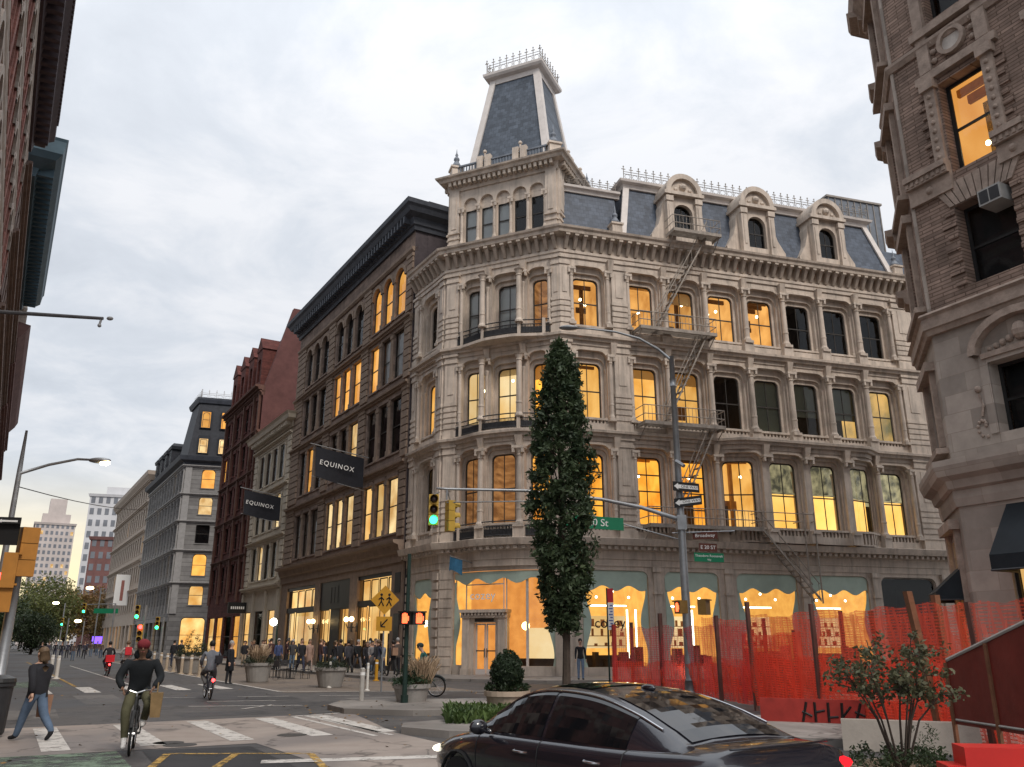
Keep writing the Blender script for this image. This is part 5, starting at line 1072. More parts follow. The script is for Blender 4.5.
# ------------------------------------------------------------------ ground, roads, pavements, markings
def poly_sheet(name, pts, z, m, kind='structure'):
    mb = MB(); mb.face([Vector((p[0], p[1], z)) for p in pts]); o = mb.build(name, m); tag(o, kind=kind); return o
def slab(name, pts, z0, z1, m):
    mb = MB(); top = [Vector((p[0], p[1], z1)) for p in pts]; bot = [Vector((p[0], p[1], z0)) for p in pts]; mb.face(top)
    for k in range(len(pts)): j = (k + 1) % len(pts); mb.face([bot[k], bot[j], top[j], top[k]])
    o = fix_normals(mb.build(name, m)); tag(o, kind='structure'); return o
def ground_mat(name, c1, c2, scale, rough=.85, bump=.3, c3=None, spec=.3, wet=0., crack=.28):
    m = bpy.data.materials.new(name); m.use_nodes = True; t = m.node_tree; b = t.nodes['Principled BSDF']; b.inputs['Specular IOR Level'].default_value = spec
    tcn = t.nodes.new('ShaderNodeTexCoord'); n1_ = t.nodes.new('ShaderNodeTexNoise'); n1_.inputs['Scale'].default_value = scale; n1_.inputs['Detail'].default_value = 8; n1_.inputs['Roughness'].default_value = .7
    n2_ = t.nodes.new('ShaderNodeTexNoise'); n2_.inputs['Scale'].default_value = .22; n2_.inputs['Detail'].default_value = 5; n2_.inputs['Distortion'].default_value = .8
    for n in (n1_, n2_): t.links.new(tcn.outputs['Object'], n.inputs['Vector'])
    r1 = t.nodes.new('ShaderNodeValToRGB'); r1.color_ramp.elements[0].position = .35; r1.color_ramp.elements[1].position = .65; r1.color_ramp.elements[0].color = (*c1, 1); r1.color_ramp.elements[1].color = (*c2, 1)
    t.links.new(n1_.outputs[0], r1.inputs[0]); mx = t.nodes.new('ShaderNodeMix'); mx.data_type = 'RGBA'; r2 = t.nodes.new('ShaderNodeMapRange'); r2.inputs[1].default_value = .45; r2.inputs[2].default_value = .62
    t.links.new(n2_.outputs[0], r2.inputs[0]); t.links.new(r2.outputs[0], mx.inputs['Factor']); t.links.new(r1.outputs[0], mx.inputs['A']); cc = c3 or tuple(x * .72 for x in c1); mx.inputs['B'].default_value = (*cc, 1)
    vo = t.nodes.new('ShaderNodeTexVoronoi'); vo.feature = 'DISTANCE_TO_EDGE'; vo.inputs['Scale'].default_value = crack; wv = t.nodes.new('ShaderNodeTexNoise'); wv.inputs['Scale'].default_value = 1.2; wv.inputs['Detail'].default_value = 6
    t.links.new(tcn.outputs['Object'], wv.inputs['Vector']); ml = t.nodes.new('ShaderNodeVectorMath'); ml.operation = 'MULTIPLY_ADD'; ml.inputs[1].default_value = (1.6, 1.6, 0); t.links.new(wv.outputs['Color'], ml.inputs[0]); t.links.new(tcn.outputs['Object'], ml.inputs[2]); t.links.new(ml.outputs[0], vo.inputs['Vector'])
    cr = t.nodes.new('ShaderNodeMapRange'); cr.inputs[1].default_value = .0; cr.inputs[2].default_value = .012; cr.inputs[3].default_value = .45; cr.inputs[4].default_value = 1; t.links.new(vo.outputs['Distance'], cr.inputs[0])
    sp_ = t.nodes.new('ShaderNodeTexNoise'); sp_.inputs['Scale'].default_value = .9; sp_.inputs['Detail'].default_value = 3; t.links.new(tcn.outputs['Object'], sp_.inputs['Vector']); sr = t.nodes.new('ShaderNodeMapRange'); sr.inputs[1].default_value = .62; sr.inputs[2].default_value = .72; sr.inputs[3].default_value = 1; sr.inputs[4].default_value = .6; t.links.new(sp_.outputs[0], sr.inputs[0])
    mm = t.nodes.new('ShaderNodeMath'); mm.operation = 'MULTIPLY'; t.links.new(cr.outputs[0], mm.inputs[0]); t.links.new(sr.outputs[0], mm.inputs[1]); scv = t.nodes.new('ShaderNodeVectorMath'); scv.operation = 'SCALE'; t.links.new(mx.outputs['Result'], scv.inputs[0]); t.links.new(mm.outputs[0], scv.inputs['Scale'])
    t.links.new(scv.outputs[0], b.inputs['Base Color'])
    rr = t.nodes.new('ShaderNodeMapRange'); rr.inputs[3].default_value = rough; rr.inputs[4].default_value = rough - .3 - wet; t.links.new(n2_.outputs[0], rr.inputs[0]); rr.inputs[1].default_value = .35; rr.inputs[2].default_value = .75; t.links.new(rr.outputs[0], b.inputs['Roughness'])
    bp_ = t.nodes.new('ShaderNodeBump'); bp_.inputs['Strength'].default_value = bump; bp_.inputs['Distance'].default_value = .01; n3 = t.nodes.new('ShaderNodeTexNoise'); n3.inputs['Scale'].default_value = 45; n3.inputs['Detail'].default_value = 4; t.links.new(tcn.outputs['Object'], n3.inputs['Vector']); t.links.new(n3.outputs[0], bp_.inputs['Height']); t.links.new(bp_.outputs[0], b.inputs['Normal'])
    return m
def worn_paint(name, col, under=.5, scale=5.0):
    """road paint worn through in patches (transparent where it is gone)"""
    m = mat(name, col, .75, .12, 4); t = m.node_tree; b = t.nodes['Principled BSDF']; tr = t.nodes.new('ShaderNodeBsdfTransparent'); mx = t.nodes.new('ShaderNodeMixShader'); n = t.nodes.new('ShaderNodeTexNoise'); n.inputs['Scale'].default_value = scale; n.inputs['Detail'].default_value = 8; n.inputs['Roughness'].default_value = .75
    tcn = t.nodes.new('ShaderNodeTexCoord'); t.links.new(tcn.outputs['Object'], n.inputs['Vector']); mr = t.nodes.new('ShaderNodeMapRange'); mr.inputs[1].default_value = under - .08; mr.inputs[2].default_value = under + .08; t.links.new(n.outputs[0], mr.inputs[0])
    t.links.new(mr.outputs[0], mx.inputs[0]); t.links.new(b.outputs[0], mx.inputs[1]); t.links.new(tr.outputs[0], mx.inputs[2]); t.links.new(mx.outputs[0], t.nodes['Material Output'].inputs[0]); return m
asphalt = ground_mat('asphalt', (.066, .061, .058), (.10, .093, .088), 2.2, .8, .4, (.052, .050, .050))
pale_conc = ground_mat('pinkish concrete', (.26, .215, .185), (.31, .265, .23), 1.4, .85, .3, (.19, .165, .15))
side_conc = ground_mat('pavement concrete', (.21, .19, .17), (.27, .245, .22), 1.1, .85, .3, (.16, .15, .14)); tan_gravel = ground_mat('tan plaza surface', (.145, .115, .09), (.19, .155, .125), 3, .88, .4, (.12, .10, .085))
kerb_m = ground_mat('granite kerb', (.22, .20, .18), (.30, .27, .245), 4, .85, .3)
white_p = worn_paint('worn white paint', (.50, .47, .43), .59, 3.2); yellow_p = worn_paint('worn yellow paint', (.42, .26, .07), .52); green_p = worn_paint('worn green paint', (.15, .20, .145), .5, 2.2)
poly_sheet('road', [(-3000, -200), (3000, -200), (3000, 4000), (-3000, 4000)], 0, asphalt)
# pavement in front of the buildings on the west side
def bo(u, n): q = bp(u); return q + Vector((-.857, -.515, 0)) * n
slab('pavement', [bo(59, 4.4), bo(4, 4.4), FLC(-.3, 4.6, 0), FLC(8.2, 4.6, 0), FL2(2.0, 4.4, 0), FL2(60, 4.4, 0), FL2(60, -1, 0), FL2(0, -1, 0), FLC(0, -1, 0), bo(59, -1)], 0, .13, side_conc)
slab('pavement', [bo(300, 4.4), bo(83, 4.4), bo(83, -1), bo(300, -1)], 0, .13, side_conc)
slab('pavement', [AL(-3, 26), AL(-.4, 26), AL(-.4, 300), AL(-3, 300)], 0, .13, side_conc)
slab('pavement', [FRb(-1.6, 3.2, 0), FRb(20, 3.2, 0), FRb(20, -1, 0), FRb(0, -1, 0), FRc(0, -.5, 0), FRs(29, -.5, 0), FRs(0, -.5, 0), FRs(0, 4, 0), FRs(31.5, 4, 0), FRc(1.4, 3.6, 0)], 0, .13, side_conc)
poly_sheet('plaza', [AL(9.7, 32.5), AL(16.4, 30.0), AL(16.2, 90), AL(9.7, 90)], .006, tan_gravel)
# first crosswalk on a concrete strip, second crosswalk farther on
poly_sheet('crosswalk_strip', [AL(-1.0, 17.2), AL(4.6, 17.0), AL(5.0, 8.0), AL(11.5, 8.0), AL(7.6, 15.2), AL(7.6, 17.4), AL(8.6, 22.6), AL(-1.0, 22.6)], .006, pale_conc)
poly_sheet('road_patch', [AL(2.2, 9), AL(4.2, 8.5), AL(4.4, 16.6), AL(2.6, 16.9)], .005, ground_mat('new asphalt patch', (.028, .027, .028), (.04, .038, .038), 3, .8, .4))
mk = MB()
def stripe(a0, l0, a1, l1, w, z=.011, mb=None):
    d = (AL(a1, l1) - AL(a0, l0)).normalized(); n = Vector((d.y, -d.x, 0)) * w / 2; p, q = AL(a0, l0, z), AL(a1, l1, z); (mb or mk).face([p - n, q - n, q + n, p + n])
for a in (-.3, 1.3, 2.9, 4.5, 6.1, 7.5): stripe(a, 17.6, a + .05, 22.2, .46)
for a in (.4, 2.0, 3.6, 5.2, 6.8, 8.4): stripe(a, 36.0, a, 40.4, .55)
stripe(4.0, 14.4, 8.6, 12.9, .38); stripe(6.9, 22.3, 7.0, 17.0, .12); stripe(7.25, 22.5, 7.35, 17.0, .12)
stripe(6.9, 22.3, 8.3, 22.7, .12)
stripe(9.7, 33.2, 9.7, 90, .14); stripe(9.7, 33.2, 16.6, 29.4, .14); stripe(5.6, 41, 5.6, 75, .1)
stripe(5.3, 27.2, 8.3, 25.9, .12); stripe(6.4, 25.4, 7.6, 26.6, .1); stripe(6.2, 29, 8.2, 28.4, .12); stripe(10.5, 27.2, 15, 25.6, .14)
for k in range(5): stripe(5 + k * 2.6, 31.8 - k * .9, 6.6 + k * 2.6, 31.2 - k * .9, .1)
tag(mk.build('road_marking', white_p), kind='structure')
ym = MB(); stripe(2.9, 16.2, 5.0, 15.0, .13, .012, ym); stripe(3.9, 15.6, 3.0, 13.6, .13, .012, ym); stripe(2.9, 16.2, 2.2, 14, .13, .012, ym); stripe(5.0, 15.0, 4.4, 12, .13, .012, ym); stripe(3.4, 41, 3.2, 90, .14, .012, ym); tag(ym.build('yellow_marking', yellow_p), kind='structure')
gm_ = MB()
for pts in ([AL(-.2, 12), AL(2.1, 12), AL(2.2, 17.0), AL(-.2, 17.2)], [AL(.3, 41.4), AL(3.0, 41.4), AL(3.0, 47), AL(.3, 47)]): gm_.face([p + Vector((0, 0, .009)) for p in pts])
tag(gm_.build('cycle_lane', green_p), kind='structure')
pm_ = [ground_mat('old tar patch', (.05, .048, .048), (.07, .066, .064), 3, .7, .4), ground_mat('grey utility patch', (.12, .112, .105), (.155, .145, .135), 3, .85, .4)]
for i, (a, l, w, d, m_i) in enumerate(((5.6, 24.2, 2.2, 1.4, 0), (1.0, 26.5, 1.6, 3.2, 1), (7.6, 29.5, 3.0, 1.2, 0), (3.4, 32.0, 1.2, 5.0, 1), (11.8, 28.0, 2.6, .9, 1), (2.0, 50, 1.4, 6, 0), (6.8, 13.6, 1.6, 1.6, 1), (6.5, 46, 1.2, 8, 0))):
    poly_sheet('road_patch', [AL(a - w / 2, l - d / 2), AL(a + w / 2, l - d / 2), AL(a + w / 2 + .1, l + d / 2), AL(a - w / 2, l + d / 2)], .003, pm_[m_i])
# kerbed islands
def island(pts, h=.14): slab('traffic_island', pts, 0, h, kerb_m)
island([AL(8.3, 22.4), AL(9.6, 20.9), AL(11.2, 20.3), AL(14.6, 19.6), AL(15.8, 21.2), AL(13.5, 23.6), AL(11.2, 25.4), AL(9.3, 25.4), AL(8.4, 24)])
island([AL(7.6, 17.1), AL(8.1, 15.9), AL(9.2, 14.9), AL(12.5, 12.4), AL(15.5, 8.0), AL(19, 8.0), AL(17.2, 14.4), AL(13.2, 17.8), AL(9.2, 18.2), AL(8.0, 17.9)])
mb = MB(); c = AL(3.2, 17.9, .007); mb.lathe(c, [(.28, 0), (.28, .004)], 18); c = gp(180, 745, .007); mb.lathe(c, [(.3, 0), (.3, .004)], 18); c = gp(292, 735, .007); mb.lathe(c, [(.3, 0), (.3, .004)], 18); tag(mb.build('manhole_cover', mat('cast iron cover', (.05, .045, .04), .6, .3, 20)), kind='structure')

lv = MB()
for _ in range(420):
    a, l = rnd.choice([(rnd.gauss(8.6, .5), rnd.uniform(18, 26)), (rnd.uniform(-1, 9), rnd.uniform(11, 40)), (rnd.gauss(15.8, .4), rnd.uniform(28, 50)), (rnd.gauss(10.2, .8), rnd.uniform(14, 19)), (rnd.gauss(-.2, .2), rnd.uniform(20, 60))])
    c = AL(a, l, .155 if 9 < a < 15 and l < 25 else .014); t = rnd.uniform(0, 6.28); s_ = rnd.uniform(.025, .06); x = Vector((math.cos(t) * s_, math.sin(t) * s_, 0)); y = Vector((-x.y * .6, x.x * .6, rnd.uniform(0, .02))); lv.face([c - x, c - y, c + x, c + y])
tag(lv.build('fallen_leaves', mat('fallen leaf', (.22, .13, .05), .8, .4, 3)), 'scattered small brown leaves and litter lying on the road', 'leaves', kind='stuff')
# ------------------------------------------------------------------ people, bicycles
skin_m = mat('skin', (.52, .32, .23), .55, .05, 6); skin_d = mat('dark skin', (.20, .11, .07), .55, .05, 6)
CLO = {}
def cloth(c, name=None):
    k = name or 'cloth %d %d %d' % tuple(int(x * 100) for x in c)
    return mat(k, c, .9, .18, 5, .3, 60)
hair_c = {'black': mat('black hair', (.015, .012, .011), .6, .2, 20), 'brown': mat('brown hair', (.13, .085, .05), .6, .25, 20), 'blond': mat('blond hair', (.30, .20, .11), .6, .25, 20), 'grey': mat('grey hair', (.3, .3, .3), .6, .2, 20)}
def rotx(v, a): c, s = math.cos(a), math.sin(a); return Vector((v[0], v[1] * c - v[2] * s, v[1] * s + v[2] * c))
def person(loc, head, label, top, legs, shoes=(.03, .03, .03), pose='stand', H=1.72, hair='black', sk=None, group=None, coat=False, helmet=None, bag=None, lean=0., hands=True, wide=1.0, backpack=None, name='person', bulk=1.0, baggy=1.0, hood=None):
    """a walking, standing, sitting or riding figure facing +Y locally; one continuous skinned body with fingers"""
    k = H / 1.72; root = empty(name, loc, label, 'person', group, rz=-R(head))
    S_ = lambda *a: Vector(a) * k
    hip, sh = .92, 1.40; dz = 0.
    P = dict(walk=((24, 6), (-20, 24), (-26, 15), (24, 25)), walk2=((20, 5), (-16, 38), (-16, 12), (20, 20)), stand=((3, 2), (-2, 4), (2, 10), (4, 12)), lookphone=((4, 3), (-3, 5), (10, 95), (6, 20)), ride=((75, 68), (38, 62), (48, 22), (48, 22)), sit=((85, 85), (82, 80), (25, 60), (25, 60)))[pose]
    if pose == 'ride': hip = .96; lean = lean or 22
    if pose == 'sit': hip = .50
    V = []; E_ = []; Rr = []; tagv = []
    def ik(a, b, l1, l2, hint):
        d = b - a; L = min(d.length, (l1 + l2) * .995); d.normalize(); x = (l1 * l1 - l2 * l2 + L * L) / (2 * L); y = math.sqrt(max(0, l1 * l1 - x * x)); h_ = (hint - d * hint.dot(d)).normalized(); return a + d * x + h_ * y, a + d * L
    def add(p, r, t, par=None, ry=None):
        f_ = bulk if t == 'top' else baggy if t == 'legs' else 1.; r *= f_; ry = ry * f_ if ry else None
        return add_(p, r, t, par, ry)
    def add_(p, r, t, par=None, ry=None): V.append(p * k); Rr.append((r * k, (ry or r) * k)); tagv.append(t); i = len(V) - 1; E_.append((par, i)) if par is not None else None; return i
    def up(dx, dy, dzz): v = rotx(Vector((dx, dy, dzz)), -R(lean)); return Vector((0, 0, hip)) + v     # point in trunk space above the hip
    pel = add(Vector((0, 0, hip)), .135 * wide, 'legs', None, .11); wa = add(up(0, .0, .17), .125 * wide, 'top', pel, .10); ch = add(up(0, .0, .36), .15 * wide, 'top', wa, .115); nb = add(up(0, .0, .50), .075, 'top', ch); nk = add(up(0, .015, .56), .052, 'skin', nb)
    h1 = add(up(0, .03, .63), .075, 'skin', nk, .085); h2 = add(up(0, .03, .70), .082, 'skin', h1, .10); h3 = add(up(0, .02, .765), .066, 'skin', h2, .08)
    tips = []
    for s_, (th, kn) in ((-1, P[0]), (1, P[1])):
        j0 = Vector((s_ * .095, 0, hip - .05)); a = add(j0, .095, 'legs', pel)
        d1 = rotx(Vector((0, 0, -1)), R(th)); kp = j0 + d1 * .42; b = add(kp + (Vector((0, 0, 0))), .068, 'legs', a); m0 = add(j0 + d1 * .2, .085, 'legs', None) if False else None
        d2 = rotx(Vector((0, 0, -1)), R(th - kn)); ap = kp + d2 * .41
        if pose == 'ride': kp, ap = ik(j0, Vector((s_ * .13, .27 if s_ > 0 else .06, .22 if s_ > 0 else .5)) / k, .42, .42, Vector((s_ * .25, 1, .3))); V[b] = kp * k
        c_ = add(ap, .048, 'legs', b)
        fa = th - kn; f_ = rotx(Vector((0, 1, -.25)), R(max(-45, min(15, fa * .6)))); add(ap + f_ * .07 + Vector((0, 0, -.03)), .045, 'shoe', c_); add(ap + f_ * .19 + Vector((0, 0, -.035)), .036, 'shoe', len(V) - 1)
    for s_, (sa, el) in ((-1, P[2]), (1, P[3])):
        j = up(s_ * .185 * wide, 0, .45); a = add(j, .062, 'top', ch); d1 = rotx(Vector((s_ * .14, 0, -1)).normalized(), R(sa)); ep = j + d1 * .28; b = add(ep, .05, 'top', a); d2 = rotx(Vector((s_ * (-.1 if el > 40 else .05), 0, -1)).normalized(), R(sa + el)); wp = ep + d2 * .24; wp, d2 = (wp, d2) if pose != 'ride' else (None, None)
        if pose == 'ride': ep, wp = ik(j, Vector((s_ * .25, .40, 1.06)) / k, .28, .25, Vector((s_ * .8, -.3, -1))); V[b] = ep * k; d2 = (wp - ep).normalized()
        add(wp, .036, 'top', b); tips.append((wp, d2, s_))
    me = bpy.data.meshes.new('tmp'); me.from_pydata([tuple(v) for v in V], [tuple(e) for e in E_], []); o = bpy.data.objects.new('tmp', me); COL.objects.link(o)
    md = o.modifiers.new('s', 'SKIN'); md.use_smooth_shade = True; md.branch_smoothing = .4
    for i, sv in enumerate(me.skin_vertices[0].data): sv.radius = Rr[i]; sv.use_root = (i == 0)
    o.modifiers.new('u', 'SUBSURF').levels = 1
    dg = bpy.context.evaluated_depsgraph_get(); ev = bpy.data.meshes.new_from_object(o.evaluated_get(dg)); bpy.data.objects.remove(o)
    segs = [(V[a], V[b], tagv[b]) for a, b in E_]
    MI = {'skin': 0, 'top': 1, 'legs': 2, 'shoe': 3}
    mb = MB()
    for v in ev.vertices: mb.v.append(v.co.copy())
    hemz = (hip - (.42 if coat else .10 if bulk > 1.1 else .02)) * k
    for p in ev.polygons:
        c = p.center; best = None
        for a, b, t in segs:
            ab = b - a; t_ = max(0, min(1, (c - a).dot(ab) / max(1e-9, ab.length_squared))); d = (c - a - ab * t_).length
            if best is None or d < best[0]: best = (d, t)
        t = best[1]
        if t == 'legs' and c.z > hemz and pose not in ('ride', 'sit'): t = 'top'
        if t == 'legs' and pose == 'ride' and c.z > (hip - .10) * k and c.y < .17: t = 'top'
        mb.f.append(tuple(p.vertices)); mb.mi.append(MI[t])
    bpy.data.meshes.remove(ev)
    # face: nose, ears, eyes, mouth; hands: palm, four fingers, thumb
    mb.m = 0; mb.smooth = True
    hc = up(0, .03, .70) * k
    F_ = lambda x, y, z: hc + rotx(Vector((x, y, z)), -R(lean * .3)) * k
    mb.hexa([F_(-.018, .085, -.03), F_(.018, .085, -.03), F_(.014, .125, -.03), F_(-.014, .125, -.03), F_(-.01, .09, .025), F_(.01, .09, .025), F_(.006, .1, .025), F_(-.006, .1, .025)])
    for s_ in (-1, 1): mb.ball(F_(s_ * .085, .0, -.005), .026 * k, 6, (.5, .8, 1.2))
    mb.m = 4
    for s_ in (-1, 1): mb.ball(F_(s_ * .033, .093, .018), .011 * k, 6)
    mb.m = 5; mb.box(lambda u, n, z: F_(u, n, z), -.026, .026, .085, .1, -.06, -.048)
    mb.m = 0
    for wp, d, s_ in tips:
        wp = wp * k; x = Vector((0, 1, 0)) if abs(d.y) < .8 else Vector((0, 0, 1)); x = (x - d * x.dot(d)).normalized(); n = d.cross(x)
        G = lambda a, b, c: wp + (d * a + x * b + n * c) * k
        mb.hexa([G(0, -.03, -.014), G(0, .03, -.014), G(0, .03, .014), G(0, -.03, .014), G(.085, -.042, -.012), G(.085, .042, -.012), G(.085, .042, .012), G(.085, -.042, .012)])
        if hands:
            for q, (b_, L) in enumerate(((-.032, .06), (-.011, .075), (.011, .08), (.033, .068))): mb.tube([G(.08, b_, 0), G(.08 + L * .55, b_, .008 * s_), G(.08 + L * .95, b_, .028 * s_)], [.0095 * k, .0085 * k, .007 * k], 5)
            mb.tube([G(.02, .03, 0), G(.05, .055, .01 * s_), G(.085, .062, .02 * s_)], [.012 * k, .0105 * k, .008 * k], 5)
    sm = sk or skin_m
    body = mb.build('body', None, root, mats=[sm, cloth(top), cloth(legs), cloth(shoes), hair_c['black'], cloth((.35, .12, .1), 'lips')], org=(0, 0, 0)); fix_normals(body)
    mb = MB(); mb.smooth = True
    if helmet:
        mb.ball(F_(0, -.005, .05), .115 * k, 12, (.92, 1.12, .8)); o = mb.build('helmet', cloth(helmet), root, org=(0, 0, 0))
    elif hair:
        mb.ball(F_(0, -.03, .035), .105 * k, 10, (.93, 1.02, 1.02))
        if hair in ('blond', 'longbrown'):
            mb.tube([F_(0, -.05, .03), F_(0, -.09, -.12), F_(0, -.1, -.26), F_(0, -.09, -.36)], [.09 * k, .1 * k, .09 * k, .05 * k], 10)
        mb.build('hair', hair_c['brown' if hair == 'longbrown' else hair], root, org=(0, 0, 0))
    if hood: mb = MB(); mb.smooth = True; mb.ball(F_(0, -.1, -.12), .13 * k, 10, (1.1, .75, .8)); mb.build('hood', cloth(hood), root, org=(0, 0, 0))
    if coat and pose not in ('ride', 'sit'):
        mb = MB(); mb.smooth = True; mb.lathe((0, 0, 0), [(.165 * k * wide, .52 * k), (.185 * k * wide, .54 * k), (.165 * k * wide, .8 * k), (.15 * k * wide, 1.08 * k), (.155 * k * wide, 1.28 * k), (.1 * k, 1.4 * k)], 14); mb.build('coat', cloth(top), root, org=(0, 0, 0))
    if backpack:
        mb = MB(); mb.box(lambda u, n, z: up(u, n, z) * k, -.15, .15, -.27, -.1, .1, .48); mb.build('backpack', cloth(backpack), root, org=(0, 0, 0))
    if bag:
        c, m_, sz = bag; mb = MB(); c = Vector(c) * k; mb.hexa([c + Vector((x * sz[0], y * sz[1], z * sz[2])) for z in (-1, 1) for x, y in ((-.8 if z < 0 else -1, -1), (.8 if z < 0 else 1, -1), (.8 if z < 0 else 1, 1), (-.8 if z < 0 else -1, 1))]); mb.tube([c + Vector((0, -sz[1] * .6, sz[2])), c + Vector((0, 0, sz[2] + .16)), c + Vector((0, sz[1] * .6, sz[2]))], .012, 5); mb.build('bag', cloth(m_), root, org=(0, 0, 0))
    return root
tyre_m = mat('tyre rubber', (.015, .015, .015), .8, .1, 8); chrome = mat('bright metal', (.5, .5, .5), .3, .05, 3, metal=1.); red_l = emis('red tail light', (1, .03, .03), 9); wht_l = emis('white bike light', (.95, .85, 1), 14)
def torus(mb, c, Rm, r, seg=28, sec=6):
    st = len(mb.v)
    for i in range(seg):
        a = 2 * math.pi * i / seg
        for j in range(sec): b = 2 * math.pi * j / sec; rr = Rm + r * math.cos(b); mb.v.append(Vector((c[0] + r * math.sin(b), c[1] + rr * math.cos(a), c[2] + rr * math.sin(a))))
    for i in range(seg):
        for j in range(sec): mb.f.append((st + i * sec + j, st + ((i + 1) % seg) * sec + j, st + ((i + 1) % seg) * sec + (j + 1) % sec, st + i * sec + (j + 1) % sec)); mb.mi.append(mb.m)
def bicycle(loc, head, label, col, group=None, tail=True, front=False, box=None, basket=False):
    root = empty('bicycle', loc, label, 'bicycle', group, rz=-R(head)); fm = cloth(col, 'bike paint %d%d%d' % tuple(int(x * 99) for x in col))
    for y in (-.52, .54):
        mb = MB(); mb.smooth = True; torus(mb, (0, y, .34), .315, .024); w = mb.build('wheel', tyre_m, root, org=(0, 0, 0))
        mb = MB(); torus(mb, (0, y, .34), .288, .012, 24, 5)
        for q in range(10): a = q * math.pi / 5; mb.tube([(0.0, y, .34), (0, y + .285 * math.cos(a), .34 + .285 * math.sin(a))], .003, 3)
        mb.tube([(-.05, y, .34), (.05, y, .34)], .025, 6); mb.build('rim', chrome, w, org=(0, 0, 0))
    mb = MB()
    T = lambda *p, r=.019: mb.tube([Vector(x) for x in p], r, 6)
    T((0, -.05, .30), (0, -.17, .80)); T((0, -.05, .30), (0, .38, .72), r=.023); T((0, -.15, .72), (0, .36, .82)); T((0, -.15, .72), (.05, -.52, .34), r=.012); T((0, -.15, .72), (-.05, -.52, .34), r=.012); T((0, -.05, .30), (.05, -.52, .34), r=.013); T((0, -.05, .30), (-.05, -.52, .34), r=.013); T((0, .34, .92), (0, .40, .68), r=.024)
    for s_ in (-1, 1): T((s_ * .04, .40, .70), (s_ * .045, .54, .34), r=.014)
    T((-.1, -.05, .30), (.1, -.05, .30), r=.02); T((.1, -.05, .3), (.1, .05, .16), r=.012); T((-.1, -.05, .3), (-.1, -.15, .44), r=.012)
    mb.box(WF, .08, .18, .0, .1, .14, .16); mb.box(WF, -.18, -.08, -.2, -.1, .43, .45); mb.build('frame', fm, root, org=(0, 0, 0))
    mb = MB(); mb.tube([Vector((-.3, .22, 1.02)), Vector((-.12, .34, 1.02)), Vector((0, .34, .98)), Vector((.12, .34, 1.02)), Vector((.3, .22, 1.02))], .015, 6); mb.tube([Vector((0, .34, .9)), Vector((0, .34, 1.0))], .016, 6); mb.build('handlebar', chrome, root, org=(0, 0, 0))
    mb = MB(); mb.smooth = True; mb.ball((0, -.2, .88), .12, 8, (.7, 1.1, .35)); mb.tube([Vector((0, -.17, .76)), Vector((0, -.19, .88))], .014, 6); mb.build('saddle', tyre_m, root, org=(0, 0, 0))
    for y in (-.52, .54):
        mb = MB(); pts = [Vector((0, y + .36 * math.cos(a), .34 + .36 * math.sin(a))) for a in [R(20 + 13 * q) for q in range(11)]]; mb.tube(pts, .03, 6); mb.build('mudguard', fm, root, org=(0, 0, 0))
    if tail: mb = MB(); mb.ball((0, -.86, .62), .055, 8); mb.build('tail_light', red_l, root, org=(0, 0, 0))
    if front: mb = MB(); mb.ball((0, .45, .93), .05, 8); mb.build('headlight', wht_l, root, org=(0, 0, 0))
    if box: mb = MB(); mb.box(WF, -.22, .22, -.85, -.42, .74, 1.1); mb.build('cargo_box', cloth(box), root, org=(0, 0, 0))
    if basket: mb = MB(); mb.hexa([Vector(p) for p in ((-.15, .4, .78), (.15, .4, .78), (.15, .66, .78), (-.15, .66, .78), (-.2, .36, 1.02), (.2, .36, 1.02), (.2, .7, 1.02), (-.2, .7, 1.02))]); mb.build('basket', tyre_m, root, org=(0, 0, 0))
    return root
blk, navy, greyc, denim, olive, beige = (.022, .022, .026), (.03, .035, .06), (.18, .19, .21), (.09, .13, .19), (.13, .12, .06), (.33, .26, .19)
def rider(p, head, blabel, plabel, bcol, **kw):
    bk = {q: kw.pop(q) for q in ('front', 'tail', 'box', 'basket') if q in kw}; bicycle(p, head, blabel, bcol, **bk); d = Vector((math.sin(R(head)), math.cos(R(head)), 0)); return person(p - d * .2, head, plabel, pose='ride', **kw)
# near left: woman stepping on to the crosswalk
person(gp(30, 741), -68, 'woman with long brown hair in black jacket and wide jeans walking with a paper bag', blk, denim, (.02, .02, .02), 'walk', 1.70, 'longbrown', bag=((.3, .12, .62), (.30, .17, .11), (.14, .05, .2)), wide=1.15, bulk=1.5, baggy=1.3)
rider(gp(131, 752), 160, 'black bicycle of the nearest rider with the red helmet', 'rider in black hooded jacket and red helmet coming over the crosswalk', (.03, .03, .03), top=(.012, .014, .016), legs=(.085, .08, .045), shoes=(.6, .58, .55), helmet=(.16, .02, .025), H=1.86, wide=1.15, bulk=1.42, baggy=1.25, hood=(.012, .014, .016), tail=False, sk=skin_d, bag=((-.3, .46, .72), (.20, .13, .06), (.1, .1, .2)))
rider(gp(207, 699), -28, 'bicycle with red tail light ridden by the cyclist in grey jacket', 'cyclist in grey jacket with black shoulder bag riding away', (.1, .1, .12), top=(.13, .14, .16), legs=(.10, .10, .10), H=1.8, wide=1.1, bulk=1.2, baggy=1.2, hair='black', bag=((.18, -.22, 1.2), blk, (.12, .08, .12)), lean=12)
rider(gp(106, 676), -31, 'red bicycle with a red cargo box, left of the two red bicycles', 'rider in black jacket on the left of the two red bicycles', (.45, .02, .02), top=blk, legs=navy, box=(.55, .02, .03), H=1.75, hair='black', lean=10)
rider(gp(124, 678), -31, 'red bicycle under the rider with the red backpack', 'rider in pale jacket with a red backpack riding away', (.45, .02, .02), top=(.45, .42, .40), legs=(.06, .06, .07), backpack=(.5, .03, .04), H=1.78, hair='brown', lean=10)
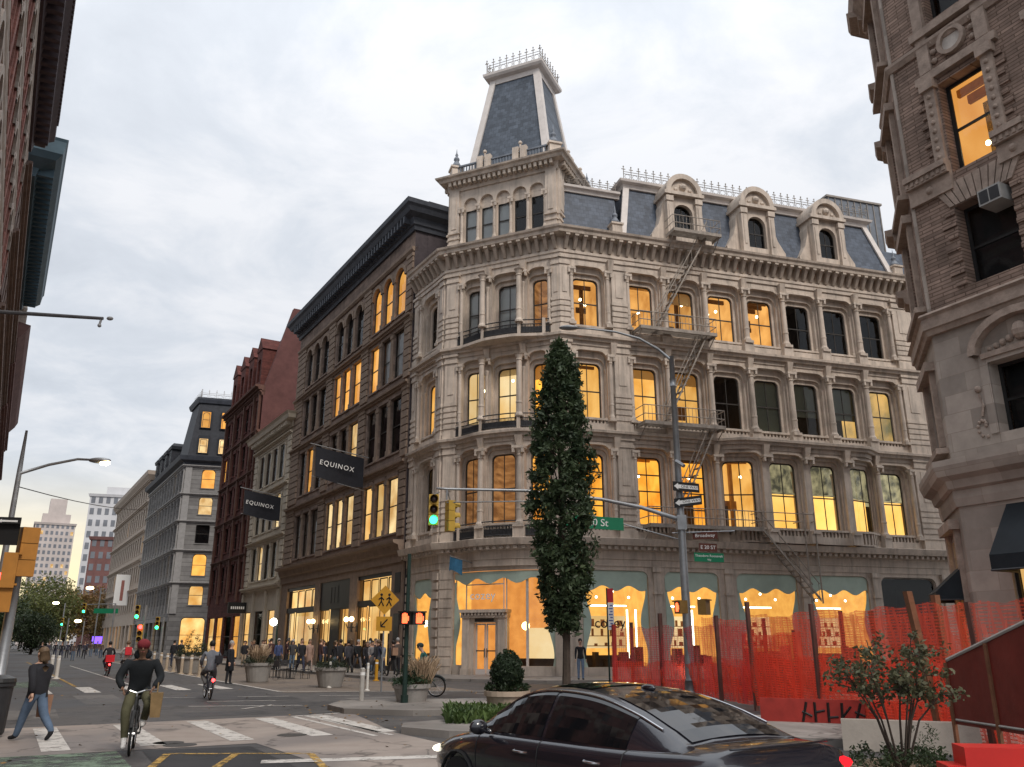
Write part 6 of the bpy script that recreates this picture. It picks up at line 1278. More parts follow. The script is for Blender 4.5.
rider(gp(404, 700) + Vector((0.4, 1.6, 0)), -80, 'dark bicycle with bright white lamp beside the planter', 'delivery rider in dark green jacket standing over a bicycle by the planter', (.05, .06, .06), top=(.02, .08, .07), legs=navy, helmet=(.03, .05, .05), front=True, tail=False, basket=True, H=1.76)
# standing and walking people, each placed by the column of its feet and its distance
person(gd(228, 39.5), 100, 'man in long black coat standing by the plaza edge behind the grey cyclist', (.015, .016, .02), (.02, .02, .022), pose='stand', H=1.82, hair='grey', coat=True)
person(gd(581, 40.6, .13), 175, 'man in black jacket and blue jeans standing outside the corner shop window', blk, (.16, .22, .32), pose='stand', H=1.78, hair='black')
PE = [(300, 49, 150, 'person in black walking past the lit shop beside the left wall lamp', blk, navy, 'walk', 'brown'),
      (308, 50, 150, 'woman in a tan coat walking past the left lit shop window', (.30, .2, .16), (.25, .2, .18), 'walk2', 'longbrown'),
      (339, 47, -40, 'person in dark coat striding past the dark shop entrance', blk, blk, 'walk', 'black'),
      (347, 48.5, -40, 'person in charcoal jacket walking beside the dark shop entrance', (.05, .05, .06), (.03, .03, .03), 'walk2', 'black'),
      (357, 49, 140, 'person in black puffer jacket walking below the right wall lamp', (.012, .012, .014), (.10, .10, .11), 'walk', 'grey'),
      (371, 46, 150, 'person in light grey coat near the crossing sign', (.17, .16, .16), (.12, .12, .12), 'walk2', 'black'),
      (381, 46.5, 150, 'person in pale blue grey jacket near the crossing sign', (.22, .25, .30), (.03, .03, .04), 'walk', 'brown'),
      (392, 44, -35, 'person with a tan backpack walking away by the brownstone corner', (.02, .02, .025), (.03, .03, .035), 'walk', 'black'),
      (243, 62, 150, 'person in black standing outside the cream building', blk, beige, 'stand', 'black'),
      (252, 64, 150, 'woman in dark coat outside the cream building', (.06, .04, .04), navy, 'stand', 'longbrown'),
      (263, 58, -30, 'person in beige jacket behind the first plaza planter', beige, navy, 'walk', 'brown'),
      (277, 55, 150, 'person in a blue jacket near the white street lamp', (.05, .07, .16), (.03, .03, .03), 'stand', 'black'),
      (172, 62, 0, 'person in black beyond the plaza shrub, left one of two', blk, navy, 'stand', 'black'),
      (179, 63, 0, 'person in black beyond the plaza shrub, right one of two', (.03, .03, .03), blk, 'stand', 'brown')]
for i, (px, Y, hd, lb, tp, lg, po, hr) in enumerate(PE):
    g = gd(px, Y, .13); person(gd(px, Y, .13), hd, lb, tp, lg, pose=po, H=rnd.uniform(1.66, 1.82), hair=hr, group='people on the far pavement', bulk=1.2, baggy=1.12, backpack=(.3, .18, .12) if 'tan backpack' in lb else None, coat='coat' in lb and 'striding' not in lb)
for i in range(24):
    px = rnd.uniform(232, 398); Y = 44 + (398 - px) / 166 * 20 + rnd.uniform(-1.5, 4.5); c_ = rnd.choice([blk, navy, blk, (.05, .05, .055), (.09, .07, .06), (.06, .03, .03)])
    cn = {blk: 'black', navy: 'navy'}.get(c_, 'dark'); person(gd(px, Y, .13), rnd.choice([150, -31, 150, -31, 60, -120]), 'pedestrian in dark clothes among the crowd passing the lit brownstone shop fronts', c_, rnd.choice([blk, navy, denim, (.06, .06, .06)]), pose=rnd.choice(['walk', 'walk2', 'stand', 'lookphone']), H=rnd.uniform(1.6, 1.85), hair=rnd.choice(['black', 'brown', 'longbrown', 'grey']), group='crowd passing the brownstone shops', wide=rnd.uniform(1.0, 1.1), bulk=rnd.uniform(1.05, 1.35), baggy=1.15)
protos = []
for i, (px, Y, hd) in enumerate(((60, 88, 150), (66, 95, -30), (72, 84, 150), (78, 100, -30), (83, 92, 150), (90, 105, -30), (54, 98, 150), (47, 90, -30), (96, 110, 150), (70, 118, 0), (86, 120, 0), (100, 96, 150), (40, 84, 150))):
    if i < 3:
        o = person(gd(px, Y), hd, 'small distant figure in dark clothes among the crowd below the far green lights', [blk, (.05, .05, .07), (.10, .07, .06)][i], [navy, blk, denim][i], pose=['walk', 'walk2', 'stand'][i], hair=['black', 'brown', 'black'][i], group='distant crowd down the avenue', hands=False); protos.append(o)
    else: dup(protos[i % 3], gd(px, Y), -R(hd))
# ------------------------------------------------------------------ trees and plants

def leaf(name, c, c2): return mat(name, c, .55, .3, 1.5, spec=.35, col2=c2, transl=.25)
bark = mat('bark', (.06, .045, .035), .9, .3, 6, .5, 25)
def rand_dir(): 
    z = rnd.uniform(-1, 1); a = rnd.uniform(0, 2 * math.pi); s = math.sqrt(1 - z * z); return Vector((s * math.cos(a), s * math.sin(a), z))
def leaf_quad(mb, c, size, nrm=None, asp=.5):
    n = nrm or rand_dir(); a = n.cross(rand_dir()); a = a.normalized() if a.length > 1e-3 else Vector((1, 0, 0)); b = n.cross(a).normalized()
    a *= size; b *= size * asp; mb.face([c - a, c - b * .9 + a * .1, c + a, c + b * .9 + a * .1])
def clump(mb, c, r, n, size, asp=.5):
    for _ in range(n): leaf_quad(mb, c + rand_dir() * r * rnd.random() ** .5, size * rnd.uniform(.6, 1.25), (rand_dir() + Vector((0, 0, .6))).normalized(), asp)
def columnar_tree(base, H, z0, rmax, label):
    root = empty('street_tree', base, label, 'tree'); mb = MB(); p = [Vector(base) + Vector((math.sin(z * .6) * .06, 0, z)) for z in [0, 1, 2, 4, 7, H * .9]]; mb.tube(p, [.13, .11, .1, .09, .06, .02], 8)
    for _ in range(60):
        z = rnd.uniform(z0, H * .92); t = (z - z0) / (H - z0); a = rnd.uniform(0, 6.28); r = rmax * prof(t) * .8; mb.tube([Vector(base) + Vector((0, 0, z - .5)), Vector(base) + Vector((math.cos(a) * r, math.sin(a) * r, z + r * .6))], .022, 4)
    mb.build('trunk', bark, root)
    lm = leaf('evergreen leaves', (.07, .10, .045), (.018, .034, .017)); mb = MB()
    for _ in range(1450):
        t = rnd.random() ** .95; z = z0 + (H - z0) * t; a = rnd.uniform(0, 6.28); lump = 1 + .11 * math.sin(a * 3 + z * 2.1) + .08 * math.sin(a * 5 - z * 3.7) + rnd.uniform(-.1, .1); r = rmax * prof(t) * lump * rnd.uniform(.35, 1.0) ** .5
        clump(mb, Vector(base) + Vector((math.cos(a) * r, math.sin(a) * r, z)), rnd.uniform(.1, .24), 20, rnd.choice([.06, .085, .11]), .42)
    mb.build('crown', lm, root); return root
def prof(t):
    tab = ((0, .4), (.08, .62), (.2, .84), (.35, 1.0), (.5, .97), (.65, .9), (.8, .74), (.92, .44), (1, .06))
    for (a, p), (b, q) in zip(tab, tab[1:]):
        if t <= b: return p + (q - p) * (t - a) / (b - a)
    return .05
TREE = gd(566, 24.0, 0); columnar_tree(TREE, 10.55, 2.15, .9, 'tall narrow dark evergreen street tree in front of the corner building')
def round_tree(base, H, r, label, c, c2, n=90, leafs=26, size=.16, group=None, trunk_h=None):
    root = empty('broadleaf_tree', base, label, 'tree', group); B = Vector(base); th = trunk_h or H * .35; mb = MB(); mb.tube([B, B + Vector((.1, 0, th)), B + Vector((0, .1, H * .8))], [.22, .17, .04], 8)
    cl = []
    for _ in range(n):
        d = rand_dir(); rr = r * rnd.random() ** .4; p = B + Vector((d.x * rr, d.y * rr, th + (H - th) * .5 + d.z * rr / r * (H - th) * .52)); cl.append(p)
    for p in cl[::4]: mb.tube([B + Vector((0, 0, th * .9)), B.lerp(p, .5) + Vector((0, 0, th * .3)), p], [.07, .05, .015], 5)
    mb.build('trunk', bark, root); mb = MB(); lm = leaf('leaves %d%d' % (c[0] * 999, c[1] * 999), c, c2)
    for p in cl: clump(mb, p, r * .3, leafs, size)
    mb.build('crown', lm, root); return root
park = [(18, 190, 15, 6.5, (.17, .16, .045), (.07, .085, .03), 'green and yellow park tree at the left, behind the leaning signal pole'), (42, 175, 14, 6, (.15, .16, .045), (.06, .08, .025), 'dark green park tree below the stepped tan tower'), (62, 200, 13.5, 5, (.26, .16, .05), (.13, .095, .03), 'rusty yellow park tree at the end of the avenue'), (92, 205, 14, 5.5, (.24, .13, .045), (.12, .085, .03), 'brownish autumn tree under the far red brick block'), (110, 190, 12, 4.5, (.2, .13, .05), (.1, .085, .03), 'small autumn tree in front of the pale tan building'), (-2, 150, 9, 5, (.05, .07, .028), (.025, .04, .018), 'low dark tree at the left edge of the avenue'), (30, 120, 5.5, 3.0, (.04, .055, .025), (.02, .035, .016), 'low dark bushy tree beyond the walking woman')]
for px, Y, H, r, c, c2, lb in park: round_tree(gd(px, Y), H, r, lb, c, c2, 190, 26, .34 if Y > 140 else .2, trunk_h=H * .14)
ter = mat('planter grey', (.27, .255, .235), .85, .12, 3, .2, 20); beige_p = mat('planter beige', (.42, .33, .25), .8, .1, 2.5, .15, 15); soil = mat('soil', (.03, .022, .016), .95, .3, 8)
def pot(root, c, r0, r1, h, m, rim=.05, seg=22):
    mb = MB(); mb.smooth = False; mb.lathe(c, [(r0 * .97, 0), (r0, .03), (r1 * .97, h - .12), (r1 * 1.05, h - .12), (r1 * 1.06, h), (r1 * .94, h), (r1 * .92, h - .08)], seg); o = mb.build('pot', m, root)
    mb = MB(); mb.lathe((c[0], c[1], c[2] + h - .1), [(r1 * .93, -.02), (r1 * .93, 0)], seg); mb.build('soil', soil, root)
def planter(px, Y, r, h, label, leafc, tuft=None, ball=None, m=None, hgt=.5, group=None, n=60):
    c = gd(px, Y, .01); root = empty('planter', c, label, 'planter', group); pot(root, c, r * .74, r, h, m or ter)
    mb = MB(); lm = leaf('planter leaves %d' % int(leafc[1] * 999), leafc, tuple(x * .45 for x in leafc))
    if ball:
        for _ in range(420):
            d = rand_dir(); z = c.z + h + ball * 1.1 + d.z * ball * 1.22; rr = ball * (1.0 - .22 * max(0, d.z)); clump(mb, Vector((c.x + d.x * rr, c.y + d.y * rr, z)), .05, 10, .035)
        for _ in range(60): a = rnd.uniform(0, 6.28); clump(mb, Vector((c.x + math.cos(a) * r * .85, c.y + math.sin(a) * r * .85, c.z + h + .08)), .12, 12, .05)
    else:
        for _ in range(n): a = rnd.uniform(0, 6.28); q = rnd.random() ** .5 * r * 1.1; clump(mb, Vector((c.x + math.cos(a) * q, c.y + math.sin(a) * q, c.z + h + rnd.uniform(0, hgt) * (1.2 - q / r))), .14, 16, .07, .25)
    mb.build('foliage', lm, root)
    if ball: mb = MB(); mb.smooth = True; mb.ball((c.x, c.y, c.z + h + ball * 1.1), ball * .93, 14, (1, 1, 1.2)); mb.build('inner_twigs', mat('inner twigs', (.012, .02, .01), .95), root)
    if tuft:
        mb = MB()
        for _ in range(160): a = rnd.uniform(0, 6.28); q = rnd.random() * r * .5; b = Vector((c.x + tuft[0] + math.cos(a) * q, c.y + math.sin(a) * q, c.z + h)); t = b + Vector((math.cos(a) * .3, math.sin(a) * .3, rnd.uniform(.4, .8))); mb.tube([b, b.lerp(t, .6) + Vector((0, 0, .1)), t], [.008, .02, .01], 4)
        mb.build('dry_grass', mat('dry grass', (.36, .26, .17), .9, .2, 4), root)
    return root
planter(507, 22.6, .56, .62, 'beige pot with clipped egg shaped boxwood bush', (.028, .05, .02), ball=.42, m=beige_p)
planter(411, 26.2, .54, .62, 'grey planter with green plants and dry grass beside the thin dark pole', (.04, .08, .035), tuft=(.3, 0), hgt=.8, n=80)
planter(330, 36.5, .64, .78, 'grey tapered planter behind the white posts at the plaza corner', (.045, .06, .03), hgt=.5)
planter(257, 41, .64, .85, 'grey planter with dry grass by the man in the black coat', (.05, .06, .035), tuft=(0, 0), hgt=.5)
planter(190, 52, .95, .95, 'large planter of dark evergreen shrub beyond the grey cyclist', (.04, .055, .025), hgt=1.5, n=150)
# low planting bed in front of the boxwood
root = empty('planting_bed', gp(476, 722), 'low bed of bright green grassy plants between the boxwood pot and the car', 'plants'); mb = MB()
for _ in range(900):
    b = gp(rnd.uniform(446, 512), rnd.uniform(717, 731)) + Vector((0, 0, .13)); a = rnd.uniform(0, 6.28); h = rnd.uniform(.12, .3); t = b + Vector((math.cos(a) * .16, math.sin(a) * .16, h)); s = Vector((math.sin(a), -math.cos(a), 0)) * .028; mb.face([b - s, b + s, b.lerp(t, .6) + s * 1.2 + Vector((0, 0, .05)), t, b.lerp(t, .6) - s * 1.2 + Vector((0, 0, .05))])
mb.build('foliage', leaf('grassy leaves', (.10, .15, .04), (.03, .06, .02)), root)
# shrub in the round planter at the right, sparse and twiggy
PC = Vector((4.55, 10.6, 0)); root = empty('shrub_planter', PC, 'round stone planter with a sparse twiggy shrub in front of the orange netting', 'planter'); pot(root, PC, .52, .56, .46, beige_p)
mb = MB(); tips_ = []
for k in range(12):
    a = k * .55 + rnd.uniform(-.2, .2); b = PC + Vector((math.cos(a) * .05, math.sin(a) * .05, .4)); sp = rnd.uniform(.25, .62); m_ = b + Vector((math.cos(a) * sp * .35, math.sin(a) * sp * .35, .55)); t = b + Vector((math.cos(a) * sp, math.sin(a) * sp, rnd.uniform(.95, 1.5))); mb.tube([b, m_, t], [.017, .012, .006], 5)
    for q in range(11):
        f = rnd.uniform(.3, 1.0); p = m_.lerp(t, f); d = rand_dir(); d.z = abs(d.z) * .6; e_ = p + d * rnd.uniform(.12, .34); mb.tube([p, e_], [.006, .003], 4); tips_.append(e_); tips_.append(p.lerp(e_, .6))
mb.build('stem', bark, root); mb = MB()
for p in tips_: clump(mb, p, .085, 10 if p.z > 1.25 else 4, .036, .6)
mb.build('foliage', leaf('shrub leaves', (.13, .12, .06), (.05, .065, .035)), root)
mb = MB()
for _ in range(70): a = rnd.uniform(0, 6.28); q = rnd.random() ** .5 * .55; clump(mb, PC + Vector((math.cos(a) * q, math.sin(a) * q, .46 + rnd.uniform(0, .16))), .09, 18, .03)
for _ in range(25): clump(mb, PC + Vector((.33 + rnd.uniform(-.1, .1), rnd.uniform(-.1, .1), .5 + rnd.uniform(0, .38))), .07, 16, .022, .3)
mb.build('ground_foliage', leaf('low shrub leaves', (.05, .075, .03), (.02, .035, .015)), root)

# ------------------------------------------------------------------ poles, signals, signs
galv = mat('galvanised steel', (.27, .28, .29), .45, .2, 2, metal=.5, bump=.1); dkgreen = mat('dark green paint', (.012, .03, .024), .5, .15, 4); sig_y = mat('signal yellow', (.42, .27, .045), .5, .1, 3); sig_o = mat('signal amber housing', (.42, .18, .03), .55, .12, 3)
sig_b = mat('weathered amber housing', (.20, .115, .03), .6, .2, 3); green_l = emis('green signal light', (.02, 1.0, .42), 7); lens_off = mat('unlit lens', (.03, .02, .02), .2); hand_l = emis('orange hand light', (1, .12, .04), 2.5); sgreen = mat('street sign green', (.005, .16, .075), .5, .05, 2); sbrown = mat('street sign brown', (.10, .03, .02), .5, .1, 2); swhite = mat('sign white', (.75, .75, .73), .5, .02); sblack = mat('sign black', (.015, .015, .015), .5, .1)
def signal(c, az, parent, lit='green', m=None, s=1.0, n=3):
    """vertical signal head facing az, hung centred at c"""
    F = Fr(Vector((c[0], c[1], 0)) , az - 90); z = c[2]; mb = MB(); h = .36 * s
    for k in range(n):
        zz = z + (n / 2 - k - .5) * h; mb.box(F, -.17 * s, .17 * s, -.12 * s, .12 * s, zz - h * .48, zz + h * .48)
        st = [F(.14 * s * math.cos(a), .12 * s, zz + .14 * s * math.sin(a)) for a in [R(-20 + 22 * q) for q in range(11)]]; en = [p + F.o * .22 * s for p in st]
        for i in range(10): mb.face([st[i], st[i + 1], en[i + 1], en[i]])
    o = mb.build('signal_head', m or sig_y, parent)
    for k in range(n):
        zz = z + (n / 2 - k - .5) * h; l = MB(); l.smooth = True; l.ball(F(0, .12 * s, zz), .13 * s, 10, (1, 1, 1)); l.build('lens', green_l if lit == 'green' and k == n - 1 else (red_l if lit == 'red' and k == 0 else lens_off), o)
    return o
def signplate(c, az, w, h, m, parent, text=None, size=.2, tm=None, roll=0., extra=None, align='CENTER'):
    F = Fr(Vector((c[0], c[1], 0)), az - 90); z = c[2]; mb = MB(); t = math.tan(R(roll)); G = lambda u, n, zz: F(u, n, zz + u * t); mb.box(G, -w / 2, w / 2, -.012, .012, z - h / 2, z + h / 2); o = mb.build('sign_plate', m, parent)
    d = (G(1, 0, 0) - G(0, 0, 0))
    for (tx, sz, dx, dz) in (text or []):
        p = G(dx, .016, z + dz); text_mesh('lettering', tx, sz, tm or swhite, o, face_mat(p, d), .002, 1.0, align)
    return o, G
# main lamp and signal pole
PP = gd(691.5, 29.0, .1); MP = empty('signal_pole', PP, 'tall grey steel pole with curved lamp arm, signal arm and one way signs', 'street pole')
top_z = 11.75; mb = MB(); mb.smooth = True; mb.tube([PP, PP + Vector((0, 0, 1)), PP + Vector((0, 0, 6.5)), PP + Vector((0, 0, top_z))], [.17, .155, .125, .09], 14); mb.tube([PP + Vector((0, 0, -.1)), PP + Vector((0, 0, .5))], .2, 8); mb.tube([PP + Vector((0, 0, 10.6)), PP + Vector((0, 0, 10.9))], .11, 10); mb.build('pole', galv, MP)
La = Vector((-.97, -.12, 0)); tp = PP + Vector((0, 0, top_z - .15)); mb = MB(); mb.smooth = True; mb.tube([tp + La * 0, tp + La * .5 + Vector((0, 0, .42)), tp + La * 1.2 + Vector((0, 0, .8)), tp + La * 2.1 + Vector((0, 0, 1.02)), tp + La * 3.1 + Vector((0, 0, 1.1)), tp + La * 3.6 + Vector((0, 0, 1.1))], [.055, .05, .045, .04, .035, .03], 8); o = mb.build('lamp_arm', galv, MP)
mb = MB(); mb.smooth = True; mb.ball(tp + La * 3.9 + Vector((0, 0, 1.1)), .25, 10, (1.5, .7, .35)); mb.build('lamp_head', galv, o)
def at_px(px, py, Y): 
    p = math.atan(257 / 832); c, s = math.cos(p), math.sin(p); x = (px - 512) / 832; u = (383.5 - py) / 832; r = Vector((x, c - u * s, s + u * c)); return Vector((0, 0, CAMH)) + r * (Y / r.y)
ae = at_px(447, 489, 27.6); ab = PP + Vector((0, 0, 5.75)); mb = MB(); mb.smooth = True; mid = ab.lerp(ae, .35) + Vector((0, 0, .35)); mb.tube([ab, ab.lerp(mid, .5) + Vector((0, 0, .08)), mid, mid.lerp(ae, .5) + Vector((0, 0, .12)), ae, ae + (ae - mid).normalized() * .35], [.075, .07, .06, .05, .042, .04], 8)
mb.tube([ab + Vector((0, 0, -.7)), ab.lerp(ae, .3) + Vector((0, 0, -.35)), ab.lerp(ae, .62) + Vector((0, 0, .0)), ae + Vector((0, 0, -.45))], .022, 6); arm = mb.build('signal_arm', galv, MP)
mb = MB(); mb.tube([ae, ae + Vector((0, 0, -.35))], .03, 6); mb.build('hanger', galv, arm)
sc_ = at_px(433.5, 510, 27.6); signal((sc_.x, sc_.y, sc_.z - .0), 172, MP, 'green', sig_y, .95); sc2 = at_px(450, 516, 27.75); signal((sc2.x, sc2.y, sc2.z), 62, MP, 'off', sig_y, .95)
mb = MB(); mb.tube([ae + Vector((-.25, 0, -.1)), Vector((sc_.x, sc_.y, sc_.z + .5))], .025, 6); mb.tube([ae, Vector((sc2.x, sc2.y, sc2.z + .5))], .025, 6); mb.build('signal_bracket', galv, MP)
s20 = at_px(594, 522.5, 28.2); signplate((s20.x, s20.y, s20.z), 178, 2.0, .42, sgreen, MP, [('E 20 St', .34, .0, 0)], roll=-3.5)
def arrow_sign(c, az, roll, w=.95, h=.32):
    o, G = signplate(c, az, w, h, sblack, MP, [('ONE WAY', .13, .12, 0)], tm=sblack, roll=roll); z = c[2]; mb = MB()
    mb.face([G(-w * .46, .0145, z), G(-w * .3, .0145, z - h * .36), G(-w * .3, .0145, z - h * .2), G(w * .45, .0145, z - h * .2), G(w * .45, .0145, z + h * .2), G(-w * .3, .0145, z + h * .2), G(-w * .3, .0145, z + h * .36)]); mb.build('arrow', swhite, o)
a1 = at_px(686, 487, 28.7); arrow_sign((a1.x, a1.y, a1.z), 172, -4); a2 = at_px(688, 501.5, 28.75); arrow_sign((a2.x, a2.y, a2.z), 196, 5)
for px, py, w, h, m, tx, az in ((705, 535.5, .85, .24, sbrown, [('Broadway', .17, 0, 0)], 205), (708, 547.5, .62, .27, sbrown, [('E 20 ST', .17, 0, 0)], 176), (709, 557.5, 1.02, .30, sgreen, [('Theodore Roosevelt', .115, 0, .05), ('Wy', .09, 0, -.08)], 176)):
    q = at_px(px, py, 28.75); signplate((q.x, q.y, q.z), az, w, h, m, MP, tx, roll=-1.5)
mb = MB(); mb.tube([at_px(672, 533, 29) , at_px(735, 531, 28.6)], .025, 6); mb.build('sign_bracket', galv, MP); mb = MB(); mb.box(WF, PP.x - .15, PP.x + .15, PP.y - .17, PP.y + .17, 6.9, 7.05); mb.build('pole_band', galv, MP); mb = MB(); mb.box(WF, PP.x - .16, PP.x + .16, PP.y - .18, PP.y + .18, 5.5, 6.0); mb.tube([at_px(676, 461, 28.8), at_px(684, 466, 28.5)], .07, 6); mb.build('pole_fittings', galv, MP)
def ped_signal(c, az, parent, m, hand=True, w=.42):
    F = Fr(Vector((c[0], c[1], 0)), az - 90); z = c[2]; mb = MB(); mb.box(F, -w / 2, w / 2, -.14, .14, z - w / 2, z + w / 2); mb.box(F, -w / 2 - .02, w / 2 + .02, .13, .2, z + w / 2 - .04, z + w / 2); o = mb.build('pedestrian_signal', m, parent)
    if hand:
        mb = MB(); mb.box(F, -.09, .09, .142, .152, z - .15, z + .02)
        for q in range(4): mb.box(F, -.09 + q * .047, -.055 + q * .047, .142, .152, z + .02, z + .15 - abs(q - 1.5) * .02)
        mb.box(F, .1, .135, .142, .152, z - .08, z + .05); mb.build('hand_symbol', hand_l, o)
    return o
h1_ = at_px(681, 607, 28.6); ped_signal((h1_.x, h1_.y, h1_.z), 255, MP, sig_b); h2_ = at_px(704, 607, 28.9); ped_signal((h2_.x, h2_.y, h2_.z), 120, MP, sig_b, False, .5)
# thin dark pole with two pedestrian signals
TP = gp(404, 708); root = empty('signal_post', TP, 'slim dark green post with two red hand signals beside the planter with dry grass', 'street pole'); mb = MB(); mb.tube([TP, TP + Vector((0, 0, 4.35))], [.075, .055], 10); mb.tube([TP, TP + Vector((0, 0, .35))], .11, 10); mb.build('pole', dkgreen, root)
for px, az in ((407.5, 205), (418, 160)): q = at_px(px, 618, 25.4); ped_signal((q.x, q.y, q.z), az, root, sblack, True, .38)
# crossing sign
q = gp(381, 692); root = empty('crossing_sign', q, 'yellow diamond pedestrian crossing sign with arrow plaque below', 'road sign'); yel = mat('sign yellow', (.50, .25, .02), .5, .06, 3); cz = at_px(380, 600, q.y).z; F = Fr(q, 80); mb = MB(); mb.tube([q, q + Vector((0, 0, cz + .4))], .03, 6); mb.build('post', galv, root)
def plate_poly(pts, m, name, F, root, n=.05):
    mb = MB(); mb.face([F(u, n, z) for u, z in pts]); mb.face([F(u, n - .01, z) for u, z in reversed(pts)]); mb.ring(F, pts, n, pts, n - .01, True); return mb.build(name, m, root)
dm = plate_poly([(0, cz + .55), (.55, cz), (0, cz - .55), (-.55, cz)], yel, 'sign_plate', F, root); pq = plate_poly([(-.3, cz - .62), (.3, cz - .62), (.3, cz - 1.15), (-.3, cz - 1.15)], yel, 'arrow_plaque', F, root)
mb = MB()
for dx in (-.14, .16):
    mb.ball(F(dx, .06, cz + .2), .05, 6, (1, .3, 1))
    for (a, b) in (((dx, .13), (dx, -.04)), ((dx, -.04), (dx - .09, -.22)), ((dx, -.04), (dx + .09, -.22)), ((dx, .1), (dx + .1, .0)), ((dx, .1), (dx - .1, .02))): mb.tube([F(a[0], .06, cz + a[1]), F(b[0], .06, cz + b[1])], .022, 4)
mb.build('walking_figures', sblack, dm)
mb = MB(); mb.tube([F(.12, .06, cz - .72), F(-.12, .06, cz - .98)], .025, 4); mb.tube([F(-.12, .06, cz - .98), F(-.12, .06, cz - .8)], .022, 4); mb.tube([F(-.12, .06, cz - .98), F(.05, .06, cz - 1.0)], .022, 4); mb.build('arrow', sblack, pq)
# left lamp post, off to the edge, lit
LP = Vector((-15.0, 25, 0)); root = empty('street_lamp', LP, 'grey street lamp post at the left edge with its lamp lit', 'street lamp'); mb = MB(); mb.smooth = True; mb.tube([LP, LP + Vector((0, 0, 4)), LP + Vector((0, 0, 6.8)), LP + Vector((0, 0, 8.05))], [.11, .09, .07, .035], 10); mb.build('pole', galv, root)
la0 = LP + Vector((0, 0, 6.7)); la1 = at_px(101, 463, 25.2); mb = MB(); mb.smooth = True; mb.tube([la0, la0.lerp(la1, .35) + Vector((0, 0, .16)), la0.lerp(la1, .7) + Vector((0, 0, .22)), la1 + Vector((-.3, 0, .1))], [.05, .045, .04, .035], 8); o = mb.build('lamp_arm', galv, root); mb = MB(); mb.smooth = True; mb.ball(la1 + Vector((-.05, 0, .08)), .22, 10, (1.6, .8, .4)); o = mb.build('lamp_head', galv, o)
mb = MB(); mb.smooth = True; mb.ball(la1 + Vector((.12, 0, .0)), .13, 10, (1.3, .8, .6)); mb.build('lamp_lens', emis('street lamp light', (1, .78, .42), 30), root)
cb = empty('overhead_cable', la0, 'thin cable sagging from the left lamp post across the avenue', 'cable'); mb = MB(); c0_ = LP + Vector((.05, 0, 6.3)); c1_ = at_px(180, 505, 70); mb.tube([c0_.lerp(c1_, t) - Vector((0, 0, 2.2 * t * (1 - t))) for t in [i / 12 for i in range(13)]], .016, 4); mb.build('wire', iron, cb)
# leaning signal pole at the left edge
SP = Vector((-11.05, 19, 0)); root = empty('signal_pole', SP, 'grey pole at the left edge carrying amber signals seen from behind and a dark sign', 'street pole'); mb = MB(); mb.smooth = True; mb.tube([SP, SP + Vector((0, 0, 4.3))], [.12, .1], 12); mb.build('pole', galv, root)
q = at_px(28, 552, 18.8); signal((q.x, q.y, q.z), -35, root, 'off', sig_o, 1.0); q = at_px(9, 571, 18.8); ped_signal((q.x, q.y, q.z), 60, root, sig_o, False, .75); q = at_px(4, 598, 18.8); ped_signal((q.x, q.y, q.z), 60, root, sig_o, False, .6)
q = at_px(2, 577, 18.6); F = Fr(Vector((q.x, q.y, 0)), 90); mb = MB(); mb.box(F, -.07, .07, .15, .17, q.z - .08, q.z + .08); mb.build('hand_symbol', red_l, root)
q = at_px(7, 531, 18.8); signplate((q.x, q.y, q.z), 165, .5, .62, sblack, root, None); q = at_px(8, 521, 18.7); o, G = signplate((q.x, q.y, q.z), 165, .52, .12, sblack, root, None); mb = MB(); mb.face([G(-.2, .016, q.z), G(-.12, .016, q.z - .04), G(-.12, .016, q.z - .02), G(.2, .016, q.z - .02), G(.2, .016, q.z + .02), G(-.12, .016, q.z + .02), G(-.12, .016, q.z + .04)]); mb.build('arrow', swhite, o)
# signal arm entering at the top left
MA = Vector((-12.0, 15.5, 0)); root = empty('mast_arm_pole', MA, 'dark steel arm reaching in from the left edge with a small camera at its tip', 'street pole'); e0, e1 = at_px(-60, 308, 15.6), at_px(103, 318.5, 15.6); mb = MB(); mb.tube([MA, Vector((MA.x, MA.y, e0.z + .1))], [.13, .1], 10); mb.tube([Vector((MA.x, MA.y, e0.z)), e0, e1], [.06, .05, .035], 8); mb.build('arm', mat('dark steel', (.08, .08, .085), .5, .2, 4), root); mb = MB(); mb.ball(e1 + Vector((.14, 0, 0)), .05, 8, (1.4, 1, .8)); mb.tube([e1 + Vector((-.03, 0, 0)), e1 + Vector((-.05, 0, -.12))], .022, 6); mb.ball(e1 + Vector((-.05, 0, -.15)), .04, 8); mb.build('camera', mat('camera housing', (.2, .2, .2), .5), root)
# far signals
for px, py, Y, lb, k in ((84, 611, 92, 'green signal on a long arm far down the avenue, left of the tan building', 'arm'), (137, 616, 66, 'green signal on a dark post before the grey mansard building, left of two', 'post'), (157, 627, 72, 'lower green signal before the grey mansard building, right of two', 'post'), (62, 624, 120, 'small green signal farthest down the avenue', 'post')):
    q = at_px(px, py, Y); b = gd(px + (24 if k == 'arm' else 1.5), Y); root = empty('traffic_signal', b, lb, 'traffic signal'); mb = MB(); mb.tube([b, Vector((b.x, b.y, q.z + .8))], .09, 8)
    if k == 'arm': mb.tube([Vector((b.x, b.y, q.z + .75)), Vector((q.x - .4, q.y, q.z + .65))], .05, 6)
    mb.build('pole', galv, root); signal((q.x, q.y, q.z + .3), 165, root, 'green', sig_y, .95)
    if k == 'arm': signplate((q.x + 2.4, q.y - .1, q.z + .0), 165, 2.4, .5, sgreen, root, None)
q = at_px(140, 633, 44); b = gd(140, 44); root = empty('traffic_signal', b, 'signal showing red over the head of the rider in the red helmet', 'traffic signal'); mb = MB(); mb.tube([b, Vector((b.x, b.y, q.z))], .06, 8); mb.build('pole', dkgreen, root); signal((q.x, q.y, q.z), 165, root, 'red', sig_y, .8)
